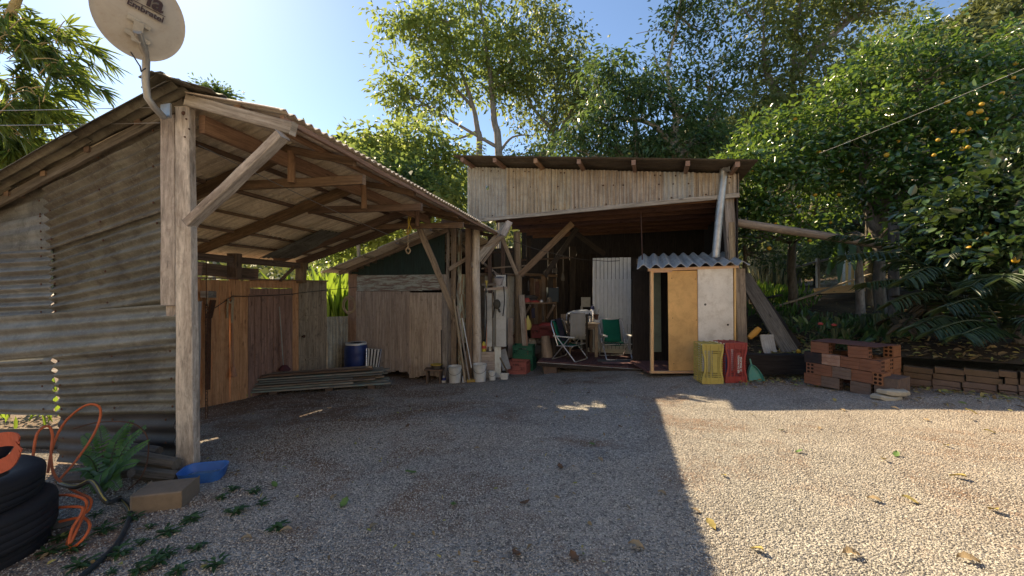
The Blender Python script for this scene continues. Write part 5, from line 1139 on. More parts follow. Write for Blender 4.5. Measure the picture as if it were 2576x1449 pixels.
# --- stack of hollow bricks
c0 = P(2209, 969, 4.35); fdir = V((.45, -.89, 0)).normalized(); gdir = V((.89, .45, 0)).normalized(); BL, BW, BH = .19, .088, .137
Lf = .72; L0 = c0-fdir*Lf; gzb = gz(L0.x+.2, L0.y)
def hollow_brick(c, xd, label, mi, tilt=0, dark_end=True, h=BH, w=BW, l=BL):
    t = thing("hollow_brick", label, "brick", tuple(c), 0, "hollow bricks of the stack"); yd = V((-xd.y, xd.x, 0)); zd = V((0, 0, 1))
    if tilt: zd = (zd+xd*tilt).normalized(); xd = (xd-V((0, 0, 1))*tilt).normalized()
    m = MB()
    # three ribs along each long side make the grooves
    for k in range(3):
        z0 = h*(k+.5)/3; m.bar(c+zd*z0-xd*(l/2), c+zd*z0+xd*(l/2), w, h/3-.005, zd, 0, 4, .003)
    m.bar(c+zd*(.004)-xd*(l/2-.001), c+zd*(.004)+xd*(l/2-.001), w-.008, .006, zd); m.bar(c+zd*(h/2)-xd*(l/2-.002), c+zd*(h/2)+xd*(l/2-.002), w-.008, h-.006, zd)
    body = m.build("brick_body", BRICKM[mi], t, bevel=.004)
    Mx = Matrix((xd.cross(zd)*-1, zd, xd)).transposed(); Mx = Matrix.Identity(3)
    for s_ in (-1, 1):
        hm = MB(); q_ = V((0, 0, 1)).rotation_difference(xd*s_).to_matrix(); yv = xd.cross(zd).normalized()
        for iz in range(3):
            for iy in (-1, 1):
                hm.lathe([(.0155, 0), (.0001, .0012)], 12, c+zd*(h*(iz+.5)/3)+yv*(iy*w*.235)+xd*(s_*(l/2+.0008)), 0, q_)
        hm.build("hollow_end", HOLE, t)
    return t
courses = ["bottom", "second", "third", "top"]; side_n = {'f': "yard side", 'r': "right side", 'b': "garden side", 'l': "left side"}
Dp = .56
def brick_run(course, origin, xd, side, spec):
    z = gzb+.035+course*(BH+.002); x = 0; k = 0
    for it in spec:
        kind, mi = it[0], it[1]
        if kind == 'gap': x += mi; continue
        k += 1
        if kind == 's': c = origin+xd*(x+BL/2); d = xd; x += BL+.003
        else: c = origin+xd*(x+BW/2); d = V((-xd.y, xd.x, 0)); x += BW+.003
        c = c+V((rnd(-.006, .006), rnd(-.006, .006), 0)); c.z = z+rnd(0, .001)
        ang = rnd(-.03, .03); d = (Matrix.Rotation(ang, 3, 'Z') @ d)
        ord_ = ["first", "second", "third", "fourth", "fifth", "sixth"][k-1]
        colr = ["red", "orange red", "greyish", "blackened", "dusty pale"][mi]
        inn = V((-xd.y, xd.x, 0))
        if kind == 'e': c = c+inn*(BL/2-BW/2)
        hollow_brick(c, d, f"{colr} brick, {ord_} along the {courses[course]} course on the stack's {side_n[side]}", mi, it[2] if len(it) > 2 else 0)
inn = gdir
fo = L0+inn*(BW/2)
brick_run(0, fo+fdir*-.02, fdir, 'f', [('s', 0), ('s', 2), ('gap', .10), ('s', 2)])
brick_run(1, fo, fdir, 'f', [('e', 0), ('s', 0), ('s', 2), ('s', 0), ('e', 1)]) 
brick_run(2, fo+fdir*-.02, fdir, 'f', [('s', 3), ('s', 4), ('s', 0), ('s', 0)])
brick_run(3, fo+fdir*.06, fdir, 'f', [('s', 0), ('gap', .20), ('s', 0, -.05)])
ro = c0+gdir*(BW+.012)-fdir*(BW/2)
brick_run(0, ro, gdir, 'r', [('s', 2), ('s', 2)]); brick_run(1, ro+gdir*.10, gdir, 'r', [('s', 1), ('s', 1)]); brick_run(2, ro+gdir*.0, gdir, 'r', [('s', 1), ('e', 1), ('s', 1)]); brick_run(3, ro+gdir*.30, gdir, 'r', [('s', 1)])
bo = L0+gdir*(Dp-BW/2)
for cc in range(3): brick_run(cc, bo+fdir*.02*(cc % 2), fdir, 'b', [('s', 2), ('s', 0), ('s', 2)])
lo = L0+gdir*(BW+.05)+fdir*(BW/2)
for cc in range(1, 4): brick_run(cc, lo, gdir, 'l', [('s', 2 if cc % 2 else 0), ('s', 0)])
zt_ = gzb+.035+4*(BH+.002)+.003
m = MB(); A, Bq, C, D_ = L0+fdir*.05, c0-fdir*.02, c0+gdir*Dp-fdir*.02, L0+gdir*(Dp-.02)+fdir*.06
for q in (A, Bq, C, D_): q.z = zt_
m.sheet(A, Bq, C, D_, .9, .003, .003, 0, 6, .004, 8); one(m, "flat_sheet", SHEETRED, "rusty red metal sheet covering the brick stack", "sheet", tuple(A))
p = P(2255, 992, 4.28); m = MB(); bb = V((P(2262, 990, 4.3).x, 4.38, gz(4.3, 4.35)))
for i in range(7): cc = bb+gdir*(-.14+.047*i); m.bar(cc, cc+V((0, 0, .205)), .20, .043, gdir, 0, 2, .002)
one(m, "ribbed_block", BRICKM[2], "large ribbed ceramic block standing right of the brick stack", "block", tuple(bb), bevel=.003)
for px, py, sx, sy, h, zo, lb in ((2232, 996, .15, .09, .045, 0, "lower pale flat stone at the corner of the brick stack"), (2249, 983, .16, .09, .05, .047, "upper pale flat stone at the corner of the brick stack")):
    q = P(px, 993, 4.18); q.z = gz(q.x, q.y)+zo; m = MB(); 
    jr = [(rnd(.8, 1.12), rnd(-.15, .15)) for _ in range(9)]; rg = lambda s, z: [q+V((sx*s*jr[n_][0]*math.copysign(abs(math.cos(a+jr[n_][1]))**.6, math.cos(a)), sy*s*jr[n_][0]*math.copysign(abs(math.sin(a+jr[n_][1]))**.6, math.sin(a)), z+.006*jr[n_][1]*9)) for n_, a in enumerate(np.linspace(0, 2*math.pi, 9, endpoint=False))]
    ix = loft(m, [rg(.82, 0), rg(.9, h*.2), rg(.88, h*.85), rg(.75, h)]); m.face(ix[0][::-1]); m.face(ix[-1]); m.s = [False]*len(m.f); one(m, "flat_stone", STONE, lb, "stone", tuple(q))
# low garden wall of bricks
gwl = thing("garden_wall", "low mossy brick wall holding back the garden bed on the right", "wall", tuple(V((5.0, 4.7, gz(5, 4.7)))))
pts = [V((4.62, 5.25, 0)), V((4.92, 4.82, 0)), V((5.45, 4.14, 0)), V((6.3, 3.3, 0)), V((7.6, 1.9, 0))]
for row in range(4):
    m = MB(); acc = .1*(row % 2)
    for p, q in zip(pts, pts[1:]):
        L = (q-p).length; d = (q-p).normalized(); x = 0
        while x < L-.05:
            l = min(rnd(.22, .27), L-x); a = p+d*x; z = gz(a.x, a.y)-.02+row*.072
            m.bar(V((a.x, a.y, z))+V((rnd(-.008, .008), rnd(-.008, .008), .035)), V((a.x, a.y, z+.035))+d*(l-.008), .12, .066, (0, 0, 1), 0, 2, .004); x += l
    m.build("brick_course", BRICKM[2] if row < 2 else plain("mossy_brick", (.15, .10, .066), .95, .15, 0, .6, (.06, .055, .03), 9, .4), gwl, bevel=.005)

# --- deck furniture
zd = ZC+FL+.016
def beach_chair(label, x, y, rz, towel=False):
    t = thing("beach_chair", label, "chair", (x, y, zd), 0, "green beach chairs on the deck"); M = Matrix.Translation((x, y, zd)) @ Matrix.Rotation(rz, 4, 'Z'); T = lambda *p: M @ V(p)
    hw = .265
    m = MB(); m.tube([T(-hw+.02, .16, .30), T(-hw, .30, .72), T(-hw+.05, .325, .79), T(hw-.05, .325, .79), T(hw, .30, .72), T(hw-.02, .16, .30)], .0115, 8); m.build("back_frame", ALU, t)
    for s_ in (-1, 1):
        m = MB(); m.tube([T(s_*hw, -.12, .47), T(s_*hw, .27, .02)], .0115, 8)
        m.tube([T(s_*hw, .17, .47), T(s_*hw, -.24, .02)], .0115, 8); m.build("side_legs", ALU, t)
        m = MB(); m.bar(T(s_*hw, -.22, .485), T(s_*hw, .24, .485), .04, .022, M.to_3x3() @ V((0, 0, 1))); m.build("armrest", WHITEP, t, bevel=.004)
    m = MB(); m.tube([T(-hw, -.24, .02), T(-hw+.05, -.25, .012), T(hw-.05, -.25, .012), T(hw, -.24, .02)], .0115, 8); m.build("foot_bar", ALU, t)
    m = MB(); m.tube([T(-hw, .27, .02), T(-hw+.05, .28, .012), T(hw-.05, .28, .012), T(hw, .27, .02)], .0115, 8); m.build("foot_bar", ALU, t)
    m = MB(); m.tube([T(-hw, -.20, .315), T(hw, -.20, .315)], .010, 8); m.tube([T(-hw, -.20, .315), T(-hw, .18, .29)], .010, 8); m.tube([T(hw, -.20, .315), T(hw, .18, .29)], .010, 8); m.build("seat_frame", ALU, t)
    def cloth(pts, w, nm):
        m = MB(); rows = [[m.vert(T(-w+2*w*i/8, y_, z_-.018*math.sin(math.pi*i/8))) for i in range(9)] for y_, z_ in pts]
        for a, b in zip(rows, rows[1:]):
            for i in range(8): m.face((a[i], a[i+1], b[i+1], b[i]), None, 0, True)
        o = m.build(nm, GREENC, t); s2 = o.modifiers.new("thick", 'SOLIDIFY'); s2.thickness = .004
    cloth([(.325, .785), (.30, .70), (.25, .56), (.20, .42), (.165, .32)], .185, "backrest"); cloth([(.165, .31), (.05, .285), (-.10, .29), (-.20, .31)], .215, "seat"); return t
q = P(1556, 893, 7.75); beach_chair("green beach chair facing the yard before the white partition", q.x, q.y+.22, R(4))
q = P(1436, 900, 7.7); c1 = beach_chair("green beach chair turned to the table with a dark garment on it", q.x+.02, q.y+.15, R(52))
# garment on it
m = MB(); M_ = Matrix.Translation((q.x+.02, q.y+.15, zd)) @ Matrix.Rotation(R(52), 4, 'Z'); 
rows = []
for k, (y_, z_) in enumerate(((.30, .60), (.34, .74), (.345, .80), (.30, .81), (.26, .70), (.22, .55), (.19, .44), (.15, .36))): rows.append([m.vert(M_ @ V((-.13+.035*i+.02*math.sin(k+i), y_-.02+.012*math.sin(2*i+k), z_+.01*math.sin(i*2.3)))) for i in range(7)])
for a, b in zip(rows, rows[1:]):
    for i in range(6): m.face((a[i], a[i+1], b[i+1], b[i]), None, 0, True)
o = one(m, "garment", DARKC, "dark garment thrown over the back of the turned beach chair", "garment"); s2 = o.modifiers.new("thick", 'SOLIDIFY'); s2.thickness = .008
# table
tq = P(1478, 905, 8.15); tt = thing("table", "small wooden table on the deck laden with coffee things", "table", (tq.x, tq.y+.3, zd)); zt_ = P(0, 812, 8.1).z
tx0, tx1, ty0, ty1 = P(1425, 0, 8.1).x, P(1508, 0, 8.1).x, 8.08, 8.75
m = MB(); 
for k in range(4): y = ty0+(ty1-ty0)*(k+.5)/4; m.bar(V((tx0, y, zt_-.015)), V((tx1, y, zt_-.015)), (ty1-ty0)/4-.004, .03, (0, 0, 1), 0, 3, .001)
m.build("tabletop", W_DOOR, tt, bevel=.003)
m = MB(); m.bar(V((tx0+.06, ty0+.07, zt_-.09)), V((tx1-.06, ty0+.07, zt_-.09)), .02, .11); m.build("apron", W_MID, tt)
m = MB(); m.bar(V((tx1-.07, ty0+.07, zt_-.09)), V((tx1-.07, ty1-.07, zt_-.09)), .02, .11); m.build("apron", W_MID, tt)
for x in (tx0+.06, tx1-.06):
    for y in (ty0+.06, ty1-.06): m = MB(); m.bar(V((x, y, zd)), V((x, y, zt_-.031)), .06, .06, (0, -1, 0)); m.build("leg", W_MID, tt, bevel=.003)
# dark chair with towel
q = V((P(1452, 0, 7.95).x, 7.93, zd)); kc = thing("kitchen_chair", "dark wooden chair with its back to the yard at the table", "chair", tuple(q))
for dx in (-.19, .19):
    m = MB(); m.bar(q+V((dx, 0, 0)), q+V((dx, -.03, .92)), .04, .035, (0, -1, 0)); m.build("rear_leg", W_DARK, kc); m = MB(); m.bar(q+V((dx, .36, 0)), q+V((dx, .36, .44)), .035, .035, (0, -1, 0)); m.build("front_leg", W_DARK, kc)
m = MB(); m.bar(q+V((-.2, .18, .45)), q+V((.2, .18, .45)), .38, .025); m.build("seat", W_DARK, kc)
for z in (.88, .70, .58): m = MB(); m.bar(q+V((-.19, -.02, z)), q+V((.19, -.02, z)), .02, .06); m.build("back_slat", W_DARK, kc)
m = MB(); rows = []
for k, z in enumerate((.40, .55, .72, .86, .93, .945, .93, .8)):
    y = -.055 if k < 5 else (-.02 if k == 5 else .02); rows.append([m.vert(q+V((-.155+.31*i/12, y+.012*math.sin(i*1.3)*(1-k/9), z))) for i in range(13)])
for a, b in zip(rows, rows[1:]):
    for i in range(12): m.face((a[i], a[i+1], b[i+1], b[i]), None, 0, True)
o = one(m, "towel", GREYC, "grey towel hung over the back of the dark chair", "towel"); s2 = o.modifiers.new("thick", 'SOLIDIFY'); s2.thickness = .006
# table things
def at_table(px, d=8.3): return V((P(px, 0, d).x, d, zt_))
q = at_table(1455, 8.55); m = MB(); prof = []
for s_ in (-1, 1):
    pass
ring = lambda y, sc: [V((q.x+x*sc, y, q.z+z*sc)) for x, z in [(-.24, 0), (-.24, .13), (-.20, .17), (-.08, .21), (.08, .23), (.22, .235), (.25, .22), (.25, 0)]]
ix = loft(m, [ring(q.y-.16, 1), ring(q.y+.16, 1)]); m.face(ix[0]); m.face(ix[1][::-1]); one(m, "cooler_lid", plain("pale_blue_white", (.55, .6, .66), .35), "pale curved plastic lid standing on the table behind the towel", "lid", tuple(q), bevel=.012)
q = at_table(1483, 8.35); fl = thing("coffee_pot", "shiny coffee pot with black lid on the table", "coffee pot", tuple(q)); m = MB(); m.lathe([(.0001, 0), (.05, 0), (.04, .07), (.05, .13), (.0001, .13)], 16, q); m.build("pot_body", ALU, fl); m = MB(); m.lathe([(.05, .13), (.035, .16), (.012, .165), (.012, .19), (.0001, .19)], 14, q); m.build("lid", BLACK, fl)
q = at_table(1491, 8.45); th = thing("thermos", "chrome thermos flask with blue top on the table", "thermos", tuple(q)); m = MB(); m.lathe([(.0001, 0), (.055, 0), (.055, .22), (.04, .26), (.0001, .26)], 18, q); m.build("flask", ALU, th); m = MB(); m.lathe([(.04, .26), (.045, .28), (.035, .33), (.012, .34), (.010, .38), (.0001, .38)], 14, q); m.build("top", plain("dark_blue_cap", (.02, .03, .1), .4), th)
q = at_table(1500, 8.3); m = MB(); m.lathe([(.0001, .0), (.035, 0), (.04, .05), (.055, .11), (.058, .115), (.05, .11), (.0001, .08)], 14, q+V((0, 0, .05))); m.tube([q+V((.02, 0, .13)), q+V((.06, 0, .27))], .004, 5); cu = one(m, "gourd_cup", plain("dark_gourd", (.09, .04, .025), .6), "brown gourd cup with straw on the table edge", "cup", tuple(q))
m = MB(); m.lathe([(.0001, 0), (.06, 0), (.065, .05), (.06, .05), (.0001, .048)], 16, q); one(m, "white_bowl", WHITEP, "small white bowl under the gourd cup", "bowl", tuple(q))
q = at_table(1472, 8.25); m = MB(); m.lathe([(.0001, 0), (.05, .01), (.07, .05), (.04, .1), (.0001, .11)], 10, q); one(m, "crumpled_bag", plain("clear_bag", (.5, .5, .45), .4), "crumpled pale bag beside the coffee pot", "bag", tuple(q))
# mats
q = P(1560, 903, 7.6); m = MB(); m.bar(V((q.x-.42, 7.72, zd+.006)), V((q.x+.48, 7.55, zd+.006)), .26, .01, seg=6, jit=.004); one(m, "door_mat", plain("grey_mat", (.10, .11, .11), .95), "dark grey mat under the front beach chair", "mat")
m = MB(); rows = []
for k in range(4): rows.append([m.vert(V((q.x-.40+.075*i, 7.32+.07*k+.02*math.sin(i+k)-.006*i, zd+.010+.006*abs(math.sin(i*1.7+k))))) for i in range(13)])
for a, b in zip(rows, rows[1:]):
    for i in range(12): m.face((a[i], a[i+1], b[i+1], b[i]), None, 0, True)
o = one(m, "pink_rag", plain("pink_rag", (.30, .16, .15), .95), "pinkish rag spread on the deck boards", "rag")
# shelf with tools
sh = thing("wall_shelf", "rough plank shelf on brackets full of red tools", "shelf", tuple(P(1350, 765, 9.0)))
zs = P(0, 762, 9.0).z; x0, x1 = P(1310, 0, 8.8).x, P(1395, 0, 8.8).x
m = MB(); m.bar(V((x0, 8.9, zs)), V((x1, 9.15, zs)), .34, .03, seg=3, jit=.003); m.build("shelf_board", W_BROWN, sh)
for px in (1318, 1378): m = MB(); m.bar(P(px+16, 768, 8.75), P(px-2, 800, 9.05), .05, .03, (0, -1, 0)); m.build("bracket", W_MID, sh)
zq = zs+.016
for i, (px, r_, h, mt, nm, lb) in enumerate(((1325, .07, .10, REDP, "red_drill", "red power tool at the left of the shelf"), (1345, .10, .05, REDP, "red_case", "flat red tool in the middle of the shelf"), (1362, .04, .06, METAL, "chrome_piece", "small chrome part on the shelf"), (1382, .05, .11, STONED, "grease_can", "dull can at the right end of the shelf"))):
    q = V((P(px, 0, 8.95).x, 8.95, zq)); m = MB(); m.lathe([(.0001, 0), (r_, 0), (r_*1.05, h*.3), (r_*.7, h*.8), (r_*.5, h), (.0001, h)], 9, q, 0, None, 1.3, .8); one(m, nm, mt, lb, "tool", tuple(q))
q = V((P(1336, 0, 9.02).x, 9.06, zq)); m = MB(); m.box(q+V((0, 0, .13)), .30, .14, .08, 0, .1); m.box(q+V((0, 0, .045)), .26, .12, .09, 0, .1); one(m, "tool_case", BLACK, "black tool case lying behind the red tools on the shelf", "case", tuple(q), bevel=.01)
q = P(1390, 735, 9.3); m = MB(); m.box(V((q.x, 9.3, zq+.17)), .26, .14, .34, 0, .2); one(m, "battery_box", plain("dark_teal_box", (.015, .03, .04), .5), "dark box standing at the right end of the shelf", "box", (q.x, 9.3, zq), bevel=.008)
# bag, rocks, logs below the shelf
q = P(1328, 812, 8.6); m = MB(); m.lathe([(.0001, -.16), (.06, -.155), (.085, -.08), (.07, .02), (.03, .10), (.012, .16), (.0001, .17)], 14, q, 0, None, 1, .6); one(m, "plastic_bag", YCLEAR, "yellow plastic bag hanging below the shelf", "bag", tuple(q))
m = MB(); m.bar(V((P(1325, 0, 8.5).x, 8.45, gz(.3, 8.45))), P(1312, 742, 8.6), .13, .03, (0, -1, 0), 0, 4, .003); one(m, "grey_board", W_GREY, "grey board leaning on the shelf's left end", "board")
def rock(x, y, z, rx, ry, rz, mt, nm, lb, cat="stone"):
    m = MB(); rings = []; base = V((x, y, z))
    for k in range(7):
        ph = -math.pi/2+math.pi*(k+.5)/7; rings.append([base+V((rx*math.cos(ph)*math.cos(a)*rnd(.78, 1.15), ry*math.cos(ph)*math.sin(a)*rnd(.78, 1.15), rz*(math.sin(ph)*rnd(.85, 1.1)))) for a in np.linspace(0, 2*math.pi, 11, endpoint=False)])
    ix = loft(m, rings); m.face(ix[0][::-1]); m.face(ix[-1]); m.s = [False]*len(m.f); one(m, nm, mt, lb, cat, (x, y, z))
for (px, d, up, rx, rz, mt, nm, lb) in ((1292, 8.9, .24, .28, .30, STONED, "clay_heap", "brown clay lump heaped behind the white slab"), (1306, 9.0, .56, .24, .20, BRICKM[2], "clay_heap", "reddish lump on top of the clay heap behind the white slab"), (1352, 9.05, .25, .24, .22, STONED, "stone", "dark stone behind the green crates"), (1372, 8.8, .15, .18, .18, STONED, "stone", "grey stone right of the green crates"),
      (1388, 9.0, .22, .30, .24, STONED, "stone", "broad stone under the dark red crate"), (1338, 8.95, .50, .12, .11, STONE, "stone", "pale round stone left of the dark red crate"), (1412, 8.7, .15, .18, .16, BRICKM[2], "stone", "reddish stone beside the turned beach chair"), (1276, 8.5, .10, .12, .12, STONED, "stone", "stone at the foot of the clay heap"), (1364, 9.0, .52, .2, .10, STONED, "stone", "flat stone laid on the heap before the dark red crate")):
    x = P(px, 0, d).x; rock(x, d, gz(x, d)+up, rx, rx*.8, rz, mt, nm, lb, "stone" if nm == "stone" else "lump")
for (xa, ya, xb, yb, d, r_, lb) in ((1380, 925, 1372, 845, 8.1, .12, "rounded pale log end standing right of the green crates"), (1398, 915, 1390, 850, 8.2, .10, "dark split log leaning beside the rounded one"), (1412, 912, 1404, 862, 8.3, .08, "dark log leaning nearest the deck")):
    m = MB(); q = P(xa, ya, d); q.z = gz(q.x, q.y); m.tube([q, q.lerp(P(xb, yb, d+.1), .6), P(xb, yb, d+.1)], [r_, r_, r_*.75], 9); one(m, "log", W_MID if xa == 1380 else W_DARK, lb, "log", tuple(q))
m = MB(); m.lathe([(.0001, 0), (.2, 0), (.18, .06), (.1, .1), (.0001, .1)], 9, P(1376, 822, 9.0), 0, None, 1.1, .7); one(m, "red_tool", REDP, "red machine part lying in the dark red crate", "tool", tuple(P(1376, 822, 9.0)))
m = MB(); m.bar(P(1485, 760, 9.9), P(1462, 760, 9.9), .02, .25); m.bar(P(1463, 770, 9.9), P(1463, 880, 9.9), .05, .05, (0, -1, 0)); one(m, "pale_frame", WHITED, "pale frame standing in the dark behind the table", "frame")
for px, ya, yb, lb in ((1392, 680, 694, "small rag hung in the dark corner left of the table"), ):
    m = MB(); m.lathe([(.02, .12), (.05, .0), (.045, -.06), (.0001, -.07)], 8, P(1416, 700, 9.6), 0, None, 1, .4); one(m, "hung_rag", STONED, lb, "rag")

# small clutter of the workshop corner
def hang(nm, px, y0, y1, d, w, mt, lb, cat, th=.02):
    m = MB(); m.bar(P(px, y1, d), P(px+rnd(-1, 1), y0, d), w, th, (0, -1, 0), 0, 3, .004); one(m, nm, mt, lb, cat)
hang("hand_saw", 1352, 708, 745, 8.95, .10, RUST, "rusty hand saw hung over the tool shelf", "saw", .006)
hang("hanging_chisel", 1330, 705, 732, 8.7, .03, IRON, "dark narrow tool hung above the left end of the shelf", "tool")
hang("leaning_board", 1284, 800, 900, 8.7, .12, W_DOOR, "brown board leaning behind the clay heap", "board")
hang("leaning_board", 1420, 790, 880, 9.3, .16, W_MID, "dusty board leaning in the dark behind the turned chair", "board")
hang("leaning_board", 1184, 760, 905, 7.95, .11, W_WHITE, "pale flaking board leaning left of the pale log post", "board")
hang("leaning_board", 1172, 800, 930, 7.7, .07, W_DARK, "black stick of wood leaning by the bark slab", "board")
hang("rag_strip", 1342, 775, 800, 8.85, .08, DARKC, "dark rag hung from the front of the shelf", "rag", .01)
hang("hanging_strap", 1366, 772, 806, 8.9, .03, IRON, "dark strap hanging under the shelf", "strap")
for i, (px, py, d, r_, h, mt, lb) in enumerate(((1318, 690, 8.3, .05, .10, TIN, "old tin standing on the rail by the thick post"), (1222, 689, 8.25, .04, .09, RUST, "rusty tin standing on the rail above the white planks"), (1396, 690, 9.5, .07, .12, STONED, "dark jar on the rail in the corner"))):
    q = P(px, py, d); q.z += .03; m = MB(); m.lathe([(.0001, 0), (r_, 0), (r_, h), (r_*.9, h), (.0001, h*.96)], 12, q); one(m, "old_tin", mt, lb, "tin", tuple(q))
for i, (xa, ya, xb, yb, d, mt, lb) in enumerate(((1210, 676, 1330, 668, 8.5, W_MID, "loose plank laid over the rails above the white planks"), (1150, 640, 1290, 632, 8.8, W_BROWN, "long board stored under the roof behind the pale log post"), (1300, 655, 1440, 648, 9.6, W_BROWN, "board stored across the dark corner posts"))):
    m = MB(); m.bar(P(xa, ya, d), P(xb, yb, d+.2), .14, .03, (0, 0, 1), 0, 4, .004); one(m, "stored_board", mt, lb, "board")
m = MB(); m.tube([V((P(1330, 0, 8.3).x, 8.3, gz(.3, 8.3))), P(1322, 800, 8.5)], .014, 6); one(m, "rake_handle", W_PINE, "wooden handle leaning below the shelf by the yellow bag", "handle")
# ---------------------------------------------------------------- plants
L_PALE = leafmat("leaf_pale", [(.10, .13, .03), (.18, .22, .05), (.27, .31, .07), (.36, .38, .10)], .5, .55, (.38, .48, .11))
L_MID = leafmat("leaf_mid", [(.03, .06, .018), (.055, .10, .03), (.10, .15, .045), (.15, .2, .06)], .42, .42, (.26, .36, .08))
L_DARK = leafmat("leaf_dark", [(.018, .042, .018), (.035, .075, .027), (.06, .115, .04), (.095, .155, .055)], .36, .36, (.26, .38, .08))
L_CIT = leafmat("leaf_citrus", [(.014, .036, .012), (.03, .075, .02), (.065, .13, .032), (.13, .22, .045)], .24, .32, (.34, .50, .06), .8)
L_OLIVE = leafmat("leaf_olive", [(.05, .065, .022), (.09, .11, .038), (.16, .18, .065), (.24, .25, .10)], .45, .48, (.40, .48, .11))
L_BAM = leafmat("leaf_bamboo", [(.02, .045, .012), (.04, .085, .018), (.08, .13, .03), (.14, .19, .04)], .45, .45, (.40, .50, .06))
L_HILL = leafmat("leaf_hill", [(.04, .06, .018), (.07, .095, .03), (.12, .14, .045), (.17, .18, .06)], .6, .25, (.3, .32, .08))
L_PALM = leafmat("leaf_palm", [(.015, .035, .012), (.03, .06, .02), (.055, .09, .03), (.10, .11, .05)], .45, .12, (.12, .17, .05))
L_BAN = leafmat("leaf_banana", [(.03, .07, .015), (.05, .11, .02)], .4, .45, (.3, .45, .05))
L_FERN = leafmat("leaf_fern", [(.03, .08, .015), (.05, .13, .02), (.09, .2, .03)], .5, .35, (.25, .4, .05))
L_WEED = leafmat("leaf_weed", [(.02, .055, .018), (.035, .09, .028), (.06, .13, .04)], .55, .25)
L_DRY = leafmat("leaf_dry", [(.11, .07, .035), (.2, .14, .07), (.28, .2, .09), (.38, .33, .10), (.16, .2, .06)], .8, .15)
L_CANE = leafmat("leaf_cane", [(.08, .16, .02), (.14, .24, .03), (.2, .32, .04)], .45, .45, (.45, .6, .06))
L_MAIZE = leafmat("leaf_maize", [(.22, .17, .08), (.36, .29, .14), (.46, .38, .2), (.3, .33, .1)], .7, .35, (.6, .5, .2))

def unit(v): return v/np.maximum(np.linalg.norm(v, axis=1, keepdims=True), 1e-9)
def leaf_geo(c, a, n, L, W, fold=.18, hexa=False, droop=.0):
    # c centres (N,3), a axes, n normals, lengths, widths -> verts, faces
    a = unit(a); s = unit(np.cross(a, n)); n = np.cross(s, a); L = L[:, None]; W = W[:, None]; N = len(c)
    if not hexa:
        v = np.stack([c-a*L/2, c+s*W/2+n*W*fold, c+a*L/2-n*L*droop, c-s*W/2+n*W*fold], 1)
        f = np.arange(N)[:, None]*4+np.array([[0, 1, 2, 3]]); return v.reshape(-1, 3), f, 1
    b = c-a*L/2; t = c+a*L/2-n*L*droop
    v = np.stack([b, c-a*L*.2+s*W*.46+n*W*fold, c+a*L*.18+s*W*.42+n*W*fold-n*L*droop*.3, t, c+a*L*.18-s*W*.42+n*W*fold-n*L*droop*.3, c-a*L*.2-s*W*.46+n*W*fold], 1)
    i = np.arange(N)[:, None]*6; f = np.concatenate([i+np.array([[0, 1, 2, 3]]), i+np.array([[0, 3, 4, 5]])], 1).reshape(-1, 4); return v.reshape(-1, 3), f, 2
def ell(n, c, r, shell=2.0):
    d = unit(RNG.normal(size=(n, 3))); rad = RNG.random(n)**(1/(3*shell) if shell > 1 else 1/3.)
    return c+d*rad[:, None]*r
def crown(parent, blobs, mat, ncl, nleaf, L, W, cr, hexa=False, droop=.1, hang=.3, shell=1.6, name="crown", nr=.55):
    """blobs: (px, py, d, rx, ry[, rz]) in photo units; leaves grow in clusters spread through each blob"""
    vol = np.array([b[3]*b[4]*(b[2]**2) for b in blobs]); cc = []; bi = []
    for i, b in enumerate(blobs):
        k = max(2, int(ncl*vol[i]/vol.sum())); sc = b[2]/F; rz = b[5] if len(b) > 5 else .8*(b[3]+b[4])*.5*sc
        cc.append(ell(k, np.array(P(b[0], b[1], b[2])), np.array([b[3]*sc, rz, b[4]*sc]), shell)); bi.append(np.full(k, i))
    cc = np.concatenate(cc); M = len(cc)
    tone = RNG.random(M); cnt = RNG.poisson(nleaf, M)+2; idx = np.repeat(np.arange(M), cnt); N = len(idx)
    off = RNG.normal(size=(N, 3))*cr*np.array([1, 1, .7]); c = cc[idx]+off
    a = unit(off+RNG.normal(size=(N, 3))*cr*.5); a[:, 2] -= hang; n = RNG.normal(size=(N, 3))*nr; n[:, 2] += .9
    sz = RNG.uniform(.5, 1.35, N); v, f, per = leaf_geo(c, a, n, L*sz, W*sz*RNG.uniform(.8, 1.2, N), .15, hexa, droop)
    at = np.clip(.5*tone[idx]+.5*RNG.random(N)+RNG.normal(size=N)*.06, 0, 1)**1.25
    return np_mesh(name, v, f, 4, mat, parent, np.repeat(at, per)), cc
def limb_tubes(parent, base, tops, cc, mat, r0, name="trunk", twigs=120, bend=.12, wig=.05):
    m = MB(); joints = []
    for ti, pts in enumerate(tops):
        sp = smooth(pts, 5); n = len(sp); rr = r0[ti] if isinstance(r0, (list, tuple)) else r0
        m.tube([p+V((rnd(-wig, wig), rnd(-wig, wig), 0))*(.4 if 0 < i < n-1 else 0) for i, p in enumerate(sp)], [max(rr*(1-.85*i/(n-1)), .012) for i in range(n)], 8)
        joints += [(p, max(rr*(1-.85*i/(n-1)), .012)) for i, p in enumerate(sp) if i > n*.3]
    jp = np.array([tuple(j[0]) for j in joints])
    ids = RNG.choice(len(cc), min(twigs, len(cc)), replace=False)
    for i in ids:
        c = cc[i]; dd = np.linalg.norm(jp-c, axis=1)+np.maximum(jp[:, 2]-c[2]+.2, 0)*1.5; k = int(np.argmin(dd)); p = joints[k][0]; q = V(c); d = (q-p)
        if d.length < .05: continue
        mid = p.lerp(q, .5)+V((rnd(-1, 1), rnd(-1, 1), rnd(-.3, 1)))*d.length*bend
        r = min(joints[k][1]*.6, .012+.012*d.length); m.tube([p, p.lerp(mid, .5)+V((0, 0, .02)), mid, q], [r, r*.8, r*.6, .005], 5, 0, False)
    return m.build(name, mat, parent)
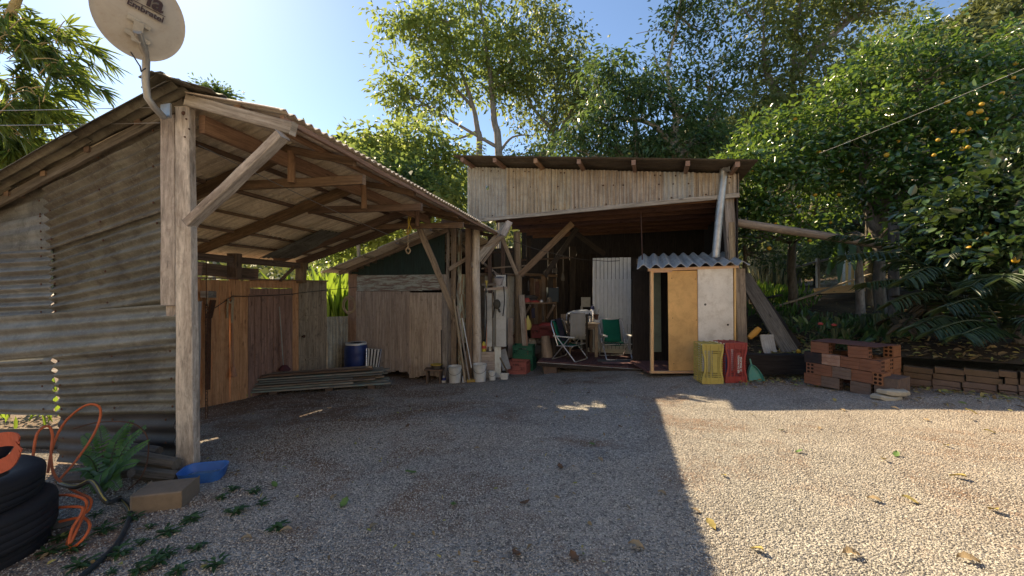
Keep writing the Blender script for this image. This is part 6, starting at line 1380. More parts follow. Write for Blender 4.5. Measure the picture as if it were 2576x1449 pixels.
def tree(name, label, base, blobs, tops, leaf, bark=BARK, ncl=500, nleaf=22, L=.13, W=.05, cr=.28, r0=.16, twigs=120, group=None, hexa=False, hang=.3, shell=1.6, cat="tree", droop=.1, nr=.7):
    t = thing(name, label, cat, tuple(base), 0, group); c, cc = crown(t, blobs, leaf, ncl, nleaf, L, W, cr, hexa, droop, hang, shell, nr=nr)
    limb_tubes(t, base, tops, cc, bark, r0, twigs=twigs); return t, c, cc
def gp(px, d, up=0): p = P(px, 700, d); p.z = gz(p.x, p.y)+up; return p

# pale sunlit tree behind the sheds
tree("tall_tree", "tall airy tree with yellow green leaves and bare lower limbs behind the barn", gp(1230, 27.0),
     [(1010, 60, 27.0, 75, 55), (1090, 110, 27.0, 85, 80), (1000, 210, 26.6, 55, 35), (1040, 250, 27.0, 85, 45), (1130, 60, 27.2, 80, 75), (1180, 170, 27.0, 90, 85), (1230, 60, 27.5, 80, 75), (1120, 200, 26.5, 65, 55), (1100, 270, 26.6, 60, 25), (1020, 300, 27.0, 60, 22), (1290, 150, 27.5, 70, 90), (1250, 225, 27.0, 50, 35), (1180, -60, 27.5, 150, 60), (970, 130, 27.0, 30, 22)],
     [[gp(1180, 27.0), P(1205, 395, 27.0), P(1200, 320, 27.0), P(1185, 250, 27.0), P(1150, 150, 27.0), P(1120, 40, 27.0)], [gp(1262, 27.0), P(1255, 390, 27.0), P(1243, 300, 27.0), P(1232, 180, 27.0), P(1215, 60, 27.2), P(1200, -60, 27.3)],
      [P(1252, 370, 27.0), P(1215, 350, 27.0), P(1120, 295, 26.8), P(1050, 250, 26.8), P(1000, 205, 26.6)], [P(1200, 330, 27.0), P(1140, 350, 26.6), P(1060, 330, 26.8)], [P(1255, 385, 27.0), P(1290, 345, 27.2), P(1340, 340, 27.4)], [P(1232, 200, 27.0), P(1280, 160, 27.4), P(1310, 90, 27.6)], [P(1190, 270, 27.0), P(1120, 190, 27.0), P(1080, 110, 27.0)]],
     L_PALE, BARKP, 430, 20, .44, .18, .56, [.27, .32, .15, .10, .12, .13, .13], 230, hang=.5, shell=1.0)
tree("yellowish_tree", "smaller yellow green tree low behind the carport eave", gp(1000, 10.4),
     [(930, 400, 10.4, 50, 45), (990, 360, 10.4, 70, 45), (1050, 400, 10.4, 70, 60), (1010, 450, 10.3, 80, 50), (1100, 470, 10.4, 70, 60), (1140, 400, 10.7, 55, 60), (900, 360, 10.5, 25, 30), (1060, 330, 10.6, 45, 30), (1150, 520, 10.4, 50, 45), (1080, 540, 10.6, 80, 40), (760, 420, 9.9, 70, 60), (840, 450, 9.9, 70, 60), (720, 500, 9.9, 60, 60), (800, 540, 9.9, 80, 60), (900, 520, 10.1, 80, 60), (920, 450, 9.0, 65, 50), (960, 500, 8.7, 65, 40), (880, 410, 9.6, 55, 45), (1060, 482, 8.9, 60, 30), (1110, 512, 8.7, 50, 22), (1000, 440, 9.4, 60, 40), (860, 600, 10.1, 80, 45), (950, 590, 10.1, 70, 45), (680, 430, 9.9, 60, 60)],  # blobs hidden behind the carport roof are added to block the sun
     [[gp(1020, 10.4), P(1020, 520, 10.4), P(1000, 430, 10.4), P(960, 380, 10.4)], [P(1020, 520, 10.4), P(1070, 450, 10.4), P(1120, 410, 10.6)]], L_PALE, BARKP, 640, 24, .18, .085, .26, .1, 60, hang=.4)
tree("leafy_tree", "dense mid green tree left of the barn fascia, behind the pale tree", gp(1380, 28.0),
     [(1350, 120, 28.0, 75, 90), (1420, 130, 28.0, 70, 70), (1390, 230, 28.0, 95, 80), (1310, 240, 28.0, 60, 70), (1450, 200, 28.0, 55, 70), (1350, 330, 27.6, 55, 50), (1440, 300, 28.0, 80, 60), (1360, 30, 28.3, 55, 50), (1480, 240, 28.0, 45, 60), (1180, 470, 28.0, 60, 60)],
     [[gp(1390, 28.0), P(1390, 380, 28.0), P(1400, 260, 28.0), P(1380, 120, 28.0)], [P(1392, 360, 28.0), P(1440, 270, 28.0), P(1455, 180, 28.0)], [P(1395, 330, 28.0), P(1330, 250, 28.0), P(1330, 130, 28.0)]], L_OLIVE, BARKP, 350, 22, .42, .16, .56, .16, 110, hang=.5)
tree("dark_tree", "dark green mango like tree arching above the barn roof", gp(1660, 14),
     [(1520, 180, 14, 50, 45), (1570, 190, 14, 60, 50), (1600, 260, 14, 75, 60), (1540, 280, 14, 70, 60), (1680, 290, 14, 75, 60), (1490, 330, 14, 60, 55), (1570, 370, 14, 100, 35), (1720, 360, 14, 90, 45), (1640, 390, 14, 110, 30), (1780, 310, 14.3, 70, 60), (1440, 370, 14.3, 60, 40), (1820, 380, 14, 70, 50), (1640, 215, 14.2, 50, 40)],
     [[gp(1720, 14), P(1710, 420, 14), P(1690, 370, 14), P(1650, 320, 14), P(1600, 300, 14), P(1540, 300, 14)], [P(1690, 380, 14), P(1700, 300, 14), P(1680, 230, 14)], [P(1700, 400, 14), P(1770, 340, 14.2), P(1800, 280, 14.3)], [gp(1600, 14.5), P(1600, 350, 14.5), P(1590, 280, 14.5)]], L_DARK, BARKP, 400, 22, .25, .08, .30, .2, 110, hang=.7)
tree("sparse_tree", "tall sparse tree with a forked bare trunk in the sky gap above the barn", gp(1700, 16),
     [(1690, 60, 16, 45, 40), (1780, 20, 16, 85, 40), (1760, 110, 16, 60, 45), (1840, 120, 16, 45, 60), (1800, 200, 16, 75, 50), (1730, 175, 16, 45, 40), (1830, 250, 16, 60, 45), (1660, 150, 16, 22, 28), (1720, 0, 16, 50, 35), (1850, 40, 16.2, 30, 30)],
     [[gp(1710, 16), P(1700, 330, 16), P(1685, 230, 16), P(1680, 170, 16), P(1700, 70, 16), P(1720, -40, 16)], [P(1680, 205, 16), P(1655, 165, 16), P(1645, 135, 16)], [P(1690, 250, 16), P(1750, 330, 16), P(1780, 260, 16), P(1800, 170, 16)], [P(1700, 90, 16), P(1660, 75, 16), P(1600, 85, 16)], [P(1690, 160, 16), P(1630, 190, 16), P(1590, 210, 16)], [P(1710, 40, 16), P(1760, 80, 16), P(1820, 60, 16)]],
     L_DARK, BARKP, 165, 20, .22, .09, .30, [.14, .07, .08, .03, .03, .06], 130, hang=.4, shell=1.0)
tree("tall_tree", "tall lush tree with pale trunk at the top right of the sky gap", gp(2005, 15),
     [(1930, 60, 15, 60, 70), (2000, 40, 15, 90, 80), (2080, 60, 15, 85, 70), (1950, 190, 14.8, 75, 60), (2030, 190, 14.8, 90, 80), (1900, 260, 14.8, 65, 50), (1980, 300, 14.6, 90, 60), (2150, 20, 15, 80, 50), (2230, 10, 15, 60, 45), (2100, 170, 14.8, 70, 60), (1900, 150, 15, 35, 40), (2000, -60, 15, 220, 50)],
     [[gp(2000, 15), P(2005, 420, 15), P(1995, 260, 15), P(2000, 120, 15), P(2020, -60, 15.2)], [P(1997, 280, 15), P(1930, 190, 15), P(1920, 80, 15)], [P(2000, 180, 15), P(2080, 100, 15), P(2180, 20, 15)], [P(2003, 330, 15), P(2060, 240, 15), P(2100, 170, 15)]], L_OLIVE, BARKP, 460, 22, .21, .095, .28, .2, 160, hang=.4)
tree("leafy_bush", "added dense bush hidden behind the roofs, keeping sun off the yard", gp(900, 9.2), [(830, 470, 8.4, 60, 45), (800, 440, 8.8, 60, 45), (914, 455, 8.9, 60, 45), (960, 480, 8.8, 55, 40), (1010, 470, 8.9, 60, 40), (870, 505, 8.5, 60, 40), (760, 430, 9, 60, 45)], [[gp(900, 9.2), P(900, 600, 9), P(890, 480, 8.9)], [P(900, 600, 9), P(980, 500, 8.9)]], L_MID, BARKP, 460, 24, .15, .07, .24, .07, 40, cat="bush")  # bush added out of sight to block stray sun on the shaded gravel
# orange trees in front, with fruit as parts
def orange_tree(label, base, blobs, tops, fruit, ncl, nleaf=20, L=.108, W=.054, cr=.15, r0=.1, leaf=L_CIT, twigs=140):
    t, c, cc = tree("orange_tree", label, base, blobs, tops, leaf, BARK, ncl, nleaf, L, W, cr, r0, twigs, "orange trees on the garden bed", True, .15, 1.9, droop=.12, nr=1.05)
    pro = MB(); pro.lathe([(.0001, -.036), (.018, -.032), (.031, -.018), (.036, 0), (.031, .018), (.018, .031), (.0001, .035)], 12)
    first = None
    for i, (px, py, d) in enumerate(fruit):
        mt = FRUIT if i % 3 else FRUITY; loc = P(px, py, d+rnd(0, .3))-chain_loc(t)
        if first is None: first = pro.build("orange", mt); first.parent = t; o = first
        else: o = first.copy(); COL.objects.link(o); o.parent = t
        o.location = loc; s_ = rnd(.72, 1.12); o.scale = (s_, s_, s_*.95)
    return t
def gg(px, py, d): p = P(px, py, d); p.z = gardz(p.x, p.y); return p
orange_tree("broad orange tree with sunlit yellow green leaves overhanging the barn's right corner", gg(1995, 745, 8.6),
    [(1900, 420, 7.2, 60, 60), (1860, 400, 7.4, 45, 30), (1960, 470, 7.2, 70, 70), (1900, 520, 7.2, 60, 50), (1980, 380, 7.5, 80, 60), (2060, 330, 7.6, 90, 60), (2050, 430, 7.3, 80, 60), (1990, 560, 7.6, 60, 35), (2130, 250, 7.8, 90, 60), (2100, 400, 7.5, 70, 60), (1930, 330, 7.8, 60, 45), (2130, 490, 7.8, 70, 50), (1880, 590, 7.8, 35, 25)],
    [[gg(1995, 745, 8.6), P(1992, 650, 8.5), P(1998, 570, 8.3), P(1990, 500, 8.0), P(1970, 420, 7.8)], [P(1996, 590, 8.3), P(2040, 540, 8.1), P(2060, 450, 7.8), P(2090, 360, 7.8)], [P(1997, 560, 8.3), P(1940, 520, 7.8), P(1900, 470, 7.6)]],
    [(1935, 625, 7.0), (2037, 605, 7.0), (1892, 432, 7.0), (2027, 432, 6.9), (1930, 475, 6.9), (2050, 490, 7.1), (2110, 490, 7.0), (2118, 430, 6.9), (1990, 330, 7.1), (2000, 300, 7.3), (2140, 305, 7.2), (1950, 560, 7.0), (2010, 520, 7.1), (2060, 380, 6.9), (2090, 560, 7.3)], 480)
orange_tree("tall orange tree loaded with fruit to the right of the clothes line", gg(2215, 770, 7.0),
    [(2230, 180, 7.2, 90, 60), (2300, 120, 7.4, 90, 50), (2380, 200, 7.0, 90, 70), (2240, 290, 6.8, 80, 60), (2330, 320, 6.6, 80, 70), (2440, 300, 6.4, 90, 80), (2520, 200, 6.6, 80, 80), (2380, 430, 6.2, 80, 60), (2480, 420, 6.0, 90, 70), (2280, 420, 6.6, 70, 60), (2190, 360, 7.0, 60, 60), (2560, 120, 7.0, 60, 60), (2560, 330, 6.0, 60, 80), (2220, 480, 6.9, 60, 50), (2330, 520, 6.4, 70, 50)],
    [[gg(2215, 790, 7.0), P(2212, 680, 7.0), P(2205, 560, 7.0), P(2230, 440, 7.0), P(2290, 300, 7.0), P(2330, 200, 7.0)], [P(2204, 580, 7.0), P(2170, 470, 7.1), P(2190, 330, 7.2)], [P(2225, 470, 7.0), P(2330, 420, 6.7), P(2450, 350, 6.5), P(2540, 240, 6.5)]],
    [(2355, 240, 6.3), (2383, 257, 6.2), (2370, 210, 6.4), (2435, 300, 5.9), (2440, 285, 5.9), (2465, 280, 5.8), (2470, 262, 5.8), (2435, 325, 5.8), (2420, 330, 5.8), (2480, 300, 5.8), (2555, 160, 6.1), (2550, 195, 5.9), (2520, 235, 5.8), (2500, 250, 5.8), (2360, 352, 5.8), (2350, 390, 5.7), (2420, 375, 5.6), (2435, 370, 5.6), (2480, 470, 5.4), (2530, 405, 5.5), (2300, 290, 6.3), (2260, 355, 6.3), (2230, 390, 6.4), (2280, 250, 6.5), (2400, 330, 5.9), (2330, 600, 6.0)], 600)
orange_tree("leafy lower citrus at the right edge with large grey green leaves", gg(2560, 800, 4.6),
    [(2420, 530, 5.2, 80, 50), (2500, 560, 4.9, 80, 60), (2560, 480, 4.8, 70, 70), (2480, 640, 4.9, 70, 40), (2580, 620, 4.5, 60, 60), (2370, 600, 5.4, 60, 40), (2600, 400, 4.8, 60, 60)],
    [[gg(2570, 830, 4.6), P(2575, 720, 4.7), P(2550, 600, 4.8), P(2500, 540, 4.9)], [P(2570, 690, 4.7), P(2590, 560, 4.8), P(2570, 450, 4.8)]],
    [(2555, 655, 4.4), (2562, 645, 4.4), (2478, 590, 4.6), (2440, 625, 4.8)], 330, 16, .125, .066, .18, .07, leaf=leafmat("leaf_citrus_dark", [(.010, .026, .011), (.022, .05, .018), (.045, .085, .03), (.09, .14, .05)], .27, .14, (.2, .3, .05), .8), twigs=70)
tree("garden_tree", "slim dark tree right beside the barn's corner post", gg(1876, 700, 8.8), [(1880, 560, 8.8, 40, 60), (1910, 630, 8.9, 50, 30), (1960, 640, 9.2, 50, 35), (2040, 600, 9.4, 60, 45), (2100, 560, 9.5, 50, 45)],
     [[gg(1876, 720, 8.8), P(1875, 640, 8.8), P(1878, 550, 8.8), P(1890, 480, 8.8)], [P(1876, 640, 8.8), P(1930, 600, 9), P(2040, 590, 9.3)]], L_DARK, BARK, 150, 22, .09, .04, .17, .06, 40)
tree("garden_tree", "gnarled tree trunk forking behind the garden bed, left of the chicken coop", gg(2110, 720, 9.6), [(2130, 600, 9.6, 60, 50), (2190, 560, 9.4, 60, 50), (2250, 600, 9, 60, 50), (2080, 540, 9.8, 60, 40), (2300, 560, 8.6, 60, 60)],
     [[gg(2190, 760, 8.2), P(2188, 650, 8.2), P(2180, 540, 8.2), P(2170, 470, 8.2)], [P(2185, 600, 8.2), P(2240, 560, 8.4), P(2290, 540, 8.5)]], L_DARK, BARK, 170, 22, .10, .045, .2, .09, 60)
for i, (px, d, w, hgt, lb) in enumerate(((2420, 10.5, 140, 190, "dark dense shrub far back on the right behind the palms"), (2250, 12, 120, 130, "dark shrub behind the chicken coop"), (2540, 8.5, 110, 200, "tall dark shrub behind the orange trees at the right edge"), (2050, 14, 90, 60, "sunlit bushy shrub behind the maize patch"), (2360, 8.0, 90, 110, "dark shrub between the palms and the fruit laden tree"))):
    b = gg(px, 720, d); bl = [(px+rnd(-w*.6, w*.6), 690-hgt*rnd(.1, 1.0), d+rnd(-.6, .6), w*.5, hgt*.28) for _ in range(7)]
    t, c, cc = tree("shrub", lb, b, bl, [[b, P(px, 660, d), P(px+10, 600, d)]], L_DARK if i != 3 else L_OLIVE, BARK, 190, 22, .13, .06, .26, .06, 30, "shrubs of the garden", cat="shrub")
# backdrop trees filling the gaps beyond the sheds
for i, (px, d, bl, lf, lb, r_) in enumerate((
    (950, 20, [(900, 600, 20, 60, 45), (960, 590, 20, 70, 50), (1030, 590, 20, 60, 50), (870, 660, 20, 60, 50), (840, 620, 19, 45, 40), (930, 680, 20, 90, 40), (1090, 580, 20, 60, 60)], L_MID, "shaded blue green tree seen beneath the carport's rear edge", .2),
    (1260, 22, [(1230, 450, 22, 70, 50), (1310, 430, 22, 60, 45), (1160, 480, 22, 70, 60), (1390, 400, 22, 70, 45)], L_MID, "tree behind the fascia's left corner", .2),
    (1560, 22, [(1500, 410, 22, 70, 40), (1580, 410, 22, 90, 35), (1680, 400, 22, 90, 40), (1780, 400, 22, 90, 45)], L_OLIVE, "sunlit tree row crown just above the barn roofline", .2),
    (2300, 22, [(2200, 120, 24, 80, 60), (2280, 80, 24, 80, 60), (2350, 130, 24, 80, 50), (2250, 200, 22, 100, 70)], L_OLIVE, "sunlit tree on the slope above the orange trees", .2),
    (540, 30, [(535, 243, 30, 22, 9), (520, 250, 30, 15, 8), (552, 250, 30, 14, 9)], L_MID, "far treetop peeping over the carport ridge", .12),
    (78, 60, [(80, 375, 60, 14, 18), (92, 366, 60, 8, 12), (60, 400, 60, 22, 14), (30, 410, 60, 22, 14)], L_MID, "far trees on the ridge below the bamboo", .12))):
    b = gp(px, d); k = max(40, int(46*len(bl)))
    tree("background_tree", lb, b, bl, [[b, P(px, bl[0][1]+40, d), P(px+6, bl[0][1], d)]], lf, BARKP, k, 22, .011*d, .0045*d, .019*d, r_, 25, "trees in the background")
# bamboo at the left edge
bam = thing("bamboo", "arching bamboo with a yellow culm and drooping narrow leaves at the left edge", "bamboo", tuple(gp(-250, 5.2)))
mb = MB(); cul = smooth([gp(-250, 5.2), P(-130, 500, 5.2), P(-20, 140, 5.1), P(30, 30, 5.0), P(90, -120, 4.9)], 8); mb.tube(cul, [.075-.04*i/len(cul) for i in range(len(cul))], 12); mb.build("culm", BARKB, bam)
mb = MB(); 
for i in range(4, len(cul), 3): mb.tube([cul[i]-V((0, 0, .012)), cul[i]+V((0, 0, .012))], .075-.04*i/len(cul)+.006, 12)
mb.build("node_ring", BARKB, bam)
def spray(parent, tips, mat, nl, L, W, name, start=None, fan=.5):
    C_ = []; A_ = []; N_ = []; LL = []; tn = []; m = MB()
    for (p, q) in tips:
        sp = smooth([p, p.lerp(q, .5)+V((0, 0, .12)), q], 6); m.tube(sp, [.006-.004*i/len(sp) for i in range(len(sp))], 5, 0, False)
        d = (q-p).normalized(); tone = rnd(0, 1)
        for k in range(nl):
            t = rnd(.15, 1); c = p.lerp(q, t)+V((0, 0, .12*4*t*(1-t)*.5)); a = d*rnd(.5, 1.3)+V((rnd(-fan, fan), rnd(-fan, fan), rnd(-.9, .25))); a.normalize(); l = L*rnd(.6, 1.2)
            C_.append(tuple(c+a*l*.5)); A_.append(tuple(a)); N_.append((rnd(-.5, .5), rnd(-.5, .5), 1)); LL.append(l); tn.append(min(1, max(0, tone*.5+rnd(0, .5))))
    C_ = np.array(C_); v, f, per = leaf_geo(C_, np.array(A_), np.array(N_), np.array(LL), np.array(LL)*W, .12, True, .12)
    np_mesh(name, v, f, 4, mat, parent, np.repeat(np.array(tn), per)); return m
tips = []
for _ in range(120):
    px, py = random.choice([(rnd(-60, 60), rnd(20, 160)), (rnd(0, 150), rnd(60, 250)), (rnd(-40, 120), rnd(180, 300)), (rnd(-50, 60), rnd(250, 330)), (rnd(60, 160), rnd(90, 200))]); d = rnd(4.4, 5.6)
    p = P(px, py, d); q = p+V((rnd(.05, .5), rnd(-.2, .2), rnd(-.25, .10))); tips.append((p, q))
for _ in range(26): px, py = rnd(-40, 50), rnd(340, 420); p = P(px, py, 5); tips.append((p, p+V((rnd(0, .25), rnd(-.2, .2), rnd(-.2, .1)))))
spray(bam, tips, L_BAM, 24, .26, .10, "foliage").build("branch", BARKB, bam)
# cane clump and green growth in the gap past the side wall
def blades(name, label, base, n, h, spread, mat, W, cat="plant", group=None, lean=.35):
    t = thing(name, label, cat, tuple(base), 0, group); C_ = []; A_ = []; N_ = []; LL = []; tn = []
    for _ in range(n):
        a = rnd(0, 6.28); r = spread*math.sqrt(rnd(0, 1)); p = base+V((r*math.cos(a), r*math.sin(a), 0)); tilt = V((rnd(-lean, lean), rnd(-lean, lean), 1)).normalized(); l = h*rnd(.3, .6); z0 = rnd(0, h*.6)
        C_.append(tuple(p+tilt*(z0+l/2))); A_.append(tuple(tilt)); N_.append((rnd(-1, 1), rnd(-1, 1), .3)); LL.append(l); tn.append(rnd(0, 1))
    v, f, per = leaf_geo(np.array(C_), np.array(A_), np.array(N_), np.array(LL), np.array(LL)*W, .1, True, .18); np_mesh("leaves", v, f, 4, mat, t, np.repeat(np.array(tn), per)); m = MB()
    for _ in range(8): a = rnd(0, 6.28); p = base+V((spread*.6*math.cos(a), spread*.6*math.sin(a), 0)); m.tube([p, p+V((rnd(-.1, .1), 0, h*.8))], .012, 5)
    m.build("stem", plain("stem_green", (.06, .08, .03), .7), t); return t
blades("cane_clump", "bright sunlit clump of cane leaves in the gap beside the pine wall", gp(852, 10.5), 320, 2.3, .55, L_CANE, .10)
blades("cane_clump", "second lower cane clump behind the gap in the fence", gp(838, 12.5), 220, 1.9, .8, L_CANE, .12)
blades("leafy_bush", "yellow green bush seen under the carport's rear roof edge", gp(795, 11), 240, 2.6, .5, L_CANE, .16, "bush")
blades("leafy_bush", "sunlit undergrowth beyond the gable wall's lower gap", gp(40, 5.0), 260, .5, .9, L_CANE, .2, "bush")
# maize patch right of the barn
for i in range(36):
    px = rnd(1888, 1990); d = rnd(12, 16); b = gg(px, 700, d)
    if i == 0:
        base0 = b; mz = blades("maize_plant", "dry straw coloured maize plant in the sunny patch right of the barn", V((0, 0, 0)), 16, 1.3, .12, L_MAIZE, .09, "maize", "maize plants in the sunny patch"); mz.location = b
    else: c = copy_tree(mz); c.location = b; c.rotation_euler = (0, 0, rnd(0, 6)); c.scale = (1, 1, rnd(.8, 1.2))
for i in range(5): blades("leafy_bush", ["low sunlit green weeds left of the gnarled trunk", "low sunlit weeds before the maize patch", "sunlit weeds at the foot of the maize", "green tuft near the slim dark tree", "green tuft behind the leaning plank"][i], gg((1960, 1930, 1900, 1985, 1950)[i], 730, (10.5, 10, 11, 9.6, 8.4)[i]), 160, (.5, .5, .6, .4, .35)[i], .6, L_CANE if i < 3 else L_FERN, .2, "bush")
# palms at the right
def palm(name, label, base, fronds, mat):
    t = thing(name, label, "palm", tuple(base)); m = MB(); C_ = []; A_ = []; N_ = []; LL = []; tn = []
    for (tip, rise) in fronds:
        sp = smooth([base+V((0, 0, .1)), base.lerp(tip, .5)+V((0, 0, rise)), tip], 12); m.tube(sp, [.014-.011*i/len(sp) for i in range(len(sp))], 5, 0, False); n = len(sp); tone = rnd(0, .7)
        for i in range(5, n):
            d = (sp[i]-sp[i-1]).normalized(); s_ = d.cross(V((0, 0, 1))).normalized()
            for sg_ in (-1, 1):
                for k in range(2):
                    a = (s_*sg_*.9+d*.75+V((0, 0, -.30+rnd(-.2, .1)))).normalized(); l = .27*(1-.5*abs(i/n-.55))*rnd(.8, 1.1)
                    C_.append(tuple(sp[i]+d*rnd(-.02, .02)+a*l*.5)); A_.append(tuple(a)); N_.append((rnd(-.3, .3), rnd(-.3, .3), 1)); LL.append(l); tn.append(min(1, tone+rnd(0, .3)))
    v, f, per = leaf_geo(np.array(C_), np.array(A_), np.array(N_), np.array(LL), np.array(LL)*.09, .1, True, .22); np_mesh("fronds", v, f, 4, mat, t, np.repeat(np.array(tn), per)); m.build("frond_stem", plain("frond_green", (.05, .07, .03), .6), t); return t
b = gg(2440, 860, 5.2)
palm("palm", "feathery palm with long fronds reaching left over the garden wall", b, [(P(2130, 640, 5.0), .5), (P(2110, 590, 5.6), .5), (P(2240, 760, 4.8), .35), (P(2280, 700, 4.7), .5), (P(2180, 710, 5.2), .35), (P(2300, 820, 4.6), .2), (P(2480, 660, 4.7), .5), (P(2560, 720, 4.5), .4), (P(2380, 640, 5.0), .6), (P(2330, 590, 5.4), .7), (P(2250, 660, 5.6), .5)], L_PALM)
b = gg(2540, 880, 4.6)
palm("palm", "low palm with drooping leaflets at the right end of the garden wall", b, [(P(2380, 770, 4.3), .3), (P(2440, 720, 4.3), .4), (P(2350, 830, 4.3), .2), (P(2520, 700, 4.2), .4), (P(2600, 740, 4.2), .3), (P(2620, 820, 4.2), .2), (P(2420, 840, 4.1), .15)], L_PALM)
b = gg(2320, 850, 5.6)
palm("palm", "small dry palm with pale curling leaflets behind the brick stack", b, [(P(2270, 820, 5.0), .2), (P(2330, 780, 5.2), .3), (P(2240, 800, 5.3), .2), (P(2370, 800, 5.1), .2), (P(2290, 760, 5.6), .3)], leafmat("leaf_palm_dry", [(.05, .045, .02), (.12, .09, .05), (.2, .15, .09)], .7, .2))
# banana leaves
bn = thing("banana_plant", "banana plant with torn hanging leaves in front of the wire fence", "banana plant", tuple(gg(2110, 720, 7.6)))
def blade(p, q, w, sag, mat=L_BAN, n=14):
    sp = smooth([p, p.lerp(q, .5)+V((0, 0, sag)), q], 7); vs = []; fs = []
    for i, c in enumerate(sp):
        d = (sp[min(i+1, len(sp)-1)]-sp[max(i-1, 0)]).normalized(); s_ = d.cross(V((.2, -1, .2))).normalized(); t = i/(len(sp)-1); ww = w*math.sin(math.pi*min(1, .12+t*.88))**.6*(1 if i % 4 else .8)
        vs += [tuple(c-s_*ww+V((0, 0, -.02))), tuple(c), tuple(c+s_*ww+V((0, 0, -.02)))]
    for i in range(len(sp)-1): fs += [(3*i, 3*i+1, 3*i+4, 3*i+3), (3*i+1, 3*i+2, 3*i+5, 3*i+4)]
    np_mesh("leaf_blade", np.array(vs), np.array(fs), 4, mat, bn, RNG.random(len(fs)))
for p, q, w, s_ in ((P(2130, 600, 7.6), P(2080, 690, 7.3), .10, .1), (P(2120, 600, 7.6), P(2110, 710, 7.2), .09, .15), (P(2140, 590, 7.6), P(2150, 680, 7.3), .10, .1), (P(2180, 640, 7.4), P(2250, 470, 7.2), .16, .1), (P(2200, 650, 7.4), P(2290, 500, 7.0), .15, .12), (P(2130, 600, 7.6), P(2030, 620, 7.5), .10, .2), (P(2190, 560, 7.6), P(2250, 430, 7.6), .12, .1)): blade(p, q, w, s_)
m = MB(); b = gg(2165, 760, 7.6); m.tube([b, P(2160, 640, 7.6), P(2140, 590, 7.6)], [.08, .06, .04], 9); m.build("trunk", BARKP, bn)
# undergrowth, low bed plants
for i in range(22):
    s_ = rnd(.9, 4.6); t_ = rnd(.25, 2.6); b = garden(s_, t_)
    if i == 0:
        ug = blades("bed_plant", "dark low leafy plant growing in the shaded garden bed", V((0, 0, 0)), 34, .32, .16, L_DARK, .3, "plant", "low plants in the garden bed", .9); ug.location = b
    else: c = copy_tree(ug); c.location = b; c.rotation_euler = (0, 0, rnd(0, 6)); s2 = rnd(.7, 1.5); c.scale = (s2, s2, s2*rnd(.7, 1.1))
rb = garden(3.0, 1.0); fw = blades("flower_plant", "leafy plant with two red flowers behind the brick stack", P(2080, 835, 5.9)*1.0, 60, .3, .35, L_DARK, .4, "plant", lean=.9)
for px, py in ((2064, 815), (2098, 818)):
    m = MB(); m.lathe([(.0001, -.02), (.03, -.01), (.035, .01), (.015, .025), (.0001, .02)], 8, P(px, py, 5.6)); m.build("flower", REDP, fw)
# ferns by the gable wall
def fern(label, base, fr):
    t = thing("fern", label, "fern", tuple(base)); m = MB(); C_ = []; A_ = []; N_ = []; LL = []; tn = []
    for tip, rise, L in fr:
        sp = smooth([base, base.lerp(tip, .5)+V((0, 0, rise)), tip], 9); m.tube(sp, .003, 4, 0, False); n = len(sp)
        for i in range(4, n):
            d = (sp[i]-sp[i-1]).normalized(); s_ = d.cross(V((0, -.6, .8))).normalized()
            for sg_ in (-1, 1):
                a = (s_*sg_+d*.35).normalized(); l = L*(1-.75*max(0, (i/n-.3)/.7))
                C_.append(tuple(sp[i]+a*l*.5)); A_.append(tuple(a)); N_.append((0, -.6, .8)); LL.append(l); tn.append(rnd(.2, 1))
    v, f, per = leaf_geo(np.array(C_), np.array(A_), np.array(N_), np.array(LL), np.array(LL)*.42, .1, True, .1); np_mesh("fronds", v, f, 4, L_FERN, t, np.repeat(np.array(tn), per)); m.build("frond_stem", plain("frond_green", (.05, .07, .03), .6), t)
b = P(262, 1240, 2.5); b.z = gz(b.x, b.y)
fern("bright green fern between the cords and the gable wall", b, [(P(x, y, d), r_, L) for x, y, d, r_, L in ((372, 1112, 2.45, .06, .075), (205, 1140, 2.4, .07, .07), (290, 1165, 2.25, .05, .075), (310, 1080, 2.6, .08, .075), (212, 1095, 2.6, .09, .075), (250, 1215, 2.15, .08, .07), (250, 1075, 2.65, .09, .075), (345, 1165, 2.3, .06, .07), (175, 1185, 2.3, .07, .07), (330, 1060, 2.65, .09, .075), (300, 1228, 2.15, .06, .06), (215, 1225, 2.2, .07, .06), (365, 1075, 2.55, .08, .07))])
# weeds on the gravel, one kind copied
wpos = [(330, 1310), (260, 1340), (360, 1370), (420, 1400), (300, 1400), (480, 1310), (560, 1255), (590, 1235), (640, 1240), (240, 1300), (380, 1330), (500, 1380), (120, 1395), (450, 1440), (200, 1430), (600, 1290), (660, 1270), (280, 1445), (540, 1430), (420, 1345), (350, 1440), (100, 1340), (150, 1360), (700, 1330), (180, 1390), (390, 1425)]
wd = None
for i, (px, py) in enumerate(wpos):
    b = G(px, py)
    if wd is None:
        wd = thing("weed", "small leafy green weed sprouting through the gravel near the tyres", "weed", (0, 0, 0), 0, "weeds in the gravel"); n = 16; a = np.linspace(0, 6.28*2.4, n); r = .02+.05*RNG.random(n)
        c = np.stack([r*np.cos(a), r*np.sin(a), .015+.045*RNG.random(n)], 1); ax = np.stack([np.cos(a), np.sin(a), RNG.uniform(-.1, .6, n)], 1); v, f, per = leaf_geo(c, ax, np.tile([[0, 0, 1.]], (n, 1)), RNG.uniform(.05, .085, n), RNG.uniform(.02, .032, n), .15, True, .12); np_mesh("leaves", v, f, 4, L_WEED, wd, np.repeat(RNG.random(n), per))
        m = MB(); m.tube([V((0, 0, 0)), V((.003, 0, .045))], .003, 5); m.build("stem", L_WEED, wd); o = wd
    else: o = copy_tree(wd)
    o.location = b; s_ = rnd(.35, .85); o.scale = (s_, s_, s_*rnd(.6, 1.2)); o.rotation_euler = (0, 0, rnd(0, 6.28))
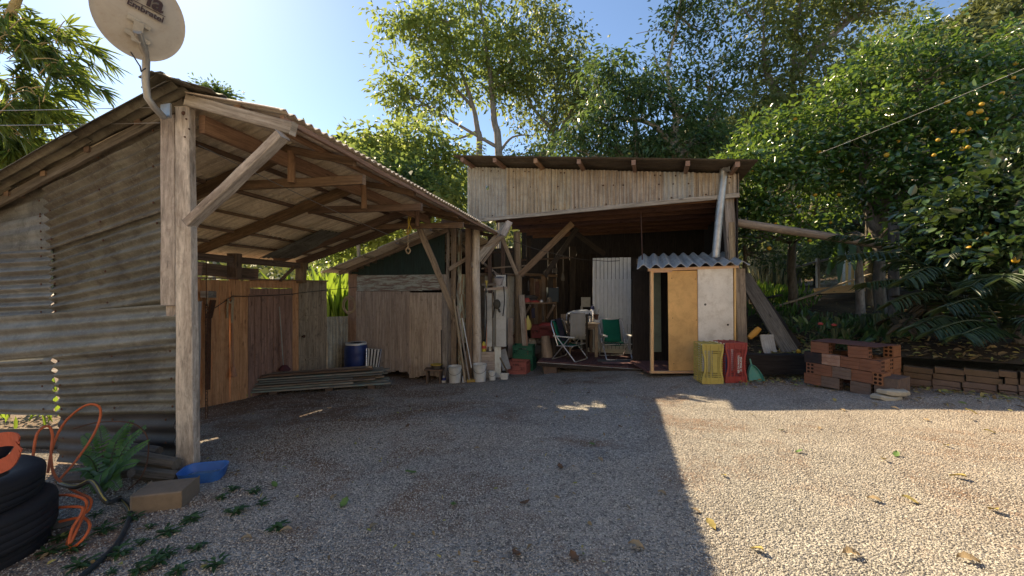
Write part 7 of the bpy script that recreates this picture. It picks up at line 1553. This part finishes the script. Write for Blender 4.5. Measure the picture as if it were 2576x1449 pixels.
# fallen leaves: larger ones single, small litter as one mass
def leaf_obj(i):
    m = MB(); L = .07; n = 7; lo_ = []; hi_ = []
    for k in range(n+1):
        t = k/n; w = L*.30*math.sin(math.pi*min(1, t*1.02+.0))**.8*(1+.25*math.sin(t*19+i)); x = L*(t-.5); z = .006+.012*math.sin(t*3.1+i)+.004*i
        lo_.append(m.vert((x, -w, z+.008))); hi_.append((m.vert((x, 0, z)), m.vert((x, w, z+.009))))
    for k in range(n): m.face((lo_[k], lo_[k+1], hi_[k+1][0], hi_[k][0]), None, 0, True); m.face((hi_[k][0], hi_[k+1][0], hi_[k+1][1], hi_[k][1]), None, 0, True)
    return m
LC = [("dry tan", plain("leaf_tan", (.30, .22, .12), .8)), ("yellow", plain("leaf_yellow", (.36, .29, .09), .75, dirt=.6, dcol=(.16, .10, .04), sc=40)), ("green", plain("leaf_green", (.10, .18, .04), .6)), ("brown", plain("leaf_brown", (.12, .07, .04), .85))]
protos = {}
lp_ = [(1789, 1327, 1, 1.1), (2220, 1160, 1, 1.1), (2255, 1148, 2, 1.0), (2010, 1140, 2, .9), (1820, 1200, 1, .8), (2290, 1265, 1, 1.1), (2410, 1205, 1, 1.3), (2435, 1415, 0, 1.2), (2200, 1262, 0, 1.0), (2380, 1125, 1, .9), (2120, 1035, 0, .9), (2060, 1080, 0, .8), (2445, 1040, 1, 1.1), (1890, 1045, 1, .8), (2330, 1060, 0, .9), (1965, 1085, 2, .8), (865, 1272, 2, 1.2), (1034, 1194, 2, 1.3), (1140, 1275, 2, 1.1), (690, 1225, 2, 1.0), (840, 1255, 0, .9), (1320, 1270, 3, 1.0), (1410, 1180, 3, 1.2), (1445, 1410, 3, 1.1), (1665, 1245, 0, .9), (1510, 1160, 0, .9), (1490, 1120, 2, .8), (1025, 1075, 3, 1.1), (720, 1340, 0, 1.0), (1600, 1380, 0, 1.2), (1300, 1400, 3, 1.0), (1750, 1290, 0, .8), (2500, 1290, 1, 1.1), (2140, 1400, 0, 1.2), (1905, 1390, 1, 1.0), (2490, 1090, 1, 1.0), (940, 1330, 0, 1.0), (620, 1360, 0, .9), (1560, 1075, 3, .8), (1200, 1130, 0, .7), (1120, 1010, 0, 1.0), (1250, 1000, 3, 1.0), (1340, 975, 0, 1.0), (1480, 990, 3, 1.0), (1400, 1040, 0, .9), (2300, 1010, 0, 1.1), (2200, 1020, 0, 1.2), (2100, 1010, 1, 1.0), (2000, 985, 0, 1.2), (2250, 1030, 0, 1.0), (2390, 1020, 0, 1.0)]
for i, (px, py, k, s_) in enumerate(lp_):
    if k not in protos: o = leaf_obj(k).build("fallen_leaf", LC[k][1]); protos[k] = o
    else: o = protos[k].copy(); COL.objects.link(o)
    side = "right" if px > 1650 else "left"; nm = LC[k][0]
    tag(o, f"fallen {nm} leaf lying on the gravel in the {'sunlit ' if px > 1780 and py > 1015 else 'shaded '}part of the yard", "leaf", f"fallen {nm} leaves on the {'sunlit' if px > 1780 and py > 1015 else 'shaded'} gravel")
    o.location = G(px, py)+V((0, 0, .003)); s_ *= .85; o.scale = (s_, s_, s_); o.rotation_euler = (rnd(-.14, .14), rnd(-.14, .14), rnd(0, 6.28))
def litter(n, fn, L, name, label):
    c = np.array([fn() for _ in range(n)]); ax = RNG.normal(size=(n, 3)); ax[:, 2] *= .25; nn = RNG.normal(size=(n, 3))*.35; nn[:, 2] += 1; l = L*RNG.uniform(.5, 1.3, n)
    v, f, per = leaf_geo(c, ax, nn, l, l*RNG.uniform(.3, .6, n), .2, True, .1); o = np_mesh(name, v, f, 4, L_DRY, None, np.repeat(RNG.random(n), per)); tag(o, label, "leaf litter", kind="stuff")
def by_wall():
    while True:
        s_ = rnd(1, 6); x, y, z = edge_at(s_); t_ = abs(random.gauss(0, .45)); x -= .8*t_; y -= .6*t_
        return (x, y, gz(x, y)+.014+rnd(0, .015))
litter(700, by_wall, .065, "leaf_litter", "drifts of dry leaves along the foot of the garden wall and brick stack")
def in_bed(): p = garden(rnd(.8, 6), abs(random.gauss(0, 1.6))); return (p.x, p.y, p.z+.02)
litter(2600, in_bed, .07, "bed_litter", "dry leaves covering the garden bed soil")
def yard_small():
    px, py = random.choice([(rnd(1000, 1650), rnd(965, 1060)), (rnd(520, 1100), rnd(960, 1200)), (rnd(100, 1700), rnd(1060, 1445))]); p = G(px, py); return (p.x, p.y, p.z+.014)
litter(330, yard_small, .032, "twig_litter", "small bits of dead leaf and twig scattered on the gravel")
# wooded cover of the hillside
hc = np.array([tuple(hillp(RNG.uniform(320, 3050), RNG.uniform(0.02, 1)**.8)) for _ in range(5200)]); k = 9
idx = np.repeat(np.arange(len(hc)), k); N = len(idx); off = RNG.normal(size=(N, 3))*np.array([.7, .7, .55]); off[:, 2] = np.abs(off[:, 2])
a = RNG.normal(size=(N, 3)); n_ = RNG.normal(size=(N, 3))*.6; n_[:, 2] += .8; l = RNG.uniform(.45, 1.0, N); v, f, per = leaf_geo(hc[idx]+off, a, n_, l, l*.5, .15, False, .1)
o = np_mesh("hill_woods", v, f, 4, L_HILL, None, np.clip(.55*RNG.random(len(hc))[idx]+.45*RNG.random(N), 0, 1)); tag(o, "continuous woods covering the hillside", "woods", kind="stuff")
# pole rail, coop and wire fence in the garden
m = MB(); m.tube([P(1850, 560, 6.7), P(2050, 590, 6.5), P(2250, 622, 6.3)], [.075, .07, .065], 9); tag(m.build("pole_rail", W_MID, loc=P(1850, 560, 6.7)), "horizontal log rail running right from the barn's corner post", "rail")
m = MB(); b = gg(2248, 800, 6.3); m.tube([b, P(2248, 560, 6.3)], .07, 9); tag(m.build("rail_post", BARK, loc=b), "mossy post carrying the right end of the log rail", "post")
cp = thing("chicken_coop", "small sunlit coop of pale boards beyond the garden trees", "coop", tuple(gg(2155, 720, 10.5)))
for i in range(7):
    m = MB(); x = 2126+i*8; d_ = 11.3-.3*i; m.bar(P(x, 722, d_), P(x+1, 632+rnd(-6, 4), d_), .30, .02, (-.95, -.3, 0), 0, 3, .003); m.build("wall_board", W_WHITE if i % 2 else W_NEW, cp)
m = MB(); m.bar(P(2120, 626, 10.4), P(2190, 618, 10.0), .5, .03); m.build("roof", W_MID, cp)
m = MB(); m.bar(P(2050, 735, 10.0), P(2185, 722, 10.2), .05, .2); m.build("base_board", W_NEW, cp)
wf = thing("wire_fence", "wire mesh fence with a pale post left of the coop", "fence", tuple(gg(2058, 728, 10.2)))
m = MB(); m.bar(V(gg(2058, 728, 10.2)), P(2057, 650, 10.2), .07, .07, (0, -1, 0)); m.build("post", W_POST, wf); m = MB(); m.bar(P(2000, 672, 10.2), P(2135, 640, 10.3), .05, .05); m.build("rail", W_POST, wf)
m = MB()
for i in range(22):
    x0 = 2060+i*3.2-35; m.tube([P(max(2060, x0), 660 if x0 >= 2060 else 660+(2060-x0)*1.1, 10.25), P(min(2128, x0+60), 728 if x0+60 <= 2128 else 728-(x0+60-2128)*1.1, 10.25)], .004, 3, 0, False)
    x1 = 2060+i*3.2+35; m.tube([P(min(2128, x1), 660 if x1 <= 2128 else 660+(x1-2128)*1.1, 10.25), P(max(2060, x1-60), 728 if x1-60 >= 2060 else 728-(2060-x1+60)*1.1, 10.25)], .004, 3, 0, False)
m.build("mesh", WIREM, wf)
for (xa, ya, xb, yb, d0, d1, w, mt, lb) in ((1900, 790, 2190, 690, 8.6, 8.0, .12, W_MID, "broken weathered board lying across the garden brush"), (1890, 760, 1965, 742, 9, 9.2, .10, W_DARK, "dark log lying on the garden soil"), (2020, 742, 2150, 738, 9.2, 9.2, .12, W_DARK, "dark plank lying before the coop")):
    m = MB(); m.bar(P(xa, ya, d0), P(xb, yb, d1), w, .03, (0, 0, 1), 0, 4, .01); tag(m.build("board", mt, loc=P(xa, ya, d0)), lb, "board")
for px, py, d, lb, k in ((2008, 943, 5.4, "single yellow fruit on the ground left of the brick stack", 0), (2009, 889, 5.9, "yellow fruit lying on the timber sleeper", 1)):
    m = MB(); p = G(px, py) if k == 0 else P(px, 889, 5.55); m.lathe([(.0001, 0), (.02, .006), (.032, .03), (.02, .056), (.0001, .06)], 12, p); tag(m.build("fallen_fruit", FRUITY, loc=p), lb, "fruit")
# ---------------------------------------------------------------- unseen house added behind the camera to bounce sun onto the sheds
hs_ = thing("bounce_house", "added whitewashed house behind the camera that bounces sun onto the sheds", "house", (0, -5.2, gz(0, -5.2)))
WALLM = plain("whitewash", (.78, .73, .65), .9, .1, 0, .15, (.6, .5, .38), 2)
g0 = gz(0, -3)-.15; yF = -4.6; H_ = 5.0; x0, x1 = -7.0, 9.0
def wallbox(xa, xb, za, zb): m = MB(); m.box(V(((xa+xb)/2, yF-.1, g0+(za+zb)/2)), xb-xa, .2, zb-za); return m
ops = [(-5.2, -4.0, .95, 2.15), (-1.2, -.3, .0, 2.15), (1.6, 2.8, .95, 2.15), (5.4, 6.6, .95, 2.15)]; xs_ = x0
mbw = MB()
def addb(xa, xb, za, zb): mbw.box(V(((xa+xb)/2, yF-.1, g0+(za+zb)/2)), xb-xa, .2, zb-za)
for xa, xb, za, zb in ops:
    addb(xs_, xa, 0, H_); addb(xa, xb, zb, H_)
    if za > 0: addb(xa, xb, 0, za)
    xs_ = xb
addb(xs_, x1, 0, H_); mbw.build("front_wall", WALLM, hs_)
for k, (xa, xb, za, zb) in enumerate(ops):
    m = MB(); m.box(V(((xa+xb)/2, yF-.12, g0+(za+zb)/2)), xb-xa, .05, zb-za)
    if za > 0: w_ = m.build("window", plain("window_dark", (.05, .06, .07), .15, .5, 0, .1), hs_); m = MB(); m.box(V(((xa+xb)/2, yF-.06, g0+(za+zb)/2)), .05, .06, zb-za); m.box(V(((xa+xb)/2, yF+.02, g0+za-.03)), xb-xa+.1, .12, .05); m.build("window_frame", W_WHITE, w_)
    else: m.build("door", W_NEW, hs_)
m = MB(); m.box(V((x0+.1, yF-3.2, g0+H_/2)), .2, 6, H_); m.build("end_wall", WALLM, hs_); m = MB(); m.box(V((x1-.1, yF-3.2, g0+H_/2)), .2, 6, H_); m.build("end_wall", WALLM, hs_)
m = MB(); m.sheet(V((x0-.3, yF+.15, g0+H_)), V((x0-.3, yF-3.4, g0+H_+1.3)), V((x1+.3, yF-3.4, g0+H_+1.3)), V((x1+.3, yF+.15, g0+H_)), .18, .025, .008, 0, 4, .0, 6); m.build("roof", S_WAVE, hs_)
m = MB(); m.sheet(V((x0-.3, yF-3.4, g0+H_+1.3)), V((x0-.3, yF-7, g0+H_)), V((x1+.3, yF-7, g0+H_)), V((x1+.3, yF-3.4, g0+H_+1.3)), .18, .025, .008, 0, 4, .0, 6); m.build("roof", S_WAVE, hs_)
